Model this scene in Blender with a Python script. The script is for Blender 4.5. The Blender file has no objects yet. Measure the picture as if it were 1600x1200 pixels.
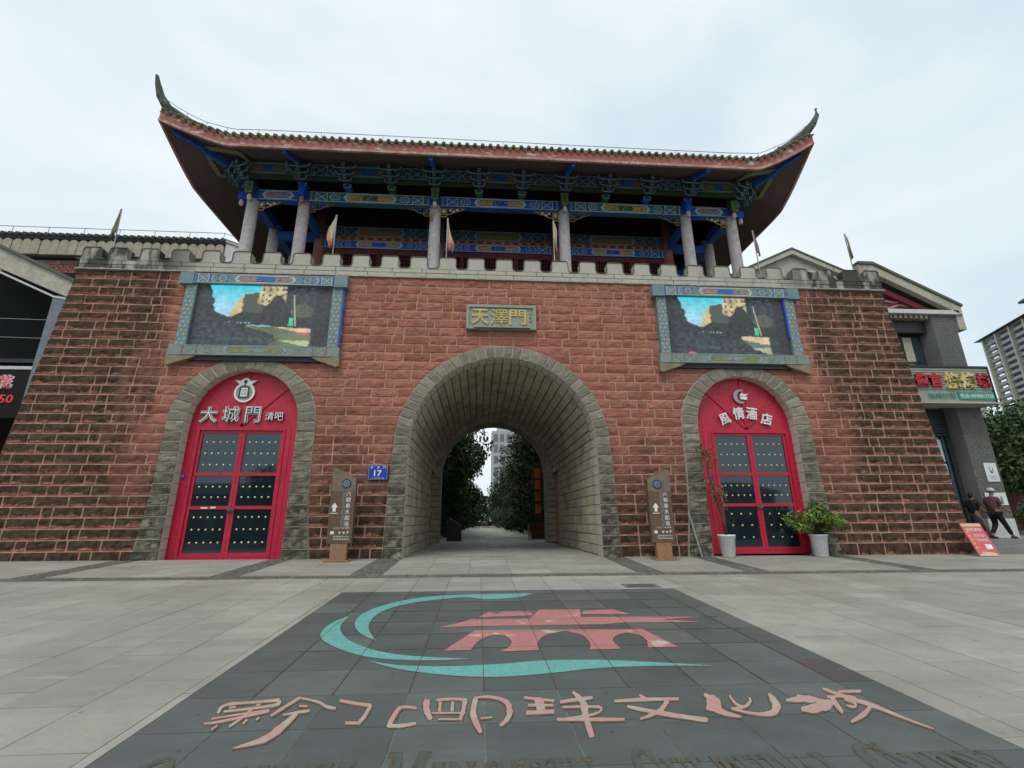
import bpy, bmesh, math, random
from mathutils import Vector, Matrix, noise
from math import sin, cos, pi, sqrt, radians, atan2, hypot
random.seed(7)
sc = bpy.context.scene
COL = sc.collection

# ------------------------------------------------------------------ camera, sky, sun, exposure
cam = bpy.data.cameras.new('camera'); cob = bpy.data.objects.new('camera', cam); COL.objects.link(cob)
CAMP = Vector((-.80, -15.45, 1.1))
PITCH, YAW, ROLL = .2854, .071, -.0074
fw = Vector((sin(YAW)*cos(PITCH), cos(YAW)*cos(PITCH), sin(PITCH))); rt = Vector((cos(YAW), -sin(YAW), 0)); up = rt.cross(fw)
r2 = cos(ROLL)*rt + sin(ROLL)*up; u2 = -sin(ROLL)*rt + cos(ROLL)*up
cob.matrix_world = Matrix(((r2.x, u2.x, -fw.x, CAMP.x), (r2.y, u2.y, -fw.y, CAMP.y), (r2.z, u2.z, -fw.z, CAMP.z), (0, 0, 0, 1)))
cam.sensor_width = 36; cam.lens = 728/1600*36; cam.clip_start = .05; cam.clip_end = 1500
sc.camera = cob
SUN_EL, SUN_ROT = radians(58), radians(200)
w = bpy.data.worlds.new('World'); sc.world = w; w.use_nodes = True
nt = w.node_tree; nt.nodes.clear()
def wn(t, **k):
    n = nt.nodes.new(t)
    for a, b in k.items(): setattr(n, a, b)
    return n
wo = wn('ShaderNodeOutputWorld'); bg = wn('ShaderNodeBackground'); sky = wn('ShaderNodeTexSky', sky_type='NISHITA', sun_disc=False, sun_elevation=SUN_EL, sun_rotation=SUN_ROT)
sky.air_density = 1.2; sky.dust_density = 3
tc = wn('ShaderNodeTexCoord'); mp = wn('ShaderNodeMapping'); mp.inputs['Scale'].default_value = (1, 1, 2.2)
n1 = wn('ShaderNodeTexNoise'); n1.inputs['Scale'].default_value = 1.7; n1.inputs['Detail'].default_value = 6; n1.inputs['Roughness'].default_value = .5; n1.inputs['Distortion'].default_value = .4
cr = wn('ShaderNodeValToRGB'); cr.color_ramp.elements[0].position = .32; cr.color_ramp.elements[0].color = (5.5, 6.6, 7.3, 1); cr.color_ramp.elements[1].position = .62; cr.color_ramp.elements[1].color = (7.7, 8.3, 8.4, 1)
mx = wn('ShaderNodeMixRGB'); mx.inputs[0].default_value = .88
L = nt.links
L.new(tc.outputs['Generated'], mp.inputs['Vector']); L.new(mp.outputs[0], n1.inputs['Vector']); L.new(n1.outputs['Fac'], cr.inputs[0])
L.new(sky.outputs[0], mx.inputs[1]); L.new(cr.outputs[0], mx.inputs[2]); L.new(mx.outputs[0], bg.inputs[0]); L.new(bg.outputs[0], wo.inputs[0])
bg.inputs[1].default_value = .1
sun = bpy.data.lights.new('sun', 'SUN'); sun.energy = 1.3; sun.angle = radians(24); sun.color = (1, .96, .9)
so = bpy.data.objects.new('sun', sun); COL.objects.link(so)
# sun direction: sky rotation measured from +Y, clockwise seen from above
so.rotation_euler = Vector((-sin(SUN_ROT)*cos(SUN_EL), -cos(SUN_ROT)*cos(SUN_EL), -sin(SUN_EL))).to_track_quat('-Z', 'Y').to_euler()
sc.view_settings.view_transform = 'Standard'; sc.view_settings.look = 'None'; sc.view_settings.gamma = 1; sc.view_settings.exposure = .36
sc.view_settings.use_curve_mapping = False
sc.render.engine = 'CYCLES'

# ------------------------------------------------------------------ materials
MATS = {}
def newmat(name):
    m = bpy.data.materials.new(name); m.use_nodes = True; MATS[name] = m
    t = m.node_tree; b = t.nodes['Principled BSDF']
    return m, t, b
def nd(t, typ, ins=None, **k):
    n = t.nodes.new(typ)
    for a, b in k.items(): setattr(n, a, b)
    for a, b in (ins or {}).items():
        if hasattr(b, 'is_output'): t.links.new(b, n.inputs[a])
        else: n.inputs[a].default_value = b
    return n
def c4(c): return (c[0], c[1], c[2], 1)
def noise_n(t, scale, detail=4, vec=None, rough=.55, stretch=None):
    if vec is None: vec = nd(t, 'ShaderNodeNewGeometry').outputs['Position']
    if stretch: vec = nd(t, 'ShaderNodeMapping', {'Vector': vec, 'Scale': stretch}).outputs[0]
    return nd(t, 'ShaderNodeTexNoise', {'Vector': vec, 'Scale': scale, 'Detail': detail, 'Roughness': rough}).outputs['Fac']
def ramp(t, fac, a, b, ca=(0, 0, 0), cb=(1, 1, 1)):
    n = nd(t, 'ShaderNodeValToRGB', {'Fac': fac}); e = n.color_ramp.elements
    e[0].position, e[0].color, e[1].position, e[1].color = a, c4(ca), b, c4(cb)
    return n.outputs[0]
def mix(t, fac, a, b, mode='MIX'):
    n = nd(t, 'ShaderNodeMixRGB', blend_type=mode)
    for i, v in enumerate((fac, a, b)):
        if hasattr(v, 'is_output'): t.links.new(v, n.inputs[i])
        else: n.inputs[i].default_value = v if i == 0 else c4(v)
    return n.outputs[0]
def math_n(t, op, a, b=0., c=0., clamp=False):
    n = nd(t, 'ShaderNodeMath', operation=op, use_clamp=clamp)
    for i, v in enumerate((a, b, c)):
        if hasattr(v, 'is_output'): t.links.new(v, n.inputs[i])
        else: n.inputs[i].default_value = v
    return n.outputs[0]
def mapr(t, v, a, b, c=0., d=1.):
    return nd(t, 'ShaderNodeMapRange', {'Value': v, 'From Min': a, 'From Max': b, 'To Min': c, 'To Max': d}).outputs[0]
def attr(t, n): return nd(t, 'ShaderNodeAttribute', attribute_name=n).outputs['Fac']
def bump(t, b, h, strength=.4, dist=.02):
    n = nd(t, 'ShaderNodeBump', {'Height': h, 'Strength': strength, 'Distance': dist}); t.links.new(n.outputs[0], b.inputs['Normal'])
def simple(name, c, c2=None, scale=3., rough=.7, bmp=.25, bscale=40., spec=.3, metal=0., lo=.35, hi=.65, stretch=None, dirt=None, dist=.01):
    m, t, b = newmat(name)
    c2 = c2 or tuple(x*.72 for x in c)
    col = mix(t, ramp(t, noise_n(t, scale, 6, stretch=stretch), lo, hi), c, c2)
    col = mix(t, ramp(t, noise_n(t, scale*7, 4), .4, .75), col, tuple(x*.78 for x in c2))
    if dirt: col = mix(t, ramp(t, noise_n(t, dirt[1], 6, stretch=dirt[3] if len(dirt) > 3 else None), dirt[2], dirt[2]+.1), col, dirt[0])
    t.links.new(col, b.inputs['Base Color'])
    b.inputs['Roughness'].default_value = rough; b.inputs['Specular IOR Level'].default_value = spec; b.inputs['Metallic'].default_value = metal
    if bmp: bump(t, b, noise_n(t, bscale, 3), bmp, dist)
    return m
def emit(name, c, s=1.):
    m, t, b = newmat(name)
    b.inputs['Base Color'].default_value = (.02, .02, .022, 1); b.inputs['Roughness'].default_value = .5
    p = nd(t, 'ShaderNodeNewGeometry').outputs['Position']
    wv = nd(t, 'ShaderNodeTexWave', {'Vector': p, 'Scale': 6., 'Distortion': .5}, bands_direction='X').outputs['Fac']
    f = math_n(t, 'MULTIPLY', mapr(t, wv, 0, 1, .82, 1.), mapr(t, noise_n(t, 5, 4), .3, .7, .75, 1.1))
    col = mix(t, 1., c, f, 'MULTIPLY')
    t.links.new(col, b.inputs['Emission Color']); b.inputs['Emission Strength'].default_value = s
    return m

# rock-faced masonry: each stone carries v (0 foot .. 1 top of its own face) and rnd (its own tone)
def stone_mat(name, cols, mortar, weather, fine=22.):
    m, t, b = newmat(name)
    r = attr(t, 'rnd'); v = attr(t, 'v'); e = attr(t, 'edge')
    pos = nd(t, 'ShaderNodeNewGeometry').outputs['Position']
    sx = nd(t, 'ShaderNodeSeparateXYZ', {'Vector': pos})
    cn = nd(t, 'ShaderNodeValToRGB', {'Fac': r}); el = cn.color_ramp.elements
    el[0].color = c4(cols[0]); el[1].color = c4(cols[-1])
    for i, c in enumerate(cols[1:-1]):
        q = el.new((i+1)/(len(cols)-1)); q.color = c4(c)
    col = mix(t, mapr(t, noise_n(t, 7, 5), .3, .7), cn.outputs[0], tuple(x*1.25 for x in cols[0]), 'MIX')
    col = mix(t, .55, cn.outputs[0], col)
    col = mix(t, ramp(t, noise_n(t, fine*1.6, 3), .5, .72), col, tuple(x*.45 for x in cols[0]))
    ax = math_n(t, 'ABSOLUTE', sx.outputs['X'])
    if weather == 'wall':
        side = mapr(t, math_n(t, 'ADD', ax, mapr(t, noise_n(t, 1.2, 4, stretch=(1, 1, .25)), .3, .7, -1.1, 1.1)), 10.9, 12.6)
        low = mapr(t, math_n(t, 'ADD', sx.outputs['Z'], mapr(t, noise_n(t, .9, 4), .3, .7, -.9, .9)), 4.9, 1.3)
        st = math_n(t, 'MAXIMUM', math_n(t, 'MULTIPLY', side, .95), math_n(t, 'MULTIPLY', low, .97))
        big = mapr(t, noise_n(t, 2.3, 5), .33, .67, -.38, .38)
        streak = mapr(t, noise_n(t, 1.1, 5, stretch=(1.6, 1, .12)), .5, .68, 0, .3)
        st = math_n(t, 'ADD', st, math_n(t, 'MULTIPLY', streak, .8), clamp=True)
        run = math_n(t, 'MULTIPLY', mapr(t, math_n(t, 'ABSOLUTE', math_n(t, 'SUBTRACT', math_n(t, 'ADD', ax, mapr(t, noise_n(t, 1.4, 4), .3, .7, -.5, .5)), math_n(t, 'ADD', 12.1, math_n(t, 'MULTIPLY', sx.outputs['Z'], -.0)))), .75, .25), mapr(t, math_n(t, 'ADD', sx.outputs['Z'], mapr(t, noise_n(t, .8, 3), .3, .7, -1.5, 1.5)), 4.5, 7.), clamp=True)
        # soot and lichen settle on the upper part of every rough face
        prof = mapr(t, v, .02, .48, -.40, .72)
        k = math_n(t, 'ADD', math_n(t, 'ADD', prof, big), math_n(t, 'SUBTRACT', mapr(t, noise_n(t, 11, 4), .3, .7, -.35, .35), math_n(t, 'MULTIPLY', e, .35)))
        k = mapr(t, k, -.36, .12)
        k = math_n(t, 'MULTIPLY', k, st, clamp=True)
        k = math_n(t, 'MAXIMUM', k, math_n(t, 'MULTIPLY', run, mapr(t, noise_n(t, 9, 5), .3, .6, .35, 1.)), clamp=True)
        col = mix(t, math_n(t, 'MULTIPLY', k, .97), col, mix(t, mapr(t, noise_n(t, 6, 3), .35, .65), (.028, .019, .014), (.066, .050, .034)))
    elif weather == 'ring':
        low = mapr(t, math_n(t, 'ADD', sx.outputs['Z'], mapr(t, noise_n(t, 1.5, 4), .3, .7, -.8, .8)), 4.6, 1.2)
        k = math_n(t, 'MULTIPLY', low, mapr(t, math_n(t, 'ADD', mapr(t, noise_n(t, 5, 5), .3, .7), math_n(t, 'MULTIPLY', v, .6)), .35, 1.0), clamp=True)
        col = mix(t, math_n(t, 'MULTIPLY', k, .88), col, (.035, .036, .028))
    elif weather == 'parapet':
        s = math_n(t, 'MULTIPLY', mapr(t, ax, 10.4, 12.0), mapr(t, noise_n(t, 1.5, 5, stretch=(1.1, 1, .35)), .38, .50), clamp=True)
        col = mix(t, math_n(t, 'MULTIPLY', s, .9), col, (.03, .032, .026))
        s2 = mapr(t, noise_n(t, 2.2, 5, stretch=(1, 1, .5)), .56, .72)
        col = mix(t, math_n(t, 'MULTIPLY', s2, .35), col, (.16, .15, .12))
    elif weather == 'lining':
        s = mapr(t, noise_n(t, 1.3, 5), .45, .7)
        col = mix(t, math_n(t, 'MULTIPLY', s, .5), col, (.1, .09, .075))
    col = mix(t, mapr(t, e, .5, 1., 0, .85), col, mortar)
    t.links.new(col, b.inputs['Base Color'])
    b.inputs['Roughness'].default_value = .92; b.inputs['Specular IOR Level'].default_value = .15
    bump(t, b, math_n(t, 'ADD', noise_n(t, fine, 5, rough=.65), math_n(t, 'MULTIPLY', noise_n(t, fine*3, 3), .5)), .5, .04)
    return m
stone_mat('red_stone', [(.27, .105, .072), (.365, .145, .102), (.44, .19, .142), (.335, .152, .114)], (.52, .325, .24), 'wall')
stone_mat('arch_stone', [(.175, .162, .125), (.25, .232, .18), (.325, .305, .24)], (.52, .485, .41), 'ring')
stone_mat('lining_stone', [(.43, .39, .295), (.50, .455, .35), (.56, .515, .40)], (.22, .21, .17), 'lining')
stone_mat('parapet_stone', [(.41, .40, .34), (.44, .43, .37), (.48, .465, .40)], (.25, .24, .21), 'parapet', 30.)
simple('mortar', (.54, .33, .26), (.46, .275, .215), 2., .95, .3, 60, .1)
simple('dark_joint', (.14, .13, .11), None, 3, .95)
simple('ledge', (.48, .46, .41), (.3, .29, .25), 2, .9)

def slab_mat(name, cols, rough, spots, streaks, seam=None):
    m, t, b = newmat(name)
    r = attr(t, 'rnd')
    cn = nd(t, 'ShaderNodeValToRGB', {'Fac': r}); el = cn.color_ramp.elements
    el[0].color = c4(cols[0]); el[1].color = c4(cols[1])
    col = cn.outputs[0]
    col = mix(t, mapr(t, noise_n(t, 1.1, 6, stretch=(.5, 1.6, 1)), .35, .7, 0, .55), col, tuple(x*.72 for x in cols[0]))
    col = mix(t, mapr(t, noise_n(t, 3.4, 7, rough=.7), .5, .78, 0, .5), col, spots)
    col = mix(t, mapr(t, noise_n(t, 70, 3), .5, .75, 0, .4), col, tuple(x*.55 for x in cols[0]))
    col = mix(t, mapr(t, noise_n(t, 2.0, 8, rough=.75, stretch=(.35, 2.4, 1)), .60, .70, 0, streaks[1]), col, streaks[0])
    sp = nd(t, 'ShaderNodeTexVoronoi', {'Vector': nd(t, 'ShaderNodeNewGeometry').outputs['Position'], 'Scale': 3.1, 'Randomness': 1.})
    col = mix(t, math_n(t, 'MULTIPLY', mapr(t, sp.outputs['Distance'], .075, .05), .55, clamp=True), col, tuple(x*.35 for x in cols[0]))
    col = mix(t, mapr(t, noise_n(t, .45, 5), .5, .68, 0, .35), col, tuple(x*.62 for x in cols[0]))
    t.links.new(col, b.inputs['Base Color'])
    rg = mapr(t, noise_n(t, 2.5, 5), .3, .7, rough-.1, rough+.12); t.links.new(rg, b.inputs['Roughness'])
    b.inputs['Specular IOR Level'].default_value = .4
    bump(t, b, noise_n(t, 55, 4), .25, .006)
    return m
slab_mat('paving', [(.285, .28, .24), (.375, .37, .32)], .62, (.16, .155, .13), ((.46, .46, .41), .5))
slab_mat('dark_paving', [(.080, .096, .093), (.132, .15, .145)], .5, (.12, .135, .13), ((.22, .24, .235), .45))
slab_mat('dark_red_paving', [(.085, .082, .082), (.09, .085, .085)], .5, (.1, .08, .08), ((.2, .18, .18), .3))
slab_mat('cobble', [(.085, .085, .072), (.17, .165, .14)], .75, (.2, .19, .16), ((.2, .2, .18), .2))
simple('ground_bed', (.17, .17, .148), (.12, .12, .1), 2, .9, .3, 30)
simple('joint_light', (.30, .315, .29), (.16, .17, .16), 4, .9)
simple('teal_inlay', (.15, .42, .385), (.125, .36, .335), 4, .5, .2, 40, .35, lo=.3, hi=.7, dirt=((.2, .35, .3), 3, .62))
simple('pink_inlay', (.47, .195, .195), (.40, .175, .17), 4, .6, .2, 40, .3, dirt=((.5, .4, .36), 3, .60))
simple('char_inlay', (.46, .235, .225), (.39, .31, .26), 2.5, .65, .2, 40, .3, dirt=((.38, .33, .27), 5, .55))
simple('inlay_rim', (.07, .05, .032), (.13, .095, .06), 8, .8)
simple('engraved', (.14, .11, .075), (.065, .06, .045), 8, .8)
simple('red_paint', (.50, .013, .048), (.43, .011, .04), 1.5, .42, .06, 30, .45, dirt=((.3, .02, .03), 2.2, .66))
simple('red_paint_dark', (.30, .008, .02), None, 2, .5)
m, t, b = newmat('door_glass'); b.inputs['Base Color'].default_value = (.010, .018, .022, 1); b.inputs['Roughness'].default_value = .03; b.inputs['IOR'].default_value = 1.8; b.inputs['Specular Tint'].default_value = (.75, .9, 1, 1)
bump(t, b, noise_n(t, 1.3, 2), .05, .02)
m, t, b = newmat('window_glass'); b.inputs['Base Color'].default_value = (.03, .045, .055, 1); b.inputs['Roughness'].default_value = .06; b.inputs['IOR'].default_value = 1.7
simple('brass', (.74, .64, .42), (.6, .5, .3), 6, .3, .1, 40, .6, .5)
simple('chrome', (.7, .72, .74), (.5, .52, .55), 6, .3, .05, 30, .5, .85)
simple('white_letter', (.80, .82, .80), (.7, .73, .72), 6, .45, 0)
simple('dark_letter', (.03, .05, .05), None, 6, .5, 0)
simple('grey_letter', (.35, .42, .42), None, 6, .5, 0)
simple('whitewash', (.74, .68, .66), (.65, .57, .56), 1.0, .8, .08, 25, .2, dirt=((.40, .20, .20), .8, .60, (1, 1, .8)))
simple('column_red', (.27, .085, .08), (.36, .19, .18), 1.2, .8, .25, 25, .2)
simple('soffit', (.165, .125, .118), (.13, .10, .097), 2.5, .8, .4, 30, .2, stretch=(3, .5, 1))
simple('fascia', (.36, .105, .09), (.30, .12, .10), 1.6, .8, .35, 22, .2, dirt=((.52, .43, .37), 1.7, .555, (.8, 1, 2.0)))
simple('fascia_edge', (.50, .40, .34), (.36, .15, .12), 1.1, .85, .35, 22, .2)
simple('roof_tile', (.15, .155, .11), (.09, .10, .06), 2.5, .9, .5, 25, .15, dirt=((.16, .17, .055), 3, .52))
simple('ridge_tile', (.13, .14, .125), (.07, .08, .07), 3, .9, .5, 25, .15, dirt=((.25, .26, .2), 5, .6))
simple('beam_blue', (.035, .14, .50), (.028, .11, .40), 3, .6, .2, 30, .3)
simple('beam_teal', (.06, .205, .32), (.045, .155, .25), 3, .65, .2, 30, .3)
simple('beam_dark', (.05, .12, .21), (.04, .09, .14), 3, .7, .2, 30, .3)
simple('bright_blue', (.02, .10, .62), (.016, .08, .5), 3, .5, .1, 30, .35)
simple('pale_line', (.66, .72, .68), (.5, .6, .58), 4, .7, 0)
simple('mute_line', (.34, .45, .47), (.26, .36, .39), 4, .7, 0)
simple('gold_paint', (.60, .40, .10), (.45, .27, .07), 7, .6, .2, 40)
simple('mute_gold', (.30, .21, .07), (.2, .15, .06), 7, .7, .2, 40)
simple('green_paint', (.05, .16, .05), (.035, .11, .04), 5, .65, .1)
simple('strip_green', (.05, .085, .045), (.035, .06, .035), 3, .7, .2)
simple('olive_paint', (.27, .27, .12), (.21, .21, .10), 3, .7, .2)
simple('pinkish_paint', (.42, .25, .2), (.3, .2, .2), 9, .7, .1)
simple('red_trim', (.33, .03, .025), (.25, .03, .025), 4, .6, .1)
simple('bracket_body', (.035, .095, .22), (.035, .085, .09), 3, .7, .2)
simple('dark_wood', (.03, .02, .018), None, 3, .8)
simple('maroon_wood', (.16, .04, .035), (.11, .03, .03), 2, .75)
simple('frame_teal', (.19, .27, .29), (.145, .21, .23), 4, .6, .2, 40)
simple('frame_grey', (.25, .30, .27), (.19, .23, .21), 4, .6, .2, 40)
simple('stone_ochre', (.30, .25, .16), (.2, .17, .11), 5, .85, .5, 20)
simple('screen_off', (.018, .020, .024), None, 3, .4, 0)
simple('plaque_stone', (.33, .355, .30), (.27, .295, .255), 5, .85, .3)
simple('plaque_gold', (.60, .47, .17), (.5, .38, .12), 8, .5, .1)
simple('plate_blue', (.012, .045, .40), (.012, .04, .33), 8, .35, 0, spec=.5)
simple('kiosk_brown', (.135, .088, .054), (.11, .072, .046), 1.2, .42, .05, 30, .45)
simple('kiosk_top', (.20, .16, .12), (.16, .125, .09), 1.2, .42, .05, 30, .45)
simple('kiosk_wood', (.33, .19, .11), (.27, .15, .09), 2, .6, .1, 30)
simple('kiosk_blue', (.05, .10, .17), (.03, .06, .11), 3, .4, 0)
simple('pot_white', (.74, .76, .75), (.58, .63, .65), 9, .35, .1, 30, .5)
simple('pot_blue', (.02, .03, .11), None, 5, .4)
simple('soil', (.03, .022, .016), None, 8, .95)
simple('bark', (.12, .09, .065), (.07, .05, .04), 6, .9, .5, 20)
simple('flag_cream', (.58, .50, .34), (.50, .40, .27), 5, .8, .1)
simple('flag_red', (.40, .12, .09), (.42, .2, .14), 5, .8, .1)
simple('flag_dark', (.16, .17, .17), (.3, .28, .15), 4, .8, .1)
simple('pole_metal', (.40, .40, .38), None, 5, .5, 0, metal=.4)
simple('wire', (.06, .06, .06), None, 5, .6, 0)
def leafmat(name, a, b2, c):
    m, t, b = newmat(name); r = attr(t, 'rnd')
    n = nd(t, 'ShaderNodeValToRGB', {'Fac': r}); e = n.color_ramp.elements; e[0].color = c4(a); e[1].color = c4(c); q = e.new(.5); q.color = c4(b2)
    t.links.new(n.outputs[0], b.inputs['Base Color']); b.inputs['Roughness'].default_value = .55; b.inputs['Specular IOR Level'].default_value = .25
    return m
leafmat('leaf_dark', (.009, .023, .007), (.02, .046, .013), (.05, .09, .026))
leafmat('leaf_mid', (.022, .045, .014), (.042, .082, .024), (.08, .13, .04))
leafmat('leaf_light', (.06, .11, .02), (.11, .18, .035), (.20, .26, .07))
leafmat('leaf_dry', (.11, .09, .03), (.17, .13, .06), (.24, .10, .07))
simple('grey_brick', (.155, .155, .145), (.12, .12, .115), 2, .9, .3, 30)
simple('grey_plaster', (.24, .25, .24), (.2, .205, .2), 2, .9, .2)
simple('white_plaster', (.58, .60, .58), (.48, .5, .49), 2, .8, .15)
simple('cream_plaster', (.46, .44, .36), (.36, .34, .28), 1.5, .85, .2, dirt=((.22, .21, .17), 1.2, .62, (1.5, 1, .4)))
simple('beige_wall', (.40, .38, .33), (.33, .31, .28), 1.5, .85, .2)
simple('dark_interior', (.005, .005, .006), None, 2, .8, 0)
simple('dark_frame', (.035, .04, .045), None, 3, .5, 0)
simple('blue_grey_pier', (.20, .23, .27), (.15, .17, .2), 2, .8, .2)
simple('gable_red', (.17, .022, .032), (.13, .02, .028), 2, .7, .2)
simple('sign_green', (.05, .30, .22), (.04, .25, .19), 6, .5, 0)
simple('sign_rib', (.33, .37, .33), (.26, .3, .27), 5, .55, 0)
simple('letter_red', (.50, .02, .035), (.42, .02, .03), 6, .5, 0)
simple('letter_yellow', (.70, .58, .20), (.6, .5, .2), 6, .5, 0)
simple('paper_white', (.68, .72, .74), (.6, .65, .68), 4, .6, 0)
simple('poster_red', (.56, .07, .105), (.62, .16, .14), 2.5, .4, 0)
simple('poster_cream', (.75, .6, .42), None, 5, .5, 0)
simple('old_brick', (.26, .10, .08), (.2, .085, .07), 4, .9, .3, dirt=((.4, .36, .33), 6, .6))
simple('scallop', (.40, .365, .29), (.30, .27, .21), 3, .9, .4, 20)
simple('grey_roof', (.13, .14, .13), (.09, .1, .09), 2, .9, .4)
simple('tower_wall', (.42, .41, .42), (.36, .36, .38), .3, .8, 0)
simple('tower_floor', (.54, .54, .55), (.44, .43, .44), .5, .8, 0)
simple('tower_rib', (.56, .54, .45), None, .5, .8, 0)
simple('office_glass', (.17, .18, .20), (.14, .15, .17), .5, .4, 0)
simple('tower_glass', (.07, .09, .13), (.05, .06, .09), .5, .25, 0)
simple('orange_panel', (.50, .13, .015), (.40, .10, .012), 5, .5, 0)
simple('bench_wood', (.09, .045, .02), None, 4, .7)
simple('bench_metal', (.30, .31, .31), None, 4, .5)
simple('iron', (.10, .10, .10), (.15, .14, .13), 8, .6, .3, 40, .4, .5)
simple('cover_pale', (.36, .36, .33), (.25, .25, .23), 6, .7, .2)
simple('skin', (.32, .17, .12), None, 9, .6, 0)
simple('hair', (.012, .011, .01), None, 9, .6, 0)
simple('shirt_purple', (.15, .055, .085), (.12, .045, .07), 14, .85, .2)
simple('trousers_black', (.014, .014, .016), None, 6, .85)
simple('top_black', (.015, .018, .018), None, 6, .85)
simple('skirt_dark', (.04, .045, .05), (.02, .02, .022), 18, .85)
simple('cap_white', (.55, .57, .60), None, 9, .8)
simple('shoe', (.02, .02, .02), None, 9, .5, 0)
simple('sticker', (.75, .78, .74), None, 9, .5, 0)
m, t, b = newmat('led_picture'); b.inputs['Base Color'].default_value = (.02, .02, .022, 1); b.inputs['Roughness'].default_value = .5
t.links.new(nd(t, 'ShaderNodeAttribute', attribute_name='pix').outputs['Color'], b.inputs['Emission Color']); b.inputs['Emission Strength'].default_value = 1.05
emit('neon_red', (.55, .03, .04), .8); emit('neon_white', (.6, .5, .48), .55)

emit('caption_grey', (.10, .19, .19), .7)

# emblem outlines in metres on the plaza
EMB_TEAL=[[(0.281, -5.742), (0.074, -5.744), (-0.132, -5.747), (-0.337, -5.752), (-0.534, -5.761), (-0.729, -5.772), (-0.923, -5.789), (-1.117, -5.806), (-1.309, -5.828), (-1.496, -5.873), (-1.682, -5.946), (-1.86, -6.04), (-2.025, -6.162), (-2.174, -6.313), (-2.308, -6.485), (-2.423, -6.678), (-2.503, -6.852), (-2.566, -7.042), (-2.607, -7.246), (-2.619, -7.424), (-2.611, -7.61), (-2.587, -7.795), (-2.554, -7.927), (-2.508, -8.054), (-2.456, -8.174), (-2.401, -8.287), (-2.342, -8.39), (-2.28, -8.484), (-2.219, -8.557), (-2.157, -8.619), (-2.095, -8.681), (-2.147, -8.564), (-2.2, -8.443), (-2.251, -8.315), (-2.29, -8.199), (-2.324, -8.077), (-2.349, -7.952), (-2.372, -7.779), (-2.384, -7.602), (-2.383, -7.426), (-2.366, -7.257), (-2.334, -7.097), (-2.286, -6.951), (-2.199, -6.783), (-2.093, -6.636), (-1.976, -6.507), (-1.846, -6.398), (-1.706, -6.311), (-1.559, -6.236), (-1.384, -6.149), (-1.202, -6.075), (-1.014, -6.046), (-0.887, -6.099), (-0.763, -6.197), (-0.639, -6.251), (-0.436, -6.238), (-0.23, -6.182), (-0.021, -6.086), (0.08, -6.0), (0.179, -5.873)], [(-2.777, -7.351), (-2.826, -7.467), (-2.873, -7.578), (-2.907, -7.701), (-2.925, -7.844), (-2.931, -7.993), (-2.925, -8.143), (-2.913, -8.252), (-2.89, -8.362), (-2.855, -8.47), (-2.808, -8.572), (-2.753, -8.667), (-2.692, -8.751), (-2.581, -8.885), (-2.469, -9.005), (-2.358, -9.11), (-2.25, -9.202), (-2.142, -9.281), (-2.036, -9.344), (-1.922, -9.394), (-1.81, -9.429), (-1.699, -9.454), (-1.553, -9.481), (-1.409, -9.499), (-1.265, -9.509), (-1.132, -9.506), (-0.999, -9.495), (-0.864, -9.484), (-1.0, -9.462), (-1.137, -9.44), (-1.274, -9.412), (-1.424, -9.375), (-1.576, -9.332), (-1.73, -9.274), (-1.842, -9.218), (-1.956, -9.147), (-2.07, -9.061), (-2.181, -8.959), (-2.293, -8.84), (-2.404, -8.705), (-2.481, -8.593), (-2.554, -8.466), (-2.621, -8.328), (-2.674, -8.201), (-2.719, -8.065), (-2.751, -7.926), (-2.77, -7.739), (-2.773, -7.55)], [(-2.008, -9.468), (-1.893, -9.533), (-1.779, -9.596), (-1.668, -9.64), (-1.47, -9.683), (-1.275, -9.708), (-1.081, -9.719), (-0.897, -9.715), (-0.712, -9.697), (-0.525, -9.675), (-0.363, -9.649), (-0.199, -9.618), (-0.033, -9.599), (0.18, -9.595), (0.393, -9.604), (0.602, -9.624), (0.817, -9.658), (1.027, -9.703), (1.232, -9.75), (1.422, -9.794), (1.609, -9.84), (1.793, -9.886), (1.613, -9.872), (1.433, -9.858), (1.251, -9.85), (1.014, -9.846), (0.777, -9.849), (0.54, -9.866), (0.326, -9.904), (0.116, -9.955), (-0.088, -9.998), (-0.26, -10.027), (-0.428, -10.05), (-0.595, -10.058), (-0.752, -10.047), (-0.909, -10.021), (-1.066, -9.984), (-1.21, -9.941), (-1.356, -9.886), (-1.504, -9.823), (-1.604, -9.773), (-1.703, -9.714), (-1.804, -9.647), (-1.872, -9.593), (-1.939, -9.531)]]
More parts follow.
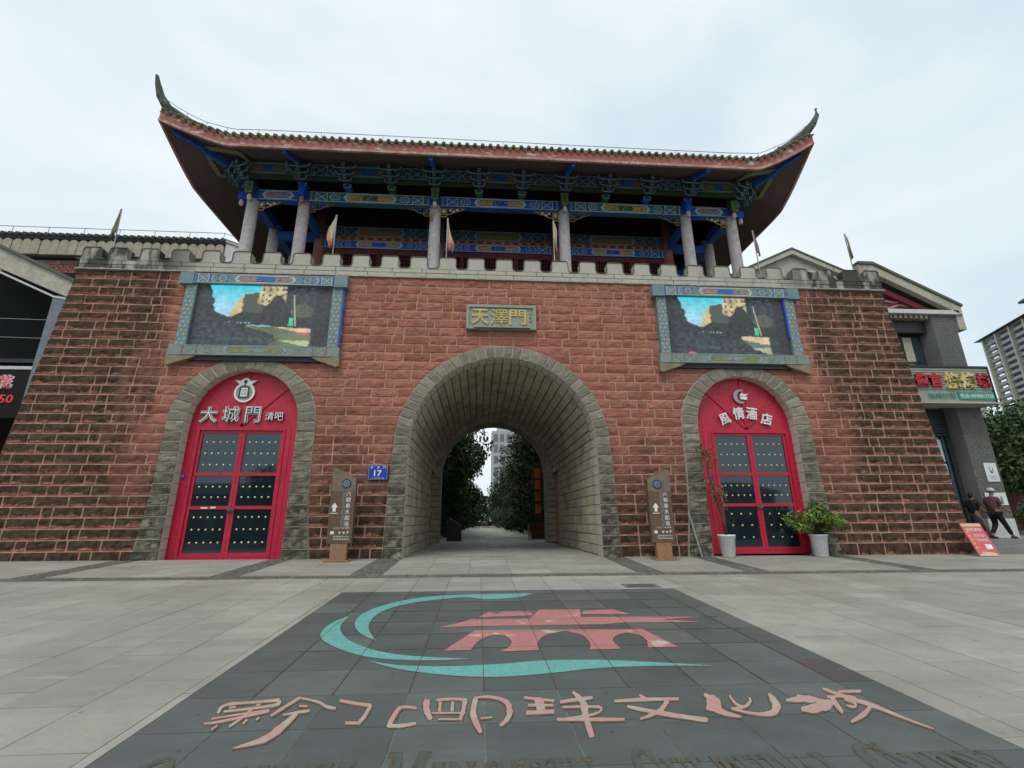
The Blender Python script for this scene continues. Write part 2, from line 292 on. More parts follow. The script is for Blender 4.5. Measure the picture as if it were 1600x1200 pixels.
EMB_PINK=[[(-1.337, -8.115), (-1.022, -7.853), (-0.893, -7.681), (-0.681, -7.695), (-0.004, -7.708), (0.206, -7.131), (0.883, -7.139), (0.791, -7.665), (2.653, -7.754), (1.975, -7.884), (2.509, -8.055), (1.343, -8.023), (0.998, -8.101), (0.141, -8.087), (-0.668, -8.076)], [(-0.786, -7.562), (-0.605, -7.222), (-0.496, -7.384), (-0.387, -7.219), (0.042, -7.282), (0.078, -7.505)], [(0.841, -7.471), (0.911, -7.267), (1.41, -7.173), (1.607, -7.521)], [(-0.83, -8.307), (1.501, -8.394), (1.668, -9.207), (1.284, -9.202), (1.312, -9.127), (1.339, -9.051), (1.359, -8.974), (1.375, -8.871), (1.381, -8.768), (1.368, -8.676), (1.33, -8.617), (1.275, -8.58), (1.219, -8.543), (1.155, -8.588), (1.091, -8.632), (1.034, -8.69), (0.99, -8.76), (0.956, -8.837), (0.936, -8.914), (0.928, -9.029), (0.933, -9.136), (0.938, -9.239), (0.562, -9.234), (0.586, -9.148), (0.61, -9.06), (0.625, -8.97), (0.63, -8.852), (0.625, -8.733), (0.602, -8.625), (0.551, -8.542), (0.484, -8.479), (0.416, -8.414), (0.316, -8.457), (0.218, -8.499), (0.128, -8.57), (0.057, -8.677), (0.003, -8.8), (-0.036, -8.926), (-0.053, -9.027), (-0.055, -9.126), (-0.058, -9.223), (-0.519, -9.241), (-0.478, -9.188), (-0.436, -9.134), (-0.402, -9.07), (-0.379, -8.995), (-0.366, -8.913), (-0.363, -8.828), (-0.375, -8.749), (-0.398, -8.673), (-0.422, -8.594), (-0.472, -8.571), (-0.523, -8.548), (-0.573, -8.548), (-0.638, -8.589), (-0.696, -8.651), (-0.745, -8.724), (-0.785, -8.815), (-0.814, -8.914), (-0.841, -9.01), (-0.852, -9.06), (-0.861, -9.11), (-0.87, -9.159), (-1.19, -9.168)]]
EMB_CHARS=[[[(-2.955, -10.751), (-2.966, -10.718), (-2.976, -10.678), (-2.988, -10.632), (-2.975, -10.598), (-2.927, -10.582), (-2.86, -10.563), (-2.782, -10.556), (-2.716, -10.55), (-2.663, -10.543), (-2.617, -10.536), (-2.577, -10.536), (-2.548, -10.535), (-2.583, -10.456), (-2.608, -10.465), (-2.644, -10.477), (-2.69, -10.485), (-2.741, -10.496), (-2.807, -10.505), (-2.885, -10.512), (-2.963, -10.517), (-3.01, -10.543), (-3.024, -10.587), (-3.019, -10.641), (-2.997, -10.696), (-2.987, -10.727)], [(-2.58, -10.511), (-2.568, -10.534), (-2.56, -10.541), (-2.557, -10.552), (-2.583, -10.578), (-2.657, -10.611), (-2.77, -10.641), (-2.879, -10.668), (-2.953, -10.687), (-2.931, -10.727), (-2.856, -10.711), (-2.745, -10.688), (-2.634, -10.66), (-2.553, -10.638), (-2.523, -10.609), (-2.524, -10.561), (-2.545, -10.515), (-2.55, -10.5)], [(-2.98, -10.936), (-2.96, -10.937), (-2.933, -10.937), (-2.898, -10.931), (-2.852, -10.914), (-2.783, -10.878), (-2.694, -10.831), (-2.608, -10.778), (-2.548, -10.742), (-2.566, -10.707), (-2.629, -10.74), (-2.719, -10.786), (-2.807, -10.837), (-2.877, -10.872), (-2.922, -10.89), (-2.955, -10.899), (-2.979, -10.905), (-2.994, -10.912)], [(-2.964, -10.853), (-2.885, -10.824), (-2.766, -10.785), (-2.645, -10.742), (-2.56, -10.713), (-2.576, -10.682), (-2.661, -10.712), (-2.783, -10.753), (-2.901, -10.797), (-2.981, -10.824)], [(-2.736, -10.654), (-2.738, -10.69), (-2.739, -10.742), (-2.741, -10.796), (-2.748, -10.838), (-2.75, -10.882), (-2.755, -10.922), (-2.76, -10.956), (-2.764, -10.979), (-2.743, -11.005), (-2.738, -10.984), (-2.731, -10.952), (-2.724, -10.916), (-2.716, -10.878), (-2.716, -10.826), (-2.714, -10.772), (-2.712, -10.721), (-2.711, -10.685)], [(-2.857, -11.047), (-2.856, -11.032), (-2.854, -11.011), (-2.852, -10.988), (-2.85, -10.974), (-2.869, -10.951), (-2.87, -10.967), (-2.872, -10.989), (-2.874, -11.011), (-2.876, -11.026)], [(-2.682, -10.863), (-2.681, -10.879), (-2.678, -10.904), (-2.679, -10.925), (-2.678, -10.941), (-2.657, -10.964), (-2.657, -10.949), (-2.661, -10.923), (-2.66, -10.902), (-2.66, -10.886)], [(-2.598, -10.828), (-2.599, -10.838), (-2.601, -10.851), (-2.602, -10.867), (-2.603, -10.876), (-2.585, -10.899), (-2.584, -10.889), (-2.582, -10.876), (-2.581, -10.86), (-2.58, -10.851)], [(-2.92, -10.656), (-2.91, -10.653), (-2.898, -10.646), (-2.885, -10.638), (-2.874, -10.637), (-2.894, -10.6), (-2.902, -10.607), (-2.917, -10.611), (-2.932, -10.615), (-2.941, -10.62)], [(-2.714, -10.616), (-2.709, -10.612), (-2.699, -10.607), (-2.691, -10.602), (-2.684, -10.6), (-2.703, -10.563), (-2.708, -10.568), (-2.718, -10.572), (-2.727, -10.577), (-2.734, -10.579)], [(-2.411, -10.427), (-2.425, -10.456), (-2.44, -10.502), (-2.454, -10.559), (-2.468, -10.61), (-2.486, -10.658), (-2.498, -10.718), (-2.51, -10.769), (-2.518, -10.804), (-2.496, -10.837), (-2.485, -10.807), (-2.469, -10.761), (-2.45, -10.712), (-2.438, -10.657), (-2.422, -10.609), (-2.405, -10.559), (-2.392, -10.51), (-2.385, -10.47)], [(-2.397, -10.478), (-2.36, -10.497), (-2.308, -10.522), (-2.252, -10.553), (-2.207, -10.581), (-2.175, -10.61), (-2.148, -10.638), (-2.122, -10.671), (-2.095, -10.695), (-2.067, -10.714), (-2.04, -10.722), (-2.018, -10.727), (-2.001, -10.735), (-2.014, -10.682), (-2.029, -10.678), (-2.053, -10.666), (-2.08, -10.651), (-2.104, -10.638), (-2.126, -10.617), (-2.15, -10.594), (-2.18, -10.562), (-2.216, -10.535), (-2.263, -10.506), (-2.319, -10.481), (-2.372, -10.455), (-2.408, -10.439)], [(-2.335, -10.655), (-2.32, -10.657), (-2.298, -10.661), (-2.277, -10.662), (-2.262, -10.665), (-2.274, -10.628), (-2.289, -10.627), (-2.311, -10.622), (-2.333, -10.621), (-2.348, -10.618)], [(-2.406, -10.823), (-2.385, -10.819), (-2.358, -10.808), (-2.327, -10.798), (-2.298, -10.792), (-2.272, -10.784), (-2.246, -10.776), (-2.225, -10.766), (-2.207, -10.765), (-2.228, -10.712), (-2.243, -10.72), (-2.268, -10.723), (-2.295, -10.732), (-2.321, -10.74), (-2.346, -10.757), (-2.375, -10.772), (-2.401, -10.785), (-2.418, -10.798)], [(-2.324, -10.761), (-2.335, -10.8), (-2.344, -10.861), (-2.356, -10.926), (-2.367, -10.985), (-2.384, -11.028), (-2.384, -11.09), (-2.395, -11.138), (-2.418, -11.174), (-2.447, -11.225), (-2.491, -11.268), (-2.533, -11.305), (-2.558, -11.337), (-2.554, -11.343), (-2.514, -11.337), (-2.461, -11.318), (-2.406, -11.294), (-2.358, -11.269), (-2.336, -11.222), (-2.319, -11.176), (-2.302, -11.134), (-2.302, -11.07), (-2.294, -11.005), (-2.291, -10.93), (-2.288, -10.861), (-2.29, -10.806)]], [[(-2.014, -10.575), (-1.989, -10.582), (-1.952, -10.602), (-1.91, -10.622), (-1.87, -10.639), (-1.828, -10.653), (-1.782, -10.671), (-1.74, -10.685), (-1.712, -10.697), (-1.722, -10.633), (-1.751, -10.625), (-1.792, -10.61), (-1.838, -10.596), (-1.881, -10.578), (-1.922, -10.56), (-1.964, -10.541), (-2.0, -10.526), (-2.027, -10.508)], [(-1.738, -10.639), (-1.741, -10.682), (-1.738, -10.75), (-1.741, -10.814), (-1.745, -10.863), (-1.747, -10.905), (-1.754, -10.937), (-1.757, -10.968), (-1.762, -10.987), (-1.734, -11.026), (-1.731, -11.006), (-1.722, -10.983), (-1.717, -10.946), (-1.709, -10.906), (-1.708, -10.849), (-1.709, -10.78), (-1.705, -10.72), (-1.707, -10.672)], [(-1.845, -11.013), (-1.821, -11.012), (-1.784, -11.019), (-1.748, -11.019), (-1.723, -11.022), (-1.736, -10.97), (-1.76, -10.97), (-1.798, -10.965), (-1.833, -10.967), (-1.859, -10.962)], [(-1.314, -10.724), (-1.341, -10.71), (-1.38, -10.698), (-1.422, -10.685), (-1.453, -10.697), (-1.478, -10.708), (-1.487, -10.751), (-1.495, -10.792), (-1.499, -10.838), (-1.504, -10.897), (-1.511, -10.962), (-1.509, -11.027), (-1.511, -11.068), (-1.477, -11.1), (-1.475, -11.06), (-1.468, -11.004), (-1.467, -10.937), (-1.461, -10.882), (-1.457, -10.837), (-1.455, -10.797), (-1.448, -10.773), (-1.441, -10.742), (-1.413, -10.744), (-1.375, -10.748), (-1.337, -10.764), (-1.311, -10.768)], [(-1.493, -11.088), (-1.472, -11.09), (-1.442, -11.094), (-1.408, -11.098), (-1.377, -11.096), (-1.349, -11.083), (-1.319, -11.075), (-1.295, -11.057), (-1.278, -11.047), (-1.286, -11.013), (-1.304, -11.017), (-1.332, -11.02), (-1.36, -11.033), (-1.389, -11.034), (-1.419, -11.035), (-1.452, -11.036), (-1.482, -11.035), (-1.503, -11.034)]], [[(-1.268, -10.562), (-1.265, -10.598), (-1.269, -10.648), (-1.261, -10.712), (-1.252, -10.778), (-1.239, -10.846), (-1.214, -10.904), (-1.197, -10.957), (-1.182, -10.989), (-1.156, -10.96), (-1.164, -10.92), (-1.18, -10.868), (-1.19, -10.805), (-1.204, -10.761), (-1.208, -10.719), (-1.208, -10.672), (-1.214, -10.622), (-1.214, -10.587)], [(-1.156, -10.614), (-1.131, -10.614), (-1.096, -10.606), (-1.055, -10.606), (-1.018, -10.599), (-0.981, -10.606), (-0.942, -10.615), (-0.907, -10.615), (-0.882, -10.618), (-0.882, -10.569), (-0.907, -10.564), (-0.943, -10.552), (-0.983, -10.549), (-1.022, -10.55), (-1.061, -10.547), (-1.101, -10.556), (-1.138, -10.559), (-1.162, -10.566)], [(-0.922, -10.59), (-0.928, -10.624), (-0.922, -10.675), (-0.922, -10.73), (-0.924, -10.781), (-0.93, -10.835), (-0.935, -10.897), (-0.94, -10.952), (-0.945, -10.987), (-0.917, -11.01), (-0.914, -10.972), (-0.906, -10.92), (-0.897, -10.86), (-0.892, -10.801), (-0.889, -10.745), (-0.885, -10.688), (-0.878, -10.641), (-0.882, -10.604)], [(-1.173, -10.864), (-1.115, -10.868), (-1.031, -10.873), (-0.948, -10.876), (-0.89, -10.878), (-0.891, -10.853), (-0.949, -10.849), (-1.033, -10.843), (-1.118, -10.84), (-1.175, -10.838)], [(-1.134, -10.627), (-1.132, -10.669), (-1.127, -10.73), (-1.126, -10.788), (-1.123, -10.827), (-1.096, -10.833), (-1.098, -10.794), (-1.102, -10.735), (-1.104, -10.676), (-1.106, -10.634)], [(-1.021, -10.633), (-1.02, -10.674), (-1.021, -10.73), (-1.019, -10.786), (-1.019, -10.823), (-0.992, -10.832), (-0.993, -10.795), (-0.992, -10.74), (-0.993, -10.683), (-0.992, -10.643)], [(-1.11, -10.985), (-1.076, -10.986), (-1.026, -10.991), (-0.976, -10.992), (-0.942, -10.996), (-0.943, -10.968), (-0.977, -10.967), (-1.028, -10.961), (-1.078, -10.96), (-1.112, -10.956)], [(-0.82, -10.543), (-0.832, -10.605), (-0.84, -10.7), (-0.848, -10.805), (-0.85, -10.91), (-0.835, -11.013), (-0.812, -11.11), (-0.789, -11.188), (-0.772, -11.239), (-0.748, -11.216), (-0.757, -11.157), (-0.772, -11.072), (-0.788, -10.979), (-0.798, -10.898), (-0.802, -10.818), (-0.796, -10.725), (-0.785, -10.637), (-0.784, -10.567)], [(-0.813, -10.586), (-0.788, -10.579), (-0.753, -10.577), (-0.714, -10.577), (-0.677, -10.583), (-0.641, -10.604), (-0.604, -10.626), (-0.572, -10.662), (-0.552, -10.698), (-0.543, -10.734), (-0.541, -10.776), (-0.535, -10.82), (-0.544, -10.863), (-0.54, -10.894), (-0.543, -10.922), (-0.547, -10.953), (-0.557, -10.978), (-0.569, -11.012), (-0.585, -11.051), (-0.602, -11.082), (-0.613, -11.106), (-0.603, -11.136), (-0.589, -11.12), (-0.57, -11.093), (-0.547, -11.064), (-0.527, -11.031), (-0.516, -10.991), (-0.503, -10.953), (-0.495, -10.908), (-0.485, -10.858), (-0.492, -10.806), (-0.49, -10.742), (-0.502, -10.677), (-0.523, -10.622), (-0.555, -10.585), (-0.594, -10.56), (-0.634, -10.535), (-0.673, -10.524), (-0.713, -10.519), (-0.754, -10.528), (-0.79, -10.54), (-0.815, -10.542)], [(-0.762, -10.99), (-0.743, -10.989), (-0.714, -10.986), (-0.686, -10.982), (-0.666, -10.98), (-0.666, -10.956), (-0.686, -10.958), (-0.715, -10.96), (-0.743, -10.963), (-0.763, -10.966)]], [[(-0.369, -10.618), (-0.314, -10.631), (-0.238, -10.665), (-0.159, -10.681), (-0.108, -10.704), (-0.095, -10.644), (-0.149, -10.632), (-0.226, -10.596), (-0.306, -10.579), (-0.36, -10.556)], [(-0.349, -10.777), (-0.303, -10.78), (-0.237, -10.784), (-0.17, -10.784), (-0.126, -10.792), (-0.118, -10.74), (-0.164, -10.742), (-0.231, -10.733), (-0.298, -10.728), (-0.343, -10.725)], [(-0.381, -10.939), (-0.332, -10.932), (-0.262, -10.937), (-0.19, -10.93), (-0.142, -10.931), (-0.131, -10.852), (-0.181, -10.857), (-0.253, -10.855), (-0.326, -10.865), (-0.375, -10.861)], [(-0.277, -10.655), (-0.281, -10.708), (-0.279, -10.78), (-0.28, -10.851), (-0.284, -10.9), (-0.205, -10.87), (-0.206, -10.822), (-0.201, -10.75), (-0.194, -10.673), (-0.193, -10.62)], [(-0.058, -10.734), (0.004, -10.722), (0.095, -10.701), (0.188, -10.68), (0.253, -10.66), (0.264, -10.597), (0.2, -10.608), (0.105, -10.633), (0.012, -10.656), (-0.051, -10.674)], [(0.091, -10.508), (0.1, -10.555), (0.107, -10.629), (0.117, -10.697), (0.119, -10.758), (0.11, -10.808), (0.101, -10.86), (0.094, -10.926), (0.083, -11.005), (0.079, -11.098), (0.068, -11.205), (0.064, -11.296), (0.06, -11.356), (0.103, -11.336), (0.109, -11.273), (0.12, -11.178), (0.127, -11.075), (0.14, -10.981), (0.15, -10.913), (0.167, -10.848), (0.178, -10.778), (0.177, -10.704), (0.167, -10.629), (0.151, -10.559), (0.128, -10.509), (0.116, -10.466)], [(-0.053, -10.829), (0.012, -10.832), (0.108, -10.832), (0.202, -10.837), (0.258, -10.855), (0.27, -10.871), (0.266, -10.881), (0.241, -10.917), (0.197, -10.942), (0.124, -10.968), (0.024, -10.995), (-0.072, -11.017), (-0.138, -11.032), (-0.141, -11.06), (-0.076, -11.047), (0.019, -11.03), (0.118, -11.009), (0.192, -10.983), (0.241, -10.946), (0.277, -10.907), (0.294, -10.845), (0.275, -10.806), (0.212, -10.797), (0.117, -10.791), (0.02, -10.79), (-0.047, -10.791)], [(-0.142, -11.063), (-0.09, -11.068), (-0.016, -11.074), (0.067, -11.08), (0.143, -11.087), (0.216, -11.097), (0.295, -11.095), (0.363, -11.098), (0.41, -11.1), (0.424, -11.055), (0.377, -11.05), (0.309, -11.044), (0.233, -11.031), (0.157, -11.031), (0.078, -11.028), (-0.006, -11.023), (-0.082, -11.019), (-0.135, -11.017)]], [[(0.429, -10.74), (0.481, -10.741), (0.557, -10.738), (0.64, -10.742), (0.721, -10.739), (0.804, -10.734), (0.89, -10.736), (0.968, -10.736), (1.022, -10.735), (1.045, -10.681), (0.992, -10.677), (0.915, -10.673), (0.827, -10.671), (0.746, -10.665), (0.664, -10.666), (0.574, -10.68), (0.496, -10.686), (0.441, -10.693)], [(0.689, -10.625), (0.696, -10.641), (0.703, -10.669), (0.711, -10.696), (0.718, -10.711), (0.747, -10.665), (0.742, -10.646), (0.733, -10.621), (0.723, -10.597), (0.717, -10.577)], [(0.506, -10.856), (0.548, -10.891), (0.608, -10.937), (0.679, -10.984), (0.749, -11.031), (0.834, -11.069), (0.931, -11.105), (1.014, -11.147), (1.074, -11.169), (1.114, -11.098), (1.056, -11.069), (0.966, -11.037), (0.873, -10.989), (0.789, -10.946), (0.712, -10.912), (0.638, -10.869), (0.572, -10.836), (0.524, -10.813)], [(0.906, -10.716), (0.879, -10.757), (0.842, -10.812), (0.802, -10.866), (0.761, -10.91), (0.708, -10.958), (0.646, -10.999), (0.587, -11.043), (0.548, -11.064), (0.542, -11.096), (0.581, -11.073), (0.636, -11.052), (0.699, -11.016), (0.756, -10.98), (0.807, -10.926), (0.854, -10.862), (0.893, -10.806), (0.92, -10.768)]], [[(1.304, -10.624), (1.29, -10.662), (1.287, -10.693), (1.286, -10.723), (1.254, -10.781), (1.242, -10.81), (1.233, -10.837), (1.212, -10.87), (1.204, -10.883), (1.21, -10.885), (1.195, -10.901), (1.193, -10.923), (1.174, -10.943), (1.317, -10.939), (1.316, -10.922), (1.34, -10.89), (1.354, -10.844), (1.385, -10.785), (1.395, -10.737), (1.388, -10.708), (1.39, -10.673), (1.385, -10.644), (1.353, -10.645), (1.348, -10.618), (1.34, -10.599), (1.322, -10.601)], [(1.17, -10.942), (1.183, -10.952), (1.202, -10.965), (1.224, -10.976), (1.242, -10.986), (1.255, -10.996), (1.268, -11.001), (1.28, -11.003), (1.288, -11.005), (1.325, -10.947), (1.32, -10.939), (1.314, -10.927), (1.303, -10.916), (1.286, -10.91), (1.265, -10.904), (1.24, -10.897), (1.214, -10.895), (1.196, -10.893)], [(1.204, -10.957), (1.221, -10.972), (1.233, -11.012), (1.258, -11.039), (1.282, -11.064), (1.309, -11.083), (1.342, -11.096), (1.373, -11.103), (1.395, -11.108), (1.41, -11.086), (1.397, -11.067), (1.377, -11.042), (1.355, -11.014), (1.336, -10.986), (1.323, -10.949), (1.314, -10.901), (1.296, -10.87), (1.292, -10.835)], [(1.514, -10.682), (1.505, -10.718), (1.49, -10.77), (1.477, -10.825), (1.472, -10.868), (1.478, -10.897), (1.493, -10.912), (1.505, -10.927), (1.514, -10.936), (1.543, -10.895), (1.535, -10.884), (1.522, -10.872), (1.515, -10.849), (1.51, -10.827), (1.514, -10.791), (1.524, -10.742), (1.534, -10.694), (1.542, -10.659)], [(1.674, -10.73), (1.668, -10.747), (1.656, -10.77), (1.643, -10.79), (1.633, -10.804), (1.615, -10.824), (1.591, -10.845), (1.564, -10.871), (1.536, -10.891), (1.507, -10.895), (1.466, -10.91), (1.432, -10.914), (1.407, -10.92), (1.389, -10.957), (1.41, -10.957), (1.443, -10.955), (1.477, -10.958), (1.516, -10.939), (1.549, -10.921), (1.582, -10.896), (1.614, -10.863), (1.643, -10.83), (1.669, -10.793), (1.683, -10.759), (1.691, -10.735), (1.699, -10.718)], [(1.397, -10.963), (1.419, -10.988), (1.457, -11.016), (1.494, -11.049), (1.533, -11.071), (1.57, -11.084), (1.607, -11.095), (1.644, -11.101), (1.685, -11.091), (1.734, -11.064), (1.789, -11.006), (1.846, -10.943), (1.88, -10.872), (1.904, -10.802), (1.93, -10.726), (1.929, -10.675), (1.934, -10.636), (1.893, -10.669), (1.872, -10.723), (1.834, -10.802), (1.815, -10.863), (1.79, -10.909), (1.768, -10.931), (1.763, -10.953), (1.751, -10.964), (1.73, -10.987), (1.696, -11.006), (1.651, -11.022), (1.605, -11.028), (1.564, -11.023), (1.524, -11.006), (1.481, -10.979), (1.448, -10.945), (1.42, -10.928)]], [[(1.968, -10.832), (1.994, -10.827), (2.018, -10.84), (2.046, -10.85), (2.082, -10.847), (2.123, -10.84), (2.145, -10.861), (2.175, -10.868), (2.195, -10.874), (2.266, -10.784), (2.247, -10.776), (2.222, -10.761), (2.18, -10.762), (2.157, -10.741), (2.125, -10.734), (2.077, -10.749), (2.032, -10.768), (2.01, -10.767)], [(2.121, -10.745), (2.136, -10.765), (2.165, -10.782), (2.182, -10.817), (2.209, -10.831), (2.219, -10.858), (2.225, -10.888), (2.215, -10.929), (2.229, -10.938), (2.328, -10.835), (2.333, -10.807), (2.311, -10.796), (2.299, -10.769), (2.281, -10.747), (2.262, -10.718), (2.219, -10.713), (2.189, -10.696), (2.163, -10.691)], [(1.972, -11.027), (1.988, -11.033), (2.012, -11.042), (2.029, -11.065), (2.064, -11.066), (2.104, -11.058), (2.157, -11.029), (2.181, -11.037), (2.2, -11.033), (2.198, -11.037), (2.207, -11.026), (2.222, -11.019), (2.226, -11.024), (2.357, -10.906), (2.364, -10.893), (2.385, -10.856), (2.39, -10.818), (2.359, -10.813), (2.316, -10.827), (2.255, -10.869), (2.218, -10.874), (2.179, -10.891), (2.143, -10.901), (2.091, -10.929), (2.055, -10.937), (2.03, -10.942)], [(2.484, -10.595), (2.495, -10.647), (2.516, -10.715), (2.534, -10.791), (2.562, -10.843), (2.58, -10.889), (2.596, -10.926), (2.617, -10.959), (2.633, -11.005), (2.662, -11.051), (2.68, -11.113), (2.696, -11.178), (2.719, -11.23), (2.737, -11.286), (2.758, -11.337), (2.779, -11.38), (2.794, -11.408), (2.81, -11.394), (2.802, -11.36), (2.789, -11.311), (2.772, -11.255), (2.754, -11.2), (2.747, -11.133), (2.733, -11.066), (2.721, -10.997), (2.716, -10.926), (2.694, -10.883), (2.674, -10.847), (2.648, -10.818), (2.623, -10.781), (2.606, -10.716), (2.574, -10.654), (2.549, -10.589), (2.528, -10.547)], [(2.579, -10.675), (2.626, -10.673), (2.689, -10.679), (2.753, -10.683), (2.8, -10.682), (2.848, -10.625), (2.804, -10.621), (2.736, -10.621), (2.666, -10.622), (2.624, -10.618)], [(2.386, -10.785), (2.427, -10.781), (2.487, -10.776), (2.544, -10.778), (2.589, -10.778), (2.609, -10.788), (2.621, -10.799), (2.625, -10.811), (2.629, -10.82), (2.666, -10.783), (2.662, -10.774), (2.658, -10.76), (2.649, -10.744), (2.625, -10.735), (2.582, -10.729), (2.52, -10.733), (2.464, -10.731), (2.426, -10.73)], [(2.407, -10.785), (2.396, -10.813), (2.368, -10.861), (2.353, -10.904), (2.327, -10.953), (2.314, -10.992), (2.297, -11.035), (2.288, -11.069), (2.278, -11.095), (2.323, -11.064), (2.335, -11.036), (2.36, -10.992), (2.381, -10.946), (2.407, -10.898), (2.42, -10.859), (2.45, -10.807), (2.463, -10.768), (2.481, -10.735)], [(2.506, -10.84), (2.511, -10.858), (2.52, -10.882), (2.528, -10.907), (2.528, -10.926), (2.524, -10.935), (2.516, -10.943), (2.509, -10.948), (2.503, -10.957), (2.495, -10.952), (2.487, -10.937), (2.468, -10.932), (2.457, -10.926), (2.435, -10.949), (2.437, -10.964), (2.437, -10.989), (2.452, -10.999), (2.469, -11.002), (2.496, -10.99), (2.53, -10.957), (2.56, -10.919), (2.578, -10.884), (2.576, -10.859), (2.566, -10.835), (2.552, -10.815), (2.542, -10.803)], [(2.657, -10.942), (2.621, -10.97), (2.571, -11.013), (2.519, -11.05), (2.472, -11.081), (2.415, -11.121), (2.349, -11.164), (2.29, -11.201), (2.25, -11.225), (2.23, -11.263), (2.266, -11.246), (2.319, -11.22), (2.379, -11.19), (2.438, -11.158), (2.5, -11.109), (2.561, -11.058), (2.611, -11.018), (2.647, -10.987)]]]
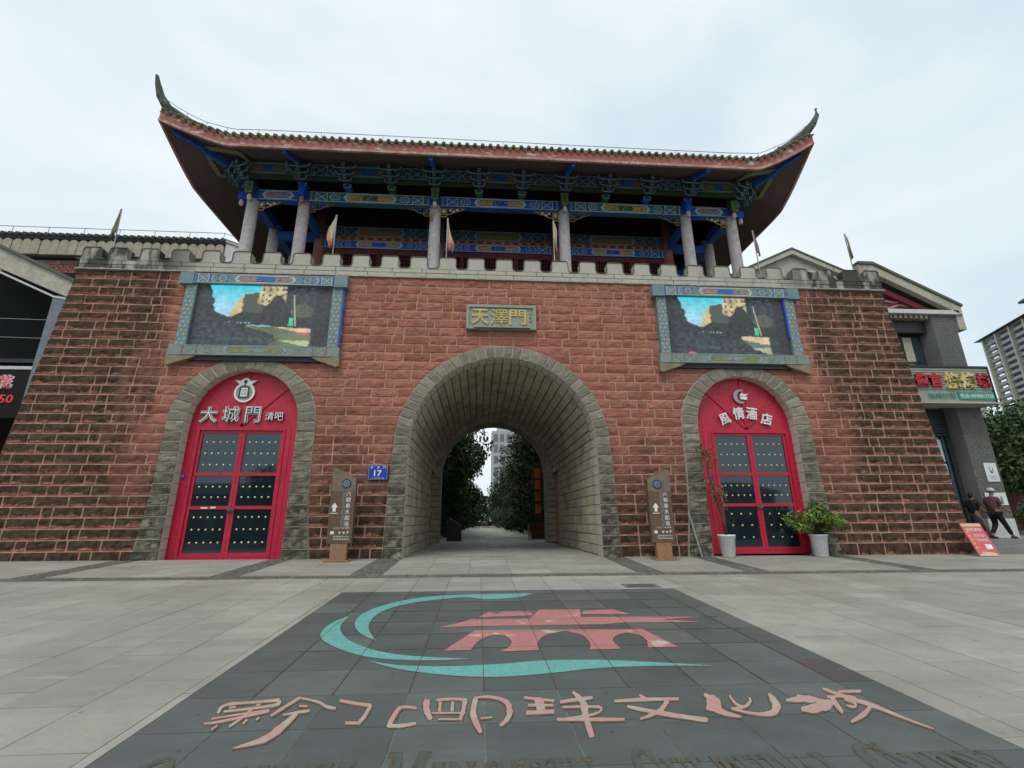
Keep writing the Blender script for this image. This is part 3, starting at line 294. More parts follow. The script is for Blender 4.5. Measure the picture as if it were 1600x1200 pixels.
EMB_CHARS_RIM=[[[(-2.942, -10.761), (-2.957, -10.725), (-2.969, -10.685), (-2.969, -10.655), (-2.956, -10.629), (-2.921, -10.592), (-2.846, -10.591), (-2.773, -10.576), (-2.707, -10.569), (-2.654, -10.563), (-2.606, -10.561), (-2.563, -10.566), (-2.538, -10.559), (-2.593, -10.432), (-2.622, -10.433), (-2.655, -10.452), (-2.7, -10.465), (-2.751, -10.477), (-2.817, -10.484), (-2.901, -10.483), (-2.969, -10.506), (-3.03, -10.511), (-3.044, -10.563), (-3.027, -10.634), (-3.005, -10.69), (-3.0, -10.717)], [(-2.588, -10.514), (-2.575, -10.54), (-2.576, -10.532), (-2.57, -10.53), (-2.597, -10.549), (-2.669, -10.589), (-2.78, -10.62), (-2.891, -10.645), (-2.965, -10.665), (-2.919, -10.748), (-2.844, -10.733), (-2.735, -10.708), (-2.623, -10.682), (-2.539, -10.666), (-2.51, -10.63), (-2.508, -10.57), (-2.538, -10.509), (-2.542, -10.497)], [(-2.969, -10.955), (-2.951, -10.953), (-2.921, -10.958), (-2.887, -10.949), (-2.834, -10.943), (-2.77, -10.901), (-2.684, -10.849), (-2.599, -10.797), (-2.537, -10.763), (-2.577, -10.685), (-2.639, -10.721), (-2.729, -10.768), (-2.821, -10.814), (-2.895, -10.841), (-2.933, -10.872), (-2.968, -10.877), (-2.988, -10.889), (-3.006, -10.892)], [(-2.952, -10.872), (-2.879, -10.835), (-2.754, -10.808), (-2.638, -10.757), (-2.55, -10.734), (-2.586, -10.66), (-2.668, -10.697), (-2.796, -10.73), (-2.907, -10.785), (-2.993, -10.803)], [(-2.75, -10.636), (-2.754, -10.67), (-2.756, -10.721), (-2.759, -10.774), (-2.763, -10.819), (-2.762, -10.867), (-2.768, -10.906), (-2.772, -10.941), (-2.776, -10.963), (-2.73, -11.021), (-2.727, -10.998), (-2.719, -10.969), (-2.712, -10.93), (-2.701, -10.896), (-2.698, -10.848), (-2.697, -10.793), (-2.696, -10.741), (-2.697, -10.702)], [(-2.844, -11.062), (-2.844, -11.047), (-2.842, -11.025), (-2.837, -11.006), (-2.837, -10.989), (-2.882, -10.936), (-2.885, -10.95), (-2.884, -10.975), (-2.886, -10.997), (-2.889, -11.01)], [(-2.695, -10.848), (-2.692, -10.867), (-2.699, -10.882), (-2.689, -10.915), (-2.691, -10.928), (-2.645, -10.977), (-2.648, -10.959), (-2.64, -10.945), (-2.649, -10.914), (-2.648, -10.9)], [(-2.611, -10.811), (-2.613, -10.82), (-2.618, -10.829), (-2.612, -10.854), (-2.616, -10.86), (-2.573, -10.915), (-2.575, -10.901), (-2.565, -10.897), (-2.567, -10.878), (-2.567, -10.867)], [(-2.908, -10.678), (-2.899, -10.673), (-2.89, -10.66), (-2.875, -10.656), (-2.862, -10.659), (-2.907, -10.578), (-2.912, -10.589), (-2.925, -10.597), (-2.943, -10.595), (-2.954, -10.597)], [(-2.703, -10.638), (-2.692, -10.644), (-2.686, -10.633), (-2.677, -10.629), (-2.672, -10.623), (-2.715, -10.54), (-2.723, -10.54), (-2.732, -10.545), (-2.744, -10.544), (-2.746, -10.556)], [(-2.424, -10.405), (-2.439, -10.432), (-2.452, -10.482), (-2.465, -10.542), (-2.485, -10.584), (-2.498, -10.64), (-2.512, -10.697), (-2.529, -10.742), (-2.531, -10.786), (-2.484, -10.854), (-2.467, -10.833), (-2.456, -10.782), (-2.439, -10.73), (-2.422, -10.683), (-2.412, -10.625), (-2.393, -10.578), (-2.378, -10.533), (-2.373, -10.491)], [(-2.391, -10.501), (-2.352, -10.526), (-2.301, -10.548), (-2.247, -10.577), (-2.203, -10.602), (-2.173, -10.629), (-2.148, -10.648), (-2.121, -10.694), (-2.093, -10.713), (-2.062, -10.738), (-2.036, -10.741), (-2.012, -10.751), (-1.996, -10.756), (-2.019, -10.66), (-2.035, -10.653), (-2.058, -10.646), (-2.085, -10.626), (-2.107, -10.62), (-2.128, -10.593), (-2.151, -10.584), (-2.182, -10.543), (-2.22, -10.512), (-2.269, -10.482), (-2.326, -10.454), (-2.38, -10.425), (-2.415, -10.414)], [(-2.327, -10.678), (-2.312, -10.681), (-2.289, -10.687), (-2.268, -10.688), (-2.254, -10.687), (-2.282, -10.605), (-2.298, -10.6), (-2.321, -10.596), (-2.341, -10.596), (-2.356, -10.596)], [(-2.396, -10.843), (-2.376, -10.838), (-2.349, -10.829), (-2.316, -10.823), (-2.289, -10.812), (-2.265, -10.801), (-2.234, -10.805), (-2.217, -10.785), (-2.198, -10.786), (-2.237, -10.69), (-2.251, -10.7), (-2.281, -10.693), (-2.302, -10.713), (-2.33, -10.72), (-2.357, -10.731), (-2.385, -10.751), (-2.411, -10.765), (-2.427, -10.777)], [(-2.336, -10.745), (-2.344, -10.787), (-2.356, -10.846), (-2.373, -10.904), (-2.386, -10.961), (-2.389, -11.022), (-2.393, -11.078), (-2.408, -11.118), (-2.432, -11.152), (-2.458, -11.206), (-2.5, -11.252), (-2.538, -11.296), (-2.567, -11.322), (-2.544, -11.358), (-2.509, -11.345), (-2.452, -11.334), (-2.395, -11.312), (-2.344, -11.29), (-2.323, -11.241), (-2.311, -11.187), (-2.298, -11.139), (-2.284, -11.093), (-2.278, -11.026), (-2.279, -10.945), (-2.278, -10.873), (-2.278, -10.822)]], [[(-2.009, -10.598), (-1.984, -10.605), (-1.947, -10.628), (-1.906, -10.643), (-1.865, -10.666), (-1.822, -10.681), (-1.777, -10.699), (-1.735, -10.715), (-1.708, -10.719), (-1.726, -10.61), (-1.756, -10.594), (-1.798, -10.582), (-1.844, -10.567), (-1.887, -10.549), (-1.926, -10.537), (-1.969, -10.514), (-2.005, -10.502), (-2.032, -10.485)], [(-1.749, -10.628), (-1.752, -10.671), (-1.754, -10.734), (-1.751, -10.803), (-1.755, -10.852), (-1.759, -10.888), (-1.764, -10.922), (-1.765, -10.957), (-1.771, -10.973), (-1.725, -11.04), (-1.723, -11.017), (-1.713, -10.996), (-1.705, -10.961), (-1.7, -10.917), (-1.698, -10.86), (-1.694, -10.796), (-1.695, -10.73), (-1.697, -10.683)], [(-1.84, -11.032), (-1.815, -11.034), (-1.782, -11.027), (-1.743, -11.039), (-1.719, -11.04), (-1.74, -10.951), (-1.765, -10.949), (-1.8, -10.956), (-1.839, -10.944), (-1.864, -10.943)], [(-1.316, -10.702), (-1.343, -10.689), (-1.382, -10.677), (-1.425, -10.66), (-1.465, -10.652), (-1.487, -10.69), (-1.5, -10.733), (-1.504, -10.78), (-1.515, -10.82), (-1.52, -10.88), (-1.513, -10.96), (-1.516, -11.021), (-1.521, -11.059), (-1.468, -11.109), (-1.469, -11.066), (-1.465, -11.007), (-1.451, -10.953), (-1.446, -10.899), (-1.448, -10.848), (-1.443, -10.814), (-1.44, -10.791), (-1.43, -10.784), (-1.409, -10.768), (-1.373, -10.769), (-1.335, -10.784), (-1.309, -10.789)], [(-1.49, -11.106), (-1.469, -11.108), (-1.439, -11.109), (-1.406, -11.112), (-1.374, -11.113), (-1.348, -11.088), (-1.317, -11.086), (-1.29, -11.079), (-1.274, -11.066), (-1.29, -10.994), (-1.31, -10.995), (-1.334, -11.009), (-1.361, -11.029), (-1.393, -11.016), (-1.422, -11.021), (-1.455, -11.021), (-1.485, -11.017), (-1.507, -11.015)]], [[(-1.278, -10.558), (-1.273, -10.594), (-1.272, -10.647), (-1.276, -10.71), (-1.258, -10.78), (-1.244, -10.85), (-1.219, -10.909), (-1.202, -10.963), (-1.19, -10.997), (-1.148, -10.952), (-1.158, -10.914), (-1.175, -10.862), (-1.185, -10.801), (-1.197, -10.759), (-1.194, -10.722), (-1.204, -10.674), (-1.206, -10.626), (-1.204, -10.592)], [(-1.154, -10.637), (-1.129, -10.635), (-1.093, -10.629), (-1.054, -10.625), (-1.017, -10.622), (-0.98, -10.629), (-0.941, -10.63), (-0.906, -10.633), (-0.882, -10.641), (-0.883, -10.546), (-0.907, -10.545), (-0.943, -10.536), (-0.984, -10.525), (-1.023, -10.527), (-1.063, -10.527), (-1.104, -10.533), (-1.14, -10.537), (-1.165, -10.542)], [(-0.932, -10.587), (-0.937, -10.621), (-0.933, -10.672), (-0.93, -10.726), (-0.939, -10.772), (-0.938, -10.829), (-0.942, -10.891), (-0.95, -10.943), (-0.954, -10.981), (-0.908, -11.016), (-0.903, -10.981), (-0.898, -10.925), (-0.889, -10.866), (-0.878, -10.809), (-0.881, -10.748), (-0.875, -10.692), (-0.869, -10.644), (-0.872, -10.607)], [(-1.171, -10.884), (-1.114, -10.882), (-1.03, -10.891), (-0.947, -10.901), (-0.89, -10.899), (-0.892, -10.832), (-0.95, -10.823), (-1.035, -10.825), (-1.119, -10.825), (-1.177, -10.817)], [(-1.144, -10.625), (-1.143, -10.667), (-1.141, -10.727), (-1.133, -10.786), (-1.133, -10.825), (-1.087, -10.835), (-1.091, -10.795), (-1.089, -10.738), (-1.092, -10.678), (-1.096, -10.636)], [(-1.03, -10.63), (-1.031, -10.67), (-1.028, -10.728), (-1.028, -10.783), (-1.029, -10.82), (-0.983, -10.835), (-0.984, -10.798), (-0.984, -10.743), (-0.982, -10.686), (-0.983, -10.646)], [(-1.108, -11.004), (-1.074, -11.007), (-1.025, -11.006), (-0.975, -11.019), (-0.941, -11.015), (-0.944, -10.948), (-0.979, -10.939), (-1.029, -10.946), (-1.08, -10.938), (-1.114, -10.937)], [(-0.829, -10.536), (-0.839, -10.601), (-0.846, -10.697), (-0.858, -10.802), (-0.867, -10.914), (-0.838, -11.015), (-0.821, -11.117), (-0.793, -11.193), (-0.78, -11.247), (-0.74, -11.209), (-0.752, -11.153), (-0.763, -11.064), (-0.785, -10.976), (-0.781, -10.893), (-0.792, -10.821), (-0.791, -10.729), (-0.778, -10.642), (-0.774, -10.574)], [(-0.812, -10.61), (-0.787, -10.61), (-0.752, -10.596), (-0.714, -10.602), (-0.678, -10.603), (-0.644, -10.626), (-0.606, -10.641), (-0.577, -10.684), (-0.558, -10.714), (-0.553, -10.747), (-0.544, -10.778), (-0.552, -10.825), (-0.545, -10.863), (-0.553, -10.89), (-0.554, -10.914), (-0.555, -10.943), (-0.569, -10.957), (-0.572, -11.002), (-0.59, -11.034), (-0.607, -11.066), (-0.618, -11.092), (-0.598, -11.15), (-0.584, -11.135), (-0.564, -11.109), (-0.543, -11.074), (-0.516, -11.051), (-0.508, -11.0), (-0.492, -10.961), (-0.481, -10.912), (-0.484, -10.858), (-0.476, -10.801), (-0.488, -10.74), (-0.492, -10.663), (-0.517, -10.604), (-0.55, -10.561), (-0.591, -10.545), (-0.631, -10.512), (-0.672, -10.503), (-0.713, -10.493), (-0.755, -10.508), (-0.792, -10.508), (-0.816, -10.518)], [(-0.762, -11.009), (-0.742, -11.01), (-0.714, -11.001), (-0.686, -11.002), (-0.666, -11.0), (-0.667, -10.936), (-0.686, -10.938), (-0.715, -10.945), (-0.744, -10.941), (-0.764, -10.946)]], [[(-0.372, -10.641), (-0.319, -10.662), (-0.242, -10.688), (-0.165, -10.715), (-0.112, -10.726), (-0.091, -10.62), (-0.143, -10.597), (-0.222, -10.572), (-0.301, -10.546), (-0.357, -10.532)], [(-0.351, -10.799), (-0.305, -10.798), (-0.239, -10.801), (-0.174, -10.811), (-0.129, -10.814), (-0.114, -10.718), (-0.16, -10.714), (-0.228, -10.716), (-0.295, -10.709), (-0.341, -10.703)], [(-0.382, -10.959), (-0.335, -10.963), (-0.263, -10.953), (-0.193, -10.954), (-0.144, -10.952), (-0.128, -10.831), (-0.178, -10.831), (-0.251, -10.838), (-0.323, -10.832), (-0.373, -10.84)], [(-0.288, -10.659), (-0.285, -10.709), (-0.295, -10.787), (-0.29, -10.855), (-0.294, -10.904), (-0.195, -10.866), (-0.196, -10.819), (-0.185, -10.743), (-0.189, -10.671), (-0.183, -10.616)], [(-0.06, -10.756), (0.0, -10.75), (0.091, -10.727), (0.185, -10.696), (0.249, -10.683), (0.269, -10.573), (0.203, -10.591), (0.109, -10.605), (0.016, -10.627), (-0.049, -10.651)], [(0.081, -10.526), (0.089, -10.574), (0.099, -10.64), (0.112, -10.703), (0.104, -10.772), (0.106, -10.81), (0.093, -10.861), (0.085, -10.928), (0.07, -11.01), (0.062, -11.107), (0.059, -11.209), (0.056, -11.299), (0.051, -11.36), (0.112, -11.331), (0.117, -11.269), (0.129, -11.174), (0.144, -11.066), (0.154, -10.976), (0.159, -10.911), (0.175, -10.847), (0.181, -10.776), (0.192, -10.689), (0.172, -10.623), (0.158, -10.547), (0.139, -10.49), (0.127, -10.448)], [(-0.057, -10.85), (0.008, -10.854), (0.103, -10.858), (0.196, -10.864), (0.254, -10.868), (0.259, -10.884), (0.262, -10.871), (0.241, -10.902), (0.2, -10.922), (0.126, -10.957), (0.026, -10.977), (-0.071, -11.006), (-0.136, -11.012), (-0.143, -11.079), (-0.077, -11.058), (0.017, -11.047), (0.116, -11.02), (0.19, -11.003), (0.241, -10.96), (0.28, -10.916), (0.305, -10.832), (0.279, -10.794), (0.219, -10.769), (0.122, -10.765), (0.024, -10.767), (-0.043, -10.769)], [(-0.145, -11.082), (-0.092, -11.078), (-0.019, -11.09), (0.063, -11.1), (0.139, -11.103), (0.212, -11.112), (0.289, -11.114), (0.359, -11.111), (0.405, -11.118), (0.43, -11.035), (0.381, -11.037), (0.314, -11.024), (0.237, -11.016), (0.161, -11.015), (0.083, -11.008), (-0.003, -11.007), (-0.08, -11.009), (-0.131, -10.998)]], [[(0.423, -10.762), (0.474, -10.767), (0.548, -10.767), (0.635, -10.756), (0.715, -10.757), (0.796, -10.754), (0.88, -10.762), (0.956, -10.764), (1.013, -10.758), (1.055, -10.658), (1.004, -10.648), (0.925, -10.645), (0.835, -10.649), (0.753, -10.646), (0.668, -10.653), (0.583, -10.649), (0.504, -10.659), (0.448, -10.67)], [(0.677, -10.645), (0.685, -10.658), (0.69, -10.69), (0.699, -10.716), (0.706, -10.73), (0.759, -10.645), (0.755, -10.625), (0.746, -10.599), (0.733, -10.579), (0.73, -10.556)], [(0.498, -10.877), (0.542, -10.904), (0.602, -10.951), (0.669, -11.005), (0.746, -11.038), (0.826, -11.086), (0.921, -11.125), (1.006, -11.161), (1.064, -11.187), (1.124, -11.08), (1.064, -11.055), (0.977, -11.017), (0.882, -10.971), (0.793, -10.939), (0.722, -10.889), (0.644, -10.855), (0.578, -10.821), (0.533, -10.792)], [(0.903, -10.703), (0.874, -10.741), (0.839, -10.799), (0.801, -10.855), (0.762, -10.899), (0.711, -10.94), (0.649, -10.98), (0.591, -11.017), (0.551, -11.046), (0.539, -11.114), (0.577, -11.098), (0.633, -11.07), (0.696, -11.034), (0.755, -10.991), (0.808, -10.936), (0.857, -10.875), (0.897, -10.821), (0.923, -10.78)]], [[(1.289, -10.643), (1.278, -10.676), (1.264, -10.721), (1.263, -10.749), (1.244, -10.791), (1.251, -10.801), (1.23, -10.84), (1.202, -10.877), (1.186, -10.892), (1.185, -10.892), (1.177, -10.903), (1.188, -10.923), (1.164, -10.943), (1.327, -10.939), (1.321, -10.922), (1.358, -10.888), (1.381, -10.837), (1.404, -10.774), (1.406, -10.729), (1.391, -10.705), (1.38, -10.682), (1.396, -10.633), (1.377, -10.617), (1.372, -10.588), (1.352, -10.583), (1.338, -10.582)], [(1.159, -10.962), (1.172, -10.973), (1.191, -10.986), (1.211, -11.001), (1.229, -11.009), (1.249, -11.006), (1.258, -11.017), (1.267, -11.024), (1.276, -11.024), (1.338, -10.927), (1.334, -10.917), (1.324, -10.91), (1.309, -10.906), (1.301, -10.886), (1.28, -10.878), (1.252, -10.875), (1.226, -10.873), (1.207, -10.872)], [(1.191, -10.975), (1.204, -10.995), (1.224, -11.023), (1.251, -11.048), (1.269, -11.082), (1.298, -11.1), (1.333, -11.109), (1.358, -11.127), (1.383, -11.126), (1.422, -11.067), (1.413, -11.043), (1.386, -11.028), (1.367, -10.996), (1.35, -10.966), (1.33, -10.939), (1.323, -10.889), (1.314, -10.845), (1.306, -10.815)], [(1.499, -10.694), (1.487, -10.732), (1.473, -10.785), (1.464, -10.837), (1.464, -10.877), (1.46, -10.92), (1.473, -10.941), (1.495, -10.941), (1.5, -10.955), (1.558, -10.874), (1.545, -10.87), (1.544, -10.842), (1.533, -10.826), (1.518, -10.818), (1.528, -10.779), (1.541, -10.728), (1.552, -10.679), (1.557, -10.646)], [(1.661, -10.737), (1.651, -10.755), (1.644, -10.775), (1.634, -10.789), (1.628, -10.789), (1.616, -10.811), (1.593, -10.836), (1.57, -10.849), (1.545, -10.868), (1.516, -10.877), (1.478, -10.887), (1.444, -10.891), (1.418, -10.899), (1.378, -10.977), (1.399, -10.98), (1.432, -10.978), (1.468, -10.975), (1.507, -10.961), (1.543, -10.942), (1.58, -10.906), (1.613, -10.875), (1.648, -10.845), (1.678, -10.794), (1.695, -10.754), (1.708, -10.726), (1.713, -10.711)], [(1.384, -10.983), (1.409, -11.003), (1.438, -11.042), (1.477, -11.075), (1.519, -11.091), (1.557, -11.104), (1.593, -11.117), (1.63, -11.126), (1.675, -11.114), (1.731, -11.079), (1.791, -11.011), (1.849, -10.944), (1.903, -10.862), (1.941, -10.777), (1.942, -10.716), (1.951, -10.657), (1.951, -10.621), (1.876, -10.683), (1.85, -10.741), (1.822, -10.811), (1.78, -10.887), (1.768, -10.918), (1.764, -10.93), (1.76, -10.948), (1.754, -10.948), (1.741, -10.963), (1.711, -10.978), (1.665, -10.998), (1.618, -11.007), (1.577, -11.002), (1.542, -10.979), (1.5, -10.952), (1.458, -10.93), (1.433, -10.908)]], [[(1.954, -10.854), (1.97, -10.865), (1.999, -10.869), (2.042, -10.858), (2.065, -10.872), (2.103, -10.866), (2.123, -10.89), (2.164, -10.883), (2.179, -10.896), (2.284, -10.761), (2.26, -10.76), (2.245, -10.731), (2.201, -10.735), (2.176, -10.714), (2.13, -10.727), (2.098, -10.718), (2.058, -10.729), (2.025, -10.744)], [(2.104, -10.768), (2.117, -10.79), (2.132, -10.824), (2.168, -10.834), (2.19, -10.854), (2.202, -10.877), (2.202, -10.912), (2.196, -10.95), (2.21, -10.957), (2.347, -10.814), (2.354, -10.785), (2.335, -10.771), (2.317, -10.749), (2.301, -10.723), (2.277, -10.699), (2.254, -10.668), (2.209, -10.67), (2.18, -10.668)], [(1.958, -11.047), (1.971, -11.057), (1.998, -11.061), (2.015, -11.086), (2.038, -11.105), (2.095, -11.073), (2.127, -11.078), (2.175, -11.047), (2.19, -11.046), (2.193, -11.043), (2.2, -11.033), (2.194, -11.044), (2.208, -11.041), (2.377, -10.889), (2.395, -10.866), (2.393, -10.849), (2.396, -10.812), (2.37, -10.799), (2.323, -10.815), (2.288, -10.815), (2.228, -10.858), (2.207, -10.847), (2.158, -10.879), (2.106, -10.908), (2.073, -10.911), (2.045, -10.921)], [(2.463, -10.618), (2.478, -10.666), (2.494, -10.738), (2.518, -10.808), (2.542, -10.865), (2.569, -10.899), (2.59, -10.932), (2.606, -10.971), (2.624, -11.014), (2.643, -11.069), (2.664, -11.128), (2.679, -11.194), (2.7, -11.247), (2.718, -11.302), (2.741, -11.352), (2.759, -11.396), (2.775, -11.424), (2.829, -11.379), (2.823, -11.343), (2.807, -11.296), (2.792, -11.238), (2.774, -11.182), (2.765, -11.118), (2.75, -11.051), (2.741, -10.978), (2.725, -10.917), (2.706, -10.872), (2.68, -10.841), (2.659, -10.807), (2.645, -10.759), (2.623, -10.699), (2.596, -10.63), (2.567, -10.57), (2.549, -10.524)], [(2.56, -10.699), (2.605, -10.699), (2.667, -10.706), (2.736, -10.704), (2.78, -10.706), (2.868, -10.6), (2.822, -10.599), (2.759, -10.592), (2.688, -10.595), (2.643, -10.593)], [(2.369, -10.807), (2.407, -10.808), (2.466, -10.803), (2.526, -10.801), (2.565, -10.808), (2.595, -10.804), (2.599, -10.822), (2.599, -10.837), (2.608, -10.841), (2.687, -10.762), (2.689, -10.747), (2.682, -10.736), (2.664, -10.727), (2.65, -10.705), (2.601, -10.705), (2.542, -10.704), (2.485, -10.704), (2.443, -10.707)], [(2.389, -10.797), (2.373, -10.829), (2.351, -10.873), (2.331, -10.919), (2.307, -10.966), (2.295, -11.005), (2.282, -11.046), (2.267, -11.083), (2.261, -11.106), (2.34, -11.052), (2.357, -11.021), (2.376, -10.981), (2.401, -10.932), (2.427, -10.885), (2.443, -10.844), (2.468, -10.795), (2.487, -10.752), (2.5, -10.722)], [(2.487, -10.861), (2.492, -10.878), (2.5, -10.903), (2.506, -10.927), (2.511, -10.94), (2.503, -10.944), (2.51, -10.938), (2.515, -10.93), (2.523, -10.929), (2.518, -10.927), (2.5, -10.923), (2.497, -10.901), (2.476, -10.906), (2.416, -10.969), (2.409, -10.994), (2.424, -11.002), (2.43, -11.024), (2.45, -11.028), (2.49, -11.007), (2.536, -10.963), (2.581, -10.91), (2.595, -10.869), (2.598, -10.838), (2.586, -10.814), (2.572, -10.795), (2.562, -10.782)], [(2.659, -10.929), (2.624, -10.954), (2.575, -10.993), (2.525, -11.032), (2.478, -11.068), (2.424, -11.104), (2.359, -11.146), (2.301, -11.18), (2.259, -11.209), (2.221, -11.279), (2.255, -11.265), (2.31, -11.238), (2.371, -11.207), (2.433, -11.17), (2.495, -11.127), (2.556, -11.077), (2.608, -11.032), (2.644, -10.999)]]]
# ------------------------------------------------------------------ mesh helpers
class MB:
    def __init__(s): s.v = []; s.f = []; s.a = {}
    def add(s, vs, fs, **at):
        o = len(s.v); s.v += [tuple(p) for p in vs]; s.f += [tuple(i+o for i in f) for f in fs]
        for k in set(list(s.a)+list(at)):
            L_ = s.a.setdefault(k, []); L_ += [0.]*(o-len(L_))
            val = at.get(k, 0.); L_ += list(val) if isinstance(val, (list, tuple)) else [val]*len(vs)
        return s
    def merge(s, o): return s.add(o.v, o.f, **{k: v+[0.]*(len(o.v)-len(v)) for k, v in o.a.items()})
    def box(s, x0, x1, y0, y1, z0, z1, **at):
        return s.add([(x0,y0,z0),(x1,y0,z0),(x1,y1,z0),(x0,y1,z0),(x0,y0,z1),(x1,y0,z1),(x1,y1,z1),(x0,y1,z1)],
                     [(3,2,1,0),(4,5,6,7),(0,1,5,4),(1,2,6,5),(2,3,7,6),(3,0,4,7)], **at)
    def hexa(s, b, t, **at):
        return s.add(list(b)+list(t), [(3,2,1,0),(4,5,6,7),(0,1,5,4),(1,2,6,5),(2,3,7,6),(3,0,4,7)], **at)
    def prism(s, pts, fn, d0, d1, **at):
        # polygon pts (u,v) mapped by fn(u,v,d), from depth d0 to d1
        n = len(pts)
        return s.add([fn(u, v, d0) for u, v in pts]+[fn(u, v, d1) for u, v in pts],
                     [tuple(range(n)), tuple(range(2*n-1, n-1, -1))]+[(i, (i+1) % n, n+(i+1) % n, n+i) for i in range(n)], **at)
    def bar(s, p, q, w_, h_=None, upv=(0, 0, 1), **at):
        p = Vector(p); q = Vector(q); d = (q-p).normalized(); a = d.cross(Vector(upv))
        if a.length < 1e-4: a = d.cross(Vector((0, 1, 0)))
        a.normalize(); b_ = a.cross(d).normalized(); a *= w_/2; b_ *= (h_ or w_)/2
        return s.hexa([p-a-b_, p+a-b_, p+a+b_, p-a+b_], [q-a-b_, q+a-b_, q+a+b_, q-a+b_], **at)
    def tube(s, pts, rad, n=8, cap=True, **at):
        pts = [Vector(p) for p in pts]; rs = rad if isinstance(rad, (list, tuple)) else [rad]*len(pts)
        vs = []; fs = []; ref = None
        for i, p in enumerate(pts):
            d = (pts[min(i+1, len(pts)-1)]-pts[max(i-1, 0)]).normalized()
            if ref is None: ref = d.orthogonal().normalized()
            ref = (ref-d*ref.dot(d)).normalized(); b_ = d.cross(ref)
            vs += [p+(ref*cos(2*pi*k/n)+b_*sin(2*pi*k/n))*rs[i] for k in range(n)]
        for i in range(len(pts)-1):
            fs += [(i*n+k, i*n+(k+1) % n, (i+1)*n+(k+1) % n, (i+1)*n+k) for k in range(n)]
        if cap: fs += [tuple(range(n-1, -1, -1)), tuple(range((len(pts)-1)*n, len(pts)*n))]
        return s.add(vs, fs, **at)
    def lathe(s, c, prof, n=16, **at):
        vs = [(c[0]+r*cos(2*pi*k/n), c[1]+r*sin(2*pi*k/n), c[2]+z) for r, z in prof for k in range(n)]
        fs = [(i*n+k, i*n+(k+1) % n, (i+1)*n+(k+1) % n, (i+1)*n+k) for i in range(len(prof)-1) for k in range(n)]
        fs += [tuple(range(n-1, -1, -1)), tuple(range((len(prof)-1)*n, len(prof)*n))]
        return s.add(vs, fs, **at)
def link(name, me, mat, parent):
    o = bpy.data.objects.new(name, me); COL.objects.link(o)
    if mat and not me.materials: me.materials.append(MATS[mat])
    if parent is not None:
        o.parent = parent
        o.matrix_parent_inverse = Matrix.Translation(-Vector(parent.get('_at', (0, 0, 0)))) if '_at' in parent else Matrix.Identity(4)
    return o
def obj(name, mb, mat, parent=None, smooth=False, kind=None):
    me = bpy.data.meshes.new(name); me.from_pydata(mb.v, [], mb.f); 
    for k, v in mb.a.items():
        v = v+[0.]*(len(mb.v)-len(v)); a = me.attributes.new(k, 'FLOAT', 'POINT'); a.data.foreach_set('value', v)
    if smooth: me.polygons.foreach_set('use_smooth', [True]*len(me.polygons))
    me.update()
    o = link(name, me, mat, parent)
    if kind: o['kind'] = kind
    return o
def tag(o, label, cat, group=None):
    o['label'] = label; o['category'] = cat
    if group: o['group'] = group
    return o
def thing(name, at, label, cat, group=None):
    o = bpy.data.objects.new(name, None); COL.objects.link(o); o.location = at; o['_at'] = tuple(at); o.empty_display_size = .2
    return tag(o, label, cat, group)
def kids(o): return [c for c in bpy.data.objects if c.parent == o]
def dup(root, loc=None, label=None, rotz=None, scale=None):
    c = root.copy(); COL.objects.link(c)
    if loc is not None: c.location = loc
    if rotz is not None: c.rotation_euler = (0, 0, rotz)
    if scale is not None: c.scale = scale
    if label: c['label'] = label
    def rec(a, b):
        for k in kids(a):
            if k == b: continue
            d = k.copy(); COL.objects.link(d); d.parent = b; d.matrix_parent_inverse = k.matrix_parent_inverse.copy(); rec(k, d)
    rec(root, c)
    return c

# ------------------------------------------------------------------ lettering (flat outlines turned into thin solid letters)
TXT = {}
def prep(strings):
    tmp = []
    for s_, off in strings:
        c = bpy.data.curves.new('t', 'FONT'); c.body = s_; c.size = 1; c.resolution_u = 2; c.extrude = .5; c.offset = off
        o = bpy.data.objects.new('t', c); COL.objects.link(o); tmp.append((s_, off, o, c))
    bpy.context.view_layer.update(); dg = bpy.context.evaluated_depsgraph_get()
    for s_, off, o, c in tmp:
        me = bpy.data.meshes.new_from_object(o.evaluated_get(dg))
        vs = [tuple(v.co) for v in me.vertices]; fs = [tuple(p.vertices) for p in me.polygons]
        xs = [v[0] for v in vs] or [0]; ys = [v[1] for v in vs] or [0]
        TXT[(s_, off)] = (vs, fs, min(xs), max(xs), min(ys), max(ys))
        bpy.data.objects.remove(o); bpy.data.curves.remove(c); bpy.data.meshes.remove(me)
def text(mb, s_, fn, x, y, wd, ht, d0=0., d1=.02, off=0., rot=0.):
    # fit the letters into the box centred on (x, y), wd by ht; fn(u, v, depth)
    vs, fs, a, b_, c, d = TXT[(s_, off)]
    sx, sy = wd/(b_-a), ht/(d-c); out = []; cr_, sr = cos(rot), sin(rot)
    for vx, vy, vz in vs:
        u = (vx-(a+b_)/2)*sx; v = (vy-(c+d)/2)*sy
        out.append(fn(x+u*cr_-v*sr, y+u*sr+v*cr_, d0 if vz < 0 else d1))
    mb.add(out, fs)
    return mb
BI = lambda s_: ''.join(chr(0x1D400+ord(ch)-65) if 'A' <= ch <= 'Z' else ch for ch in s_)
WORDS = [(c, o) for c in '天澤門大城清吧風情酒店花官烧烤獄' for o in (0., .03, .055)]
WORDS += [(x, 0.) for x in ('清吧', '西門口', '天澤街', 'TIANZE JIE', '六', '朝', '春', '水', '剧', '场', 'Thousand Dream Theatre', '入口 广场 停车', 'P', '游客服务中心', '特色美食街区', '850', '电话:18708817758', '烧烤炒菜', '特色美食', '家常小炒', '欢迎光临', '17', '在城市生活 文明出行安全', '国')]
WORDS += [('17', .02), ('酱', .03), ('花', .06)]+[(c, .015) for c in '天澤門風情酒店']
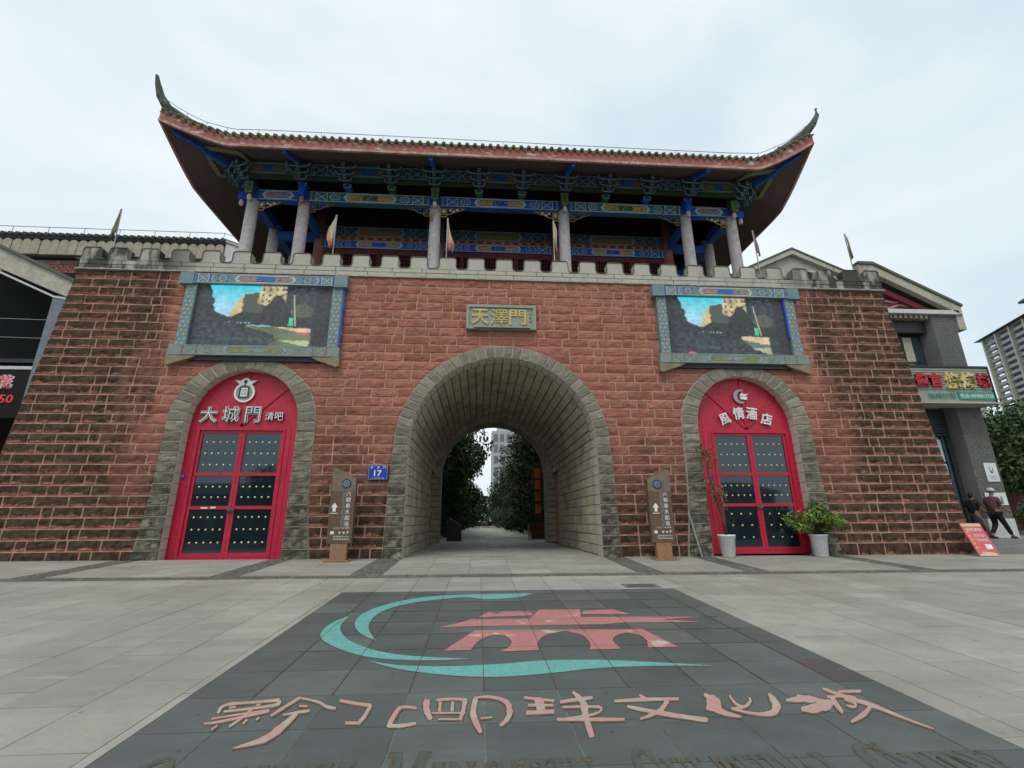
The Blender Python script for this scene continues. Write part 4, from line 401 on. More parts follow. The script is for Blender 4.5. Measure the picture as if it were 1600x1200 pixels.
WORDS += [(BI(ch), o) for ch in 'QIANBEMGZHUCLTRY' for o in (0., .022, -.012)]
WORDS += [(ch, -.012) for ch in '大城門清吧']
prep(sorted(set(WORDS)))
def lines(mb, segs, fn, wd, d0, d1):
    for k_, ((u0, v0), (u1, v1)) in enumerate(segs):
        d1 += .00012
        l = hypot(u1-u0, v1-v0) or 1; nx, ny = -(v1-v0)/l*wd/2, (u1-u0)/l*wd/2
        mb.prism([(u0+nx, v0+ny), (u1+nx, v1+ny), (u1-nx, v1-ny), (u0-nx, v0-ny)], fn, d0, d1)
def poly(mb, pts, fn, wd, d0, d1, close=True):
    lines(mb, [(pts[i], pts[(i+1) % len(pts)]) for i in range(len(pts) if close else len(pts)-1)], fn, wd, d0, d1)

# ------------------------------------------------------------------ ground
def gz(x, y): return (.043*y if y < 0 else 0.)-.005*x
bedz = -.014
mb = MB(); xs = [-300, -60, -30, -16, -8, 0, 8, 16, 30, 60, 300]; ysg = [-120, -40, -20, -12, -6, 0, 20, 100, 600]
for y in ysg:
    for x in xs: mb.v.append((x, y, (.043*max(y, -40) if y < 0 else 0)-.005*max(-30, min(30, x))+bedz))
n = len(xs)
for j in range(len(ysg)-1):
    for i in range(n-1): mb.f.append((j*n+i, j*n+i+1, (j+1)*n+i+1, (j+1)*n+i))
ground = obj('ground', mb, 'ground_bed'); ground['kind'] = 'structure'
EX0, EX1, EY1, EY0 = -3.43, 3.18, -5.40, -12.9     # the dark emblem field
BAND = (-3.72, -3.22)
VS = [(-11.45, -10.75), (-7.05, -6.4), (-3.85, -3.1), (3.15, 3.8), (5.95, 6.6), (10.45, 11.1)]
def slab(x0, x1, y0, y1, th=.012, g=.004, j=.0015, mb=None, rnd=None):
    mb = mb or MB(); r = random.random() if rnd is None else rnd
    dz = random.uniform(-j, j); tx = random.uniform(-j, j); q = [(x0+g, y0+g), (x1-g, y0+g), (x1-g, y1-g), (x0+g, y1-g)]
    top = [(x, y, gz(x, y)+dz+tx*(k in (1, 2))) for k, (x, y) in enumerate(q)]; bot = [(x, y, z-th-.004) for x, y, z in top]
    return mb.hexa(bot, top, rnd=r)
cells = []
k = -40
while k < 40:
    x0 = EX0-.1+.7*k; x1 = x0+.7; off = .7*(k % 2)*.5+random.choice((0, .23))
    y = -17.5+off
    while y < BAND[0]-.05:
        ya, yb = y, min(y+1.4, BAND[0]); y += 1.4
        if yb-ya < .05: continue
        xa, xb = x0, x1
        if yb > EY0 and ya < EY1 and xb > EX0+.01 and xa < EX1-.01:
            parts_ = []
            if ya < EY1 < yb: parts_.append((xa, xb, EY1, yb))
            if xa < EX0: parts_.append((xa, EX0, ya, min(yb, EY1)))
            if xb > EX1: parts_.append((EX1, xb, ya, min(yb, EY1)))
            cells += [p for p in parts_ if p[1]-p[0] > .05 and p[3]-p[2] > .05]
        else: cells.append((xa, xb, ya, yb))
    k += 1
edges_ = [-24.]+[v for p in VS for v in p]+[24.]
for a, b_ in zip(edges_[::2], edges_[1::2]):
    nn = max(1, round((b_-a)/1.05)); ww = (b_-a)/nn
    for i in range(nn):
        y = BAND[1]
        while y < -.08:
            yb = min(y+.66, -.03); cells.append((a+i*ww, a+(i+1)*ww, y, yb)); y += .66
def inview(x, y):
    v = Vector((x, y, gz(x, y)))-CAMP; z = v.dot(fw)
    return z > .5 and abs(v.dot(r2)/z) < 1.13 and abs(v.dot(u2)/z) < .86
cells.sort(key=lambda c: (not inview((c[0]+c[1])/2, max(c[2], min(c[3], -12.2))), hypot((c[0]+c[1])/2-CAMP.x, (c[2]+c[3])/2-CAMP.y)))
rest = MB()
for i, c in enumerate(cells):
    if i < 300: obj('paving_slab', slab(*c), 'paving', ground)
    else: slab(*c, mb=rest)
obj('paving_slabs_beyond', rest, 'paving', ground, kind='stuff')
mb = MB()
def cobbles(x0, x1, y0, y1, st=.115):
    y = y0
    while y < y1-.04:
        x = x0
        while x < x1-.04:
            d = st*random.uniform(.85, 1.1); a, b_ = x+.006, min(x+d, x1)-.006; c, d2 = y+.006, min(y+st, y1)-.006
            if b_-a > .02:
                z = lambda X, Y: gz(X, Y)-.012; t = random.uniform(.004, .013); i_ = .012
                mb.hexa([(a, c, z(a, c)), (b_, c, z(b_, c)), (b_, d2, z(b_, d2)), (a, d2, z(a, d2))],
                        [(a+i_, c+i_, z(a, c)+t), (b_-i_, c+i_, z(b_, c)+t), (b_-i_, d2-i_, z(b_, d2)+t), (a+i_, d2-i_, z(a, d2)+t)], rnd=random.random())
            x += d
        y += st
cobbles(-14, 15, *BAND)
for a, b_ in VS: cobbles(a, b_, BAND[1], -.06)
obj('cobble_strip', mb, 'cobble', ground, kind='stuff')
# paving inside and beyond the arch
mb = MB()
for i in range(9):
    y = 0.
    while y < 60:
        st = .7 if y < 14 else 2.8
        slab(-3.15+i*.7, -2.45+i*.7, y, y+st, mb=mb); y += st
obj('passage_paving', mb, 'paving', ground, kind='stuff')

# ------------------------------------------------------------------ emblem set into the plaza
emb = thing('floor_emblem', (-.1, -8.5, gz(-.1, -8.5)), 'dark stone floor panel with teal crescents, pink gate emblem and pink brush lettering', 'floor mosaic')
obj('joint_bed', slab(EX0, EX1, EY0, EY1, .004, 0, 0).add([], []), 'joint_light', emb).location.z += -.006
yrows = [EY1]+[-5.78-.66*i for i in range(11)]
for yb, ya in zip(yrows, yrows[1:]):
    xk = [EX0]+[-2.83+.7*i for i in range(9)]+[EX1]
    xk = sorted(set(x for x in xk if EX0 <= x <= EX1))
    for xa, xb in zip(xk, xk[1:]):
        red = xa > 2.5 and abs(yb+9.74) < .05
        obj('stone_tile', slab(xa, xb, ya, yb, .004, .0045, .0006), 'dark_red_paving' if red else 'dark_paving', emb)
def gfn(u, v, d): return (u, v, gz(u, v)+d)
def flat(name, polys, mat, d, parent):
    m_ = MB()
    for i_, p in enumerate(polys): m_.prism(p, gfn, d+.0012+.00012*i_, d-.004)
    return obj(name, m_, mat, parent)
def expand(p, e):
    n_ = len(p); ar = sum(p[i][0]*p[(i+1) % n_][1]-p[(i+1) % n_][0]*p[i][1] for i in range(n_)); s_ = 1 if ar > 0 else -1; out = []
    for i in range(n_):
        a, c = Vector(p[i-1]), Vector(p[(i+1) % n_]); d = (c-a).normalized() if (c-a).length else Vector((1, 0)); out.append((p[i][0]+d.y*e*s_, p[i][1]-d.x*e*s_))
    return out
for p in EMB_TEAL:
    c = flat('teal_crescent', [p], 'teal_inlay', .0052, emb); flat('inlay_rim', [expand(p, .012)], 'inlay_rim', .0032, c)
for nm, p in zip(('emblem_eave', 'emblem_upper_roof', 'emblem_upper_roof', 'emblem_gate'), EMB_PINK):
    c = flat(nm, [p], 'pink_inlay', .0052, emb); flat('inlay_rim', [expand(p, .010)], 'inlay_rim', .0032, c)
for a, r in zip(EMB_CHARS, EMB_CHARS_RIM):
    c = flat('character', a, 'char_inlay', .0062, emb); flat('inlay_rim', r, 'inlay_rim', .0028, c)
jm = MB()
for yb in yrows[1:7]: jm.prism([(-2.9, yb-.004), (2.9, yb-.004), (2.9, yb+.004), (-2.9, yb+.004)], gfn, .0, .0066)
for i in range(9): x = -2.83+.7*i; jm.prism([(x-.005, -10.4), (x+.005, -10.4), (x+.005, -5.45), (x-.005, -5.45)], gfn, .0, .0067)
obj('inlay_joint', jm, 'inlay_rim', emb, kind='stuff')
def word(s_, xa, xb, ytop, big):
    ws = [TXT[(BI(ch), 0.)] for ch in s_]; wd = [(t_[3]-t_[2])*(big if i == 0 else 1)+.10 for i, t_ in enumerate(ws)]; k_ = (xb-xa)/sum(wd); x = xa
    h_ = .60; base = ytop-h_
    for i, ch in enumerate(s_):
        hh = h_*(1.25 if i == 0 else 1); m_ = MB(); ww = (wd[i]-.10)*k_
        text(m_, BI(ch), gfn, x+wd[i]*k_/2, base+hh/2, ww*1.04, hh*1.02, .001, .0040, .022); l_ = obj('letter', m_, 'engraved', emb); m_ = MB(); text(m_, BI(ch), gfn, x+wd[i]*k_/2, base+hh/2, ww*.97, hh*.985, .001, .0055, -.012); obj('letter_face', m_, 'dark_paving', l_); x += wd[i]*k_
word('QIANBEI', -3.1, -1.6, -11.58, 1.25); word('MINGZHU', -1.42, .02, -11.62, 1.25); word('CULTURAL', .26, 1.72, -11.67, 1.25); word('CITY', 1.86, 2.9, -11.71, 1.25)

# ------------------------------------------------------------------ gate wall
H = 9.6; ROW = .32; DC = 8.49
def interp(z, tab):
    for (a, va), (b_, vb) in zip(tab, tab[1:]):
        if a <= z <= b_: return va+(vb-va)*(z-a)/(b_-a)
    return 0.
def c_out(z): return interp(z, [(0, 3.74), (2.4, 3.67), (3.5, 3.60)]) if z < 3.5 else (3.60*sqrt(max(0, 1-((z-3.5)/3.5)**2)) if z < 7 else 0)
def c_in(z): return 3.13 if z < 3.5 else (3.13*sqrt(max(0, 1-((z-3.5)/3.08)**2)) if z < 6.58 else 0)
def d_out(z): return interp(z, [(0, 2.58), (1.2, 2.42), (2.5, 2.34), (4.25, 2.32)]) if z < 4.25 else (2.32*sqrt(max(0, 1-((z-4.25)/2.19)**2)) if z < 6.44 else 0)
DIN = 1.76
def side(z): return 15.9-.113*z
gate = thing('gate_wall', (0, 0, 0), 'massive red sandstone gate wall with crenellated top and three round arches', 'city gate')
def arch_pts(cx, hw, spring, rz, n=24, z0=0.):
    return [(cx-hw, z0)]+[(cx-hw*cos(pi*i/n), spring+rz*sin(pi*i/n)) for i in range(n+1)]+[(cx+hw, z0)]
fy = lambda u, v, d: (u, d, v)
def core(outline, y0, y1, name, mat):
    bm = bmesh.new(); vs = [bm.verts.new((u, y0, v)) for u, v in outline]; f = bm.faces.new(vs)
    r = bmesh.ops.extrude_face_region(bm, geom=[f]); 
    for e in r['geom']:
        if isinstance(e, bmesh.types.BMVert): e.co.y = y1
    bmesh.ops.triangulate(bm, faces=bm.faces[:]); me = bpy.data.meshes.new(name); bm.to_mesh(me); bm.free()
    return link(name, me, mat, gate)
foot = -.25
out1 = [(-side(0)+.05, foot)]+[p for p in arch_pts(-DC, DIN+.12, 4.25, 1.86, z0=foot)]+arch_pts(0, 3.3, 3.5, 3.2, z0=foot)+arch_pts(DC, DIN+.12, 4.25, 1.86, z0=foot)+[(side(0)-.05, foot), (side(H)-.05, H), (-side(H)+.05, H)]
core(out1, -.004, .9, 'wall_face', 'mortar')
out2 = [(-side(0)+.06, foot)]+arch_pts(0, 3.32, 3.5, 3.22, z0=foot)+[(side(0)-.06, foot), (side(H)-.06, H), (-side(H)+.06, H)]
core(out2, .9, 11.5, 'wall_body', 'mortar')
def rock(q, y_out, y_back, nu, nv, amp, rnd=None, mb=None, fn=fy, rim=.022, seed=None):
    # rock-faced block: corners q = (u,v) of lower-left, lower-right, upper-right, upper-left
    mb = mb or MB(); r = random.random() if rnd is None else rnd; sd = random.uniform(0, 999) if seed is None else seed
    vs = []; va = []; ea = []; W = hypot(q[1][0]-q[0][0], q[1][1]-q[0][1]) or .1; Hh = hypot(q[3][0]-q[0][0], q[3][1]-q[0][1]) or .1
    us = [0, min(.3, rim/W)]+[min(.3, rim/W)+(1-2*min(.3, rim/W))*i/nu for i in range(1, nu)]+[1-min(.3, rim/W), 1]
    ws = [0, min(.3, rim/Hh)]+[min(.3, rim/Hh)+(1-2*min(.3, rim/Hh))*i/nv for i in range(1, nv)]+[1-min(.3, rim/Hh), 1]
    NU, NV = len(us), len(ws)
    for j, b_ in enumerate(ws):
        for i, a in enumerate(us):
            u = (q[0][0]*(1-a)+q[1][0]*a)*(1-b_)+(q[3][0]*(1-a)+q[2][0]*a)*b_
            v = (q[0][1]*(1-a)+q[1][1]*a)*(1-b_)+(q[3][1]*(1-a)+q[2][1]*a)*b_
            ed = i in (0, NU-1) or j in (0, NV-1)
            if ed: d = y_out
            else:
                nz = noise.noise(Vector((u*4.2+sd, v*6.3, sd*.37)))
                d = y_out-amp*(.35+.75*nz+.35*noise.noise(Vector((u*11+sd, v*13, 3.))))-amp*.35*sin(pi*b_)
                u += .2*rim*nz; v += .25*rim*nz
            vs.append(fn(u, v, d)); va.append(b_); ea.append(1. if ed else .15)
    fs = [(j*NU+i, j*NU+i+1, (j+1)*NU+i+1, (j+1)*NU+i) for j in range(NV-1) for i in range(NU-1)]
    o = len(vs); bd = [0, NU-1, NU*NV-1, NU*(NV-1)]
    for k_, i in enumerate(bd): vs.append(fn(q[k_][0], q[k_][1], y_back)); va.append(float(k_ > 1)); ea.append(1.)
    fs += [(0, o, o+1, NU-1)[::-1], (NU-1, o+1, o+2, NU*NV-1)[::-1], (NU*NV-1, o+2, o+3, NU*(NV-1))[::-1], (NU*(NV-1), o+3, o, 0)[::-1]]
    return mb.add(vs, fs, v=va, edge=ea, rnd=r)
# red courses
bricks = []
for r in range(30):
    z0, z1 = r*ROW, (r+1)*ROW
    if r == 0: z0 = -.12
    zb, zt = max(0, z0), z1
    L0, L1 = -side(zb), -side(zt)
    segs = []; cur = (L0, L1)
    for cx, fn_ in ((-DC, d_out), (0, c_out), (DC, d_out)):
        hb, ht = fn_(zb), fn_(zt)
        if hb <= .02: continue
        segs.append((cur, (cx-hb, cx-ht))); cur = (cx+hb, cx+ht)
    segs.append((cur, (-L0, -L1)))
    for (ab, at_), (bb, bt) in segs:
        n_long = 0; x = max(ab, at_); end = min(bb, bt); cuts = []
        x += random.choice((.35, .62, .95)) if end-x > 1.2 else 0
        if end-x > .5 or cuts: pass
        if x > max(ab, at_)+.05: cuts.append(x)
        while x < end-.55:
            st = random.uniform(.30, .40) if (n_long >= 1 and random.random() < .45) else random.uniform(.80, .98)
            n_long = 0 if st < .5 else n_long+1
            x += st
            if x < end-.22: cuts.append(x)
        bs = [(ab, at_)]+[(c, c) for c in cuts]+[(bb, bt)]
        for (p0, p1), (q0, q1) in zip(bs, bs[1:]):
            if max(q0-p0, q1-p1) < .05: continue
            g = .015; bricks.append(((p0+g, z0+g), (max(q0-g, p0+g+.01), z0+g), (max(q1-g, p1+g+.01), z1-g), (p1+g, z1-g)))
def hidden(q):
    x = (q[0][0]+q[1][0])/2; z = q[0][1]
    return 5.7 < abs(x) < 11.1 and 6.35 < z < 9.4
def apx(q):
    x = (q[0][0]+q[1][0])/2; z = (q[0][1]+q[2][1])/2
    a = max(q[1][0]-q[0][0], q[2][0]-q[3][0]); return -1 if hidden(q) else a/((x+.8)**2+239+(z-1)**2)*(1. if abs((x-.3))/15.5 < 1.06 else .3)
bricks.sort(key=apx, reverse=True)
rest = MB()
for i, q in enumerate(bricks):
    ln = max(q[1][0]-q[0][0], q[2][0]-q[3][0]); nu = max(2, round(ln/.11))
    if i < 300: obj('stone_block', rock(q, -.012, .02, nu, 4, .045), 'red_stone', gate)
    else: rock(q, -.012, .02, max(2, round(ln/.15)), 3, .045, mb=rest)
obj('stone_courses', rest, 'red_stone', gate, kind='stuff')
# sides of the gate, coarse courses as one piece each
for s_ in (-1, 1):
    m_ = MB(); f_ = lambda u, v, d: (s_*(side(v)-.05-d), u, v)
    for r in range(30):
        y = .03
        while y < 11.4:
            st = random.choice((.35, .9, .9, 1.0)); yb = min(y+st, 11.5)
            rock([(y+.011, r*ROW+.011), (yb-.011, r*ROW+.011), (yb-.011, r*ROW+ROW-.011), (y+.011, r*ROW+ROW-.011)], .0, -.05, 3, 2, -.05, mb=m_, fn=f_); y += st
    obj('side_courses', m_, 'red_stone', gate, kind='stuff')
# grey arch surrounds
def surround(cx, fin_hw, spring, rin, fout, hw_out, rout, nseg, y_back, jrow=.322):
    nj = int(round(spring/jrow)); hz = spring/nj
    for s_ in (-1, 1):
        for k_ in range(nj):
            z0, z1 = k_*hz, (k_+1)*hz
            a, b_ = cx+s_*fin_hw, cx+s_*fin_hw
            q = [(a, z0+.011), (cx+s_*fout(z0+.001), z0+.011), (cx+s_*fout(z1-.001), z1-.011), (b_, z1-.011)]
            if s_ < 0: q = [q[1], q[0], q[3], q[2]]
            if k_ == 0: q[0] = (q[0][0], -.1); q[1] = (q[1][0], -.1)
            obj('arch_stone', rock(q, -.075, y_back, 4, 4, .06), 'arch_stone', gate)
    for k_ in range(nseg):
        t0, t1 = pi*k_/nseg+.0045*34/nseg**1., pi*(k_+1)/nseg-.0045*34/nseg**1.
        P = lambda t, hw, rz: (cx-hw*cos(t), spring+rz*sin(t))
        q = [P(t0, fin_hw, rin), P(t0, hw_out, rout), P(t1, hw_out, rout), P(t1, fin_hw, rin)]
        q = [q[0], q[3], q[2], q[1]]
        obj('arch_stone', rock(q, -.075, y_back, 3, 3, .035), 'arch_stone', gate)
def ring_bed(cx, hw, spring, rz, fo, y0, y1):
    inn = [(cx-hw-.02, -.1)]+[(cx-(hw+.02)*cos(pi*i/24), spring+(rz+.02)*sin(pi*i/24)) for i in range(25)]+[(cx+hw+.02, -.1)]
    zt = max(z_*.01 for z_ in range(800) if fo(z_*.01) > .05)
    zz = [0.]+[zt*i/30 for i in range(1, 31)]
    outl = [(cx+fo(z_)-.02, z_) for z_ in zz]+[(cx, zt-.01)]+[(cx-fo(z_)+.02, z_) for z_ in zz[::-1]]
    core(inn+outl, y0, y1, 'surround_mortar', 'ledge')
ring_bed(0, 3.13, 3.5, 3.08, c_out, -.055, .3)
for s_ in (-1, 1): ring_bed(s_*DC, DIN, 4.25, 1.77, d_out, -.055, .3)
surround(0, 3.13, 3.5, 3.08, c_out, 3.60, 3.5, 34, .55)
for s_ in (-1, 1): surround(s_*DC, DIN, 4.25, 1.77, d_out, 2.32, 2.19, 19, .5)
# lining of the passage
pieces = []
prof = [(-3.13, r*.32) for r in range(12)]; prof[-1] = (-3.13, 3.5)
prof += [(-3.13*cos(pi*i/30), 3.5+3.08*sin(pi*i/30)) for i in range(1, 31)]+[(3.13, r*.32) for r in range(10, -1, -1)]
for i in range(len(prof)-1):
    y = .56; y -= 0; (x0, z0), (x1, z1) = prof[i], prof[i+1]; wall_ = max(z0, z1) <= 3.51; yend = 7.75 if wall_ else 10.02
    y = .56
    while y < yend-.05:
        st = random.uniform(.75, 1.35); yb = yend if yend-(y+st) < .35 else y+st
        pieces.append((x0, z0, x1, z1, y, yb, wall_)); y = yb
pieces.sort(key=lambda p: p[4]+(0 if p[6] else 1.2))
rest = MB()
for i, (x0, z0, x1, z1, ya, yb, wall_) in enumerate(pieces):
    l = hypot(x1-x0, z1-z0); nx, nz = (z1-z0)/l, -(x1-x0)/l     # pointing into the passage
    jit = random.uniform(0, .02)
    f_ = lambda u, v, d: (x0+(x1-x0)*v/l+nx*d, u, z0+(z1-z0)*v/l+nz*d)
    e_ = .008 if wall_ else .016; q = [(ya+.006, e_), (yb-.006, e_), (yb-.006, l-e_), (ya+.006, l-e_)]
    m_ = rock(q, jit, -.14, 3, 2, -.012, mb=None if i < 300 else rest, fn=f_)
    if i < 300: obj('lining_stone', m_, 'lining_stone', gate)
obj('lining_courses', rest, 'lining_stone', gate, kind='stuff')
# niche jambs and the far arch
for s_ in (-1, 1):
    for k_ in range(12):
        z0, z1 = k_*.3, k_*.3+.3
        m_ = MB(); xa, xb = sorted((s_*2.86, s_*3.5))
        rock([(xa, z0+.008), (xb, z0+.008), (xb, z1-.008), (xa, z1-.008)], 10.02, 11.4, 3, 3, .05, mb=m_); obj('far_jamb_stone', m_, 'lining_stone', gate)
for k_ in range(24):
    t0, t1 = pi*k_/24, pi*(k_+1)/24; P = lambda t, hw, rz: (-hw*cos(t), 3.6+rz*sin(t))
    q = [P(t0, 2.86, 2.72), P(t1, 2.86, 2.72), P(t1, 3.4, 3.3), P(t0, 3.4, 3.3)]
    obj('far_arch_stone', rock(q, 10.03, 11.45, 2, 2, .03), 'lining_stone', gate)
# parapet
led = MB(); led.box(-14.86, 14.9, -.10, .5, 9.60, 9.64)
for i in range(29): led.box(-14+i*1.0-.03, -14+i*1.0+.12, -.115, -.05, 9.585, 9.655)
obj('drip_ledge', led, 'ledge', gate)
PY0, PY1 = -.06, .24
def pblock(x0, x1, z0, z1, top=None):
    g = .011; m_ = MB(); pts = top or [(x0+g, z0+g), (x1-g, z0+g), (x1-g, z1-g), (x0+g, z1-g)]
    j = random.uniform(-.005, .005); r = random.random()
    m_.prism(pts, lambda u, v, d: (u, d+j, v), PY0, PY1, rnd=r, v=.5)
    return obj('parapet_block', m_, 'parapet_stone', gate)
obj('parapet_core', MB().box(-14.7, 14.75, .0, .23, 9.64, 9.975), 'dark_joint', gate)
for r_, z0 in enumerate((9.64, 9.81)):
    x = -14.8+(.3 if r_ else 0)
    if r_: pblock(-14.8, x, z0, z0+.17)
    while x < 14.85:
        xe = min(x+random.uniform(.95, 1.15), 14.85); xe = 14.85 if 14.85-xe < .3 else xe; pblock(x, xe, z0, z0+.17); x = xe
trim = MB(); MZ0, MZ1, MP = 9.98, 10.47, 1.047
for k_ in range(-14, 15):
    c = k_*MP+.04
    if not (-14.9 < c-.4 and c+.4 < 15.0): 
        c = max(-14.45, min(14.5, c))
    hw = .31
    foot_ = .14
    pts = [(c-MP/2+.004, MZ0+.008), (c+MP/2-.004, MZ0+.008), (c+MP/2-.004, MZ0+.03), (c+hw+.1, MZ0+.03), (c+hw+.02, MZ0+.08), (c+hw, MZ0+.16), (c+hw, MZ1-.07), (c+hw-.06, MZ1), (c-hw+.06, MZ1), (c-hw, MZ1-.07), (c-hw, MZ0+.16), (c-hw-.02, MZ0+.08), (c-hw-.1, MZ0+.03), (c-MP/2+.004, MZ0+.03)]
    pblock(0, 0, 0, 0, pts)
    trim.tube([(u, PY0-.004, v) for u, v in pts[2:]], .02, 5)
obj('merlon_trim', trim, 'dark_joint', gate)
# ------------------------------------------------------------------ painted beams
def paint(parent, fn, L_, H_, line='pale_line', gold='gold_paint', cen='bright_blue', alt='green_paint', boxes=True, short=False, d=.004):
    ln, go, ce, al = MB(), MB(), MB(), MB(); h = H_/2; t = max(.018, H_*.05)
    a, b_ = d, d+.008
    lines(ln, [((-L_/2, H_*.04), (L_/2, H_*.04)), ((-L_/2, H_*.96), (L_/2, H_*.96))], fn, t*.7, a, b_)
    cl = L_*(.24 if short else .17)
    hexa = lambda s, k: [(-s-k, h), (-s, h-H_*.30*(k > 0 and 1)), (s, h-H_*.30), (s+k, h), (s, h+H_*.30), (-s, h+H_*.30)]
    k = H_*.34
    poly(ln, [(-cl-k, h), (-cl, h-H_*.36), (cl, h-H_*.36), (cl+k, h), (cl, h+H_*.36), (-cl, h+H_*.36)], fn, t*1.3, a, b_)
    go.prism([(-cl-k*.55, h), (-cl, h-H_*.24), (cl, h-H_*.24), (cl+k*.55, h), (cl, h+H_*.24), (-cl, h+H_*.24)], fn, a, b_-.002)
    ce.prism([(-cl*.34, h-H_*.23), (cl*.34, h-H_*.23), (cl*.40, h), (cl*.34, h+H_*.23), (-cl*.34, h+H_*.23), (-cl*.40, h)], fn, a, b_)
    rng = random.Random(int(L_*1000+H_*77))
    for i in range(10):
        u = rng.uniform(-cl, cl); v = h+rng.uniform(-.17, .17)*H_; s = H_*.06
        (al if abs(u) > cl*.4 else go).prism([(u-s*1.6, v), (u, v-s), (u+s*1.6, v), (u, v+s)], fn, a, b_+.003)
    for s_ in (-1, 1):
        u0 = s_*(cl+k*1.05); dn = -s_
        for q in (0, .35):
            u = s_*(cl+k*1.28+q*H_*.2)
            lines(ln, [((u-s_*H_*.28, h-H_*.40), (u, h)), ((u, h), (u-s_*H_*.28, h+H_*.40))], fn, t, a, b_)
        if short: continue
        e = L_/2-(H_*1.75 if boxes else H_*.35)
        mid = (cl+k*1.6+e)/2*s_
        ap = [(mid+H_*.30*cos(i*pi/4), h+H_*.30*sin(i*pi/4)) for i in range(8)]
        poly(ln, ap, fn, t*.6, a, b_)
        go.prism([(mid+H_*.10*cos(i*pi/3), h+H_*.10*sin(i*pi/3)) for i in range(6)], fn, a, b_)
        for du in (-1, 1):
            for dv in (-1, 1):
                x, y = mid+du*H_*.45, h+dv*H_*.24; ce.prism([(x-H_*.09, y), (x, y-H_*.1), (x+H_*.09, y), (x, y+H_*.1)], fn, a, b_)
        u = s_*e
        lines(ln, [((u+s_*0-s_*H_*.30, h-H_*.40), (u, h)), ((u, h), (u-s_*H_*.30, h+H_*.40))], fn, t, a, b_)
        if boxes:
            x0, x1 = s_*(e+H_*.22), s_*(e+H_*1.18)
            lines(ln, [((x0, H_*.12), (x1, H_*.88)), ((x0, H_*.88), (x1, H_*.12)), ((x0, H_*.1), (x0, H_*.9)), ((x1, H_*.1), (x1, H_*.9))], fn, t*.8, a, b_)
            for w_ in (x0-s_*H_*.13, x1+s_*H_*.16):
                al.prism([(w_-H_*.05, H_*.08), (w_+H_*.05, H_*.08), (w_+H_*.05, H_*.92), (w_-H_*.05, H_*.92)], fn, a, b_)
            lines(ln, [((s_*(L_/2-H_*.16), H_*.08), (s_*(L_/2-H_*.16), H_*.92))], fn, t*.8, a, b_)
    for nm, m_, mt in (('painted_outline', ln, line), ('painted_medallion', go, gold), ('painted_centre', ce, cen), ('painted_accent', al, alt)):
        if m_.v: obj(nm, m_, mt, parent, kind='stuff')
# ------------------------------------------------------------------ pavilion on the wall
pav = thing('pavilion', (0, 6, 9.6), 'timber pavilion with upturned tiled roof and blue painted beams on top of the red gate', 'pavilion')
XO, XM, XI = 10.8, 8.62, 2.9
FX = [-XO, -XM, -XI, XI, XM, XO]; YF, YI, YJ, YB = 2.6, 4.8, 7.2, 9.4
obj('terrace_floor', MB().box(-14.6, 14.6, .45, 11.4, 9.5, 9.62), 'dark_joint', pav)
def column(x, y, mat, zt=14.62, rad=.25):
    prof = [(rad+.12, 9.62), (rad+.13, 9.8), (rad+.02, 9.9), (rad, 10.2), (rad, 12.5), (rad*.96, zt)]
    return obj('column', MB().lathe((x, y, 0), prof, 18), mat, pav, smooth=True)
for x in FX: column(x, YF, 'whitewash')
for x in FX: column(x, YB, 'whitewash')
for s_ in (-1, 1):
    for y in (YI, YJ): column(s_*XO, y, 'whitewash', 14.62)
for x in (-XM, -XI, XI, XM):
    for y in (YI, YJ): column(x, y, 'column_red', 16.2)
BZ0, BZ1 = 14.58, 15.08
for i in range(5):
    x0, x1 = FX[i]+.24, FX[i+1]-.24; cx, L_ = (x0+x1)/2, x1-x0
    teal = i in (1, 3)
    for y, sg in ((YF-.02, -1), (YB+.02, 1)):
        yf = y+sg*.16
        b_ = obj('lintel_beam', MB().box(x0, x1, y-.16, y+.16, BZ0, BZ1), 'beam_teal' if teal else 'beam_blue', pav)
        if sg < 0:
            fn = lambda u, v, d, c=cx, yy=yf: (c+u, yy-d, BZ0+v)
            if L_ > 3: paint(b_, fn, L_, BZ1-BZ0, cen='green_paint' if teal else 'bright_blue', alt='green_paint')
            else: paint(b_, fn, L_, BZ1-BZ0, gold='pinkish_paint', cen='pinkish_paint', alt='bright_blue', boxes=False, short=True)
for s_ in (-1, 1):
    for ya, yb in ((YF, YI), (YI, YJ), (YJ, YB)):
        b_ = obj('lintel_beam', MB().box(s_*XO-.16, s_*XO+.16, ya+.24, yb-.24, BZ0, BZ1), 'beam_blue', pav)
        fn = lambda u, v, d, c=(ya+yb)/2: (s_*(XO+.16+d), c+u, BZ0+v)
        paint(b_, fn, yb-ya-.48, .5, gold='pinkish_paint', cen='pinkish_paint', alt='bright_blue', boxes=False, short=True)
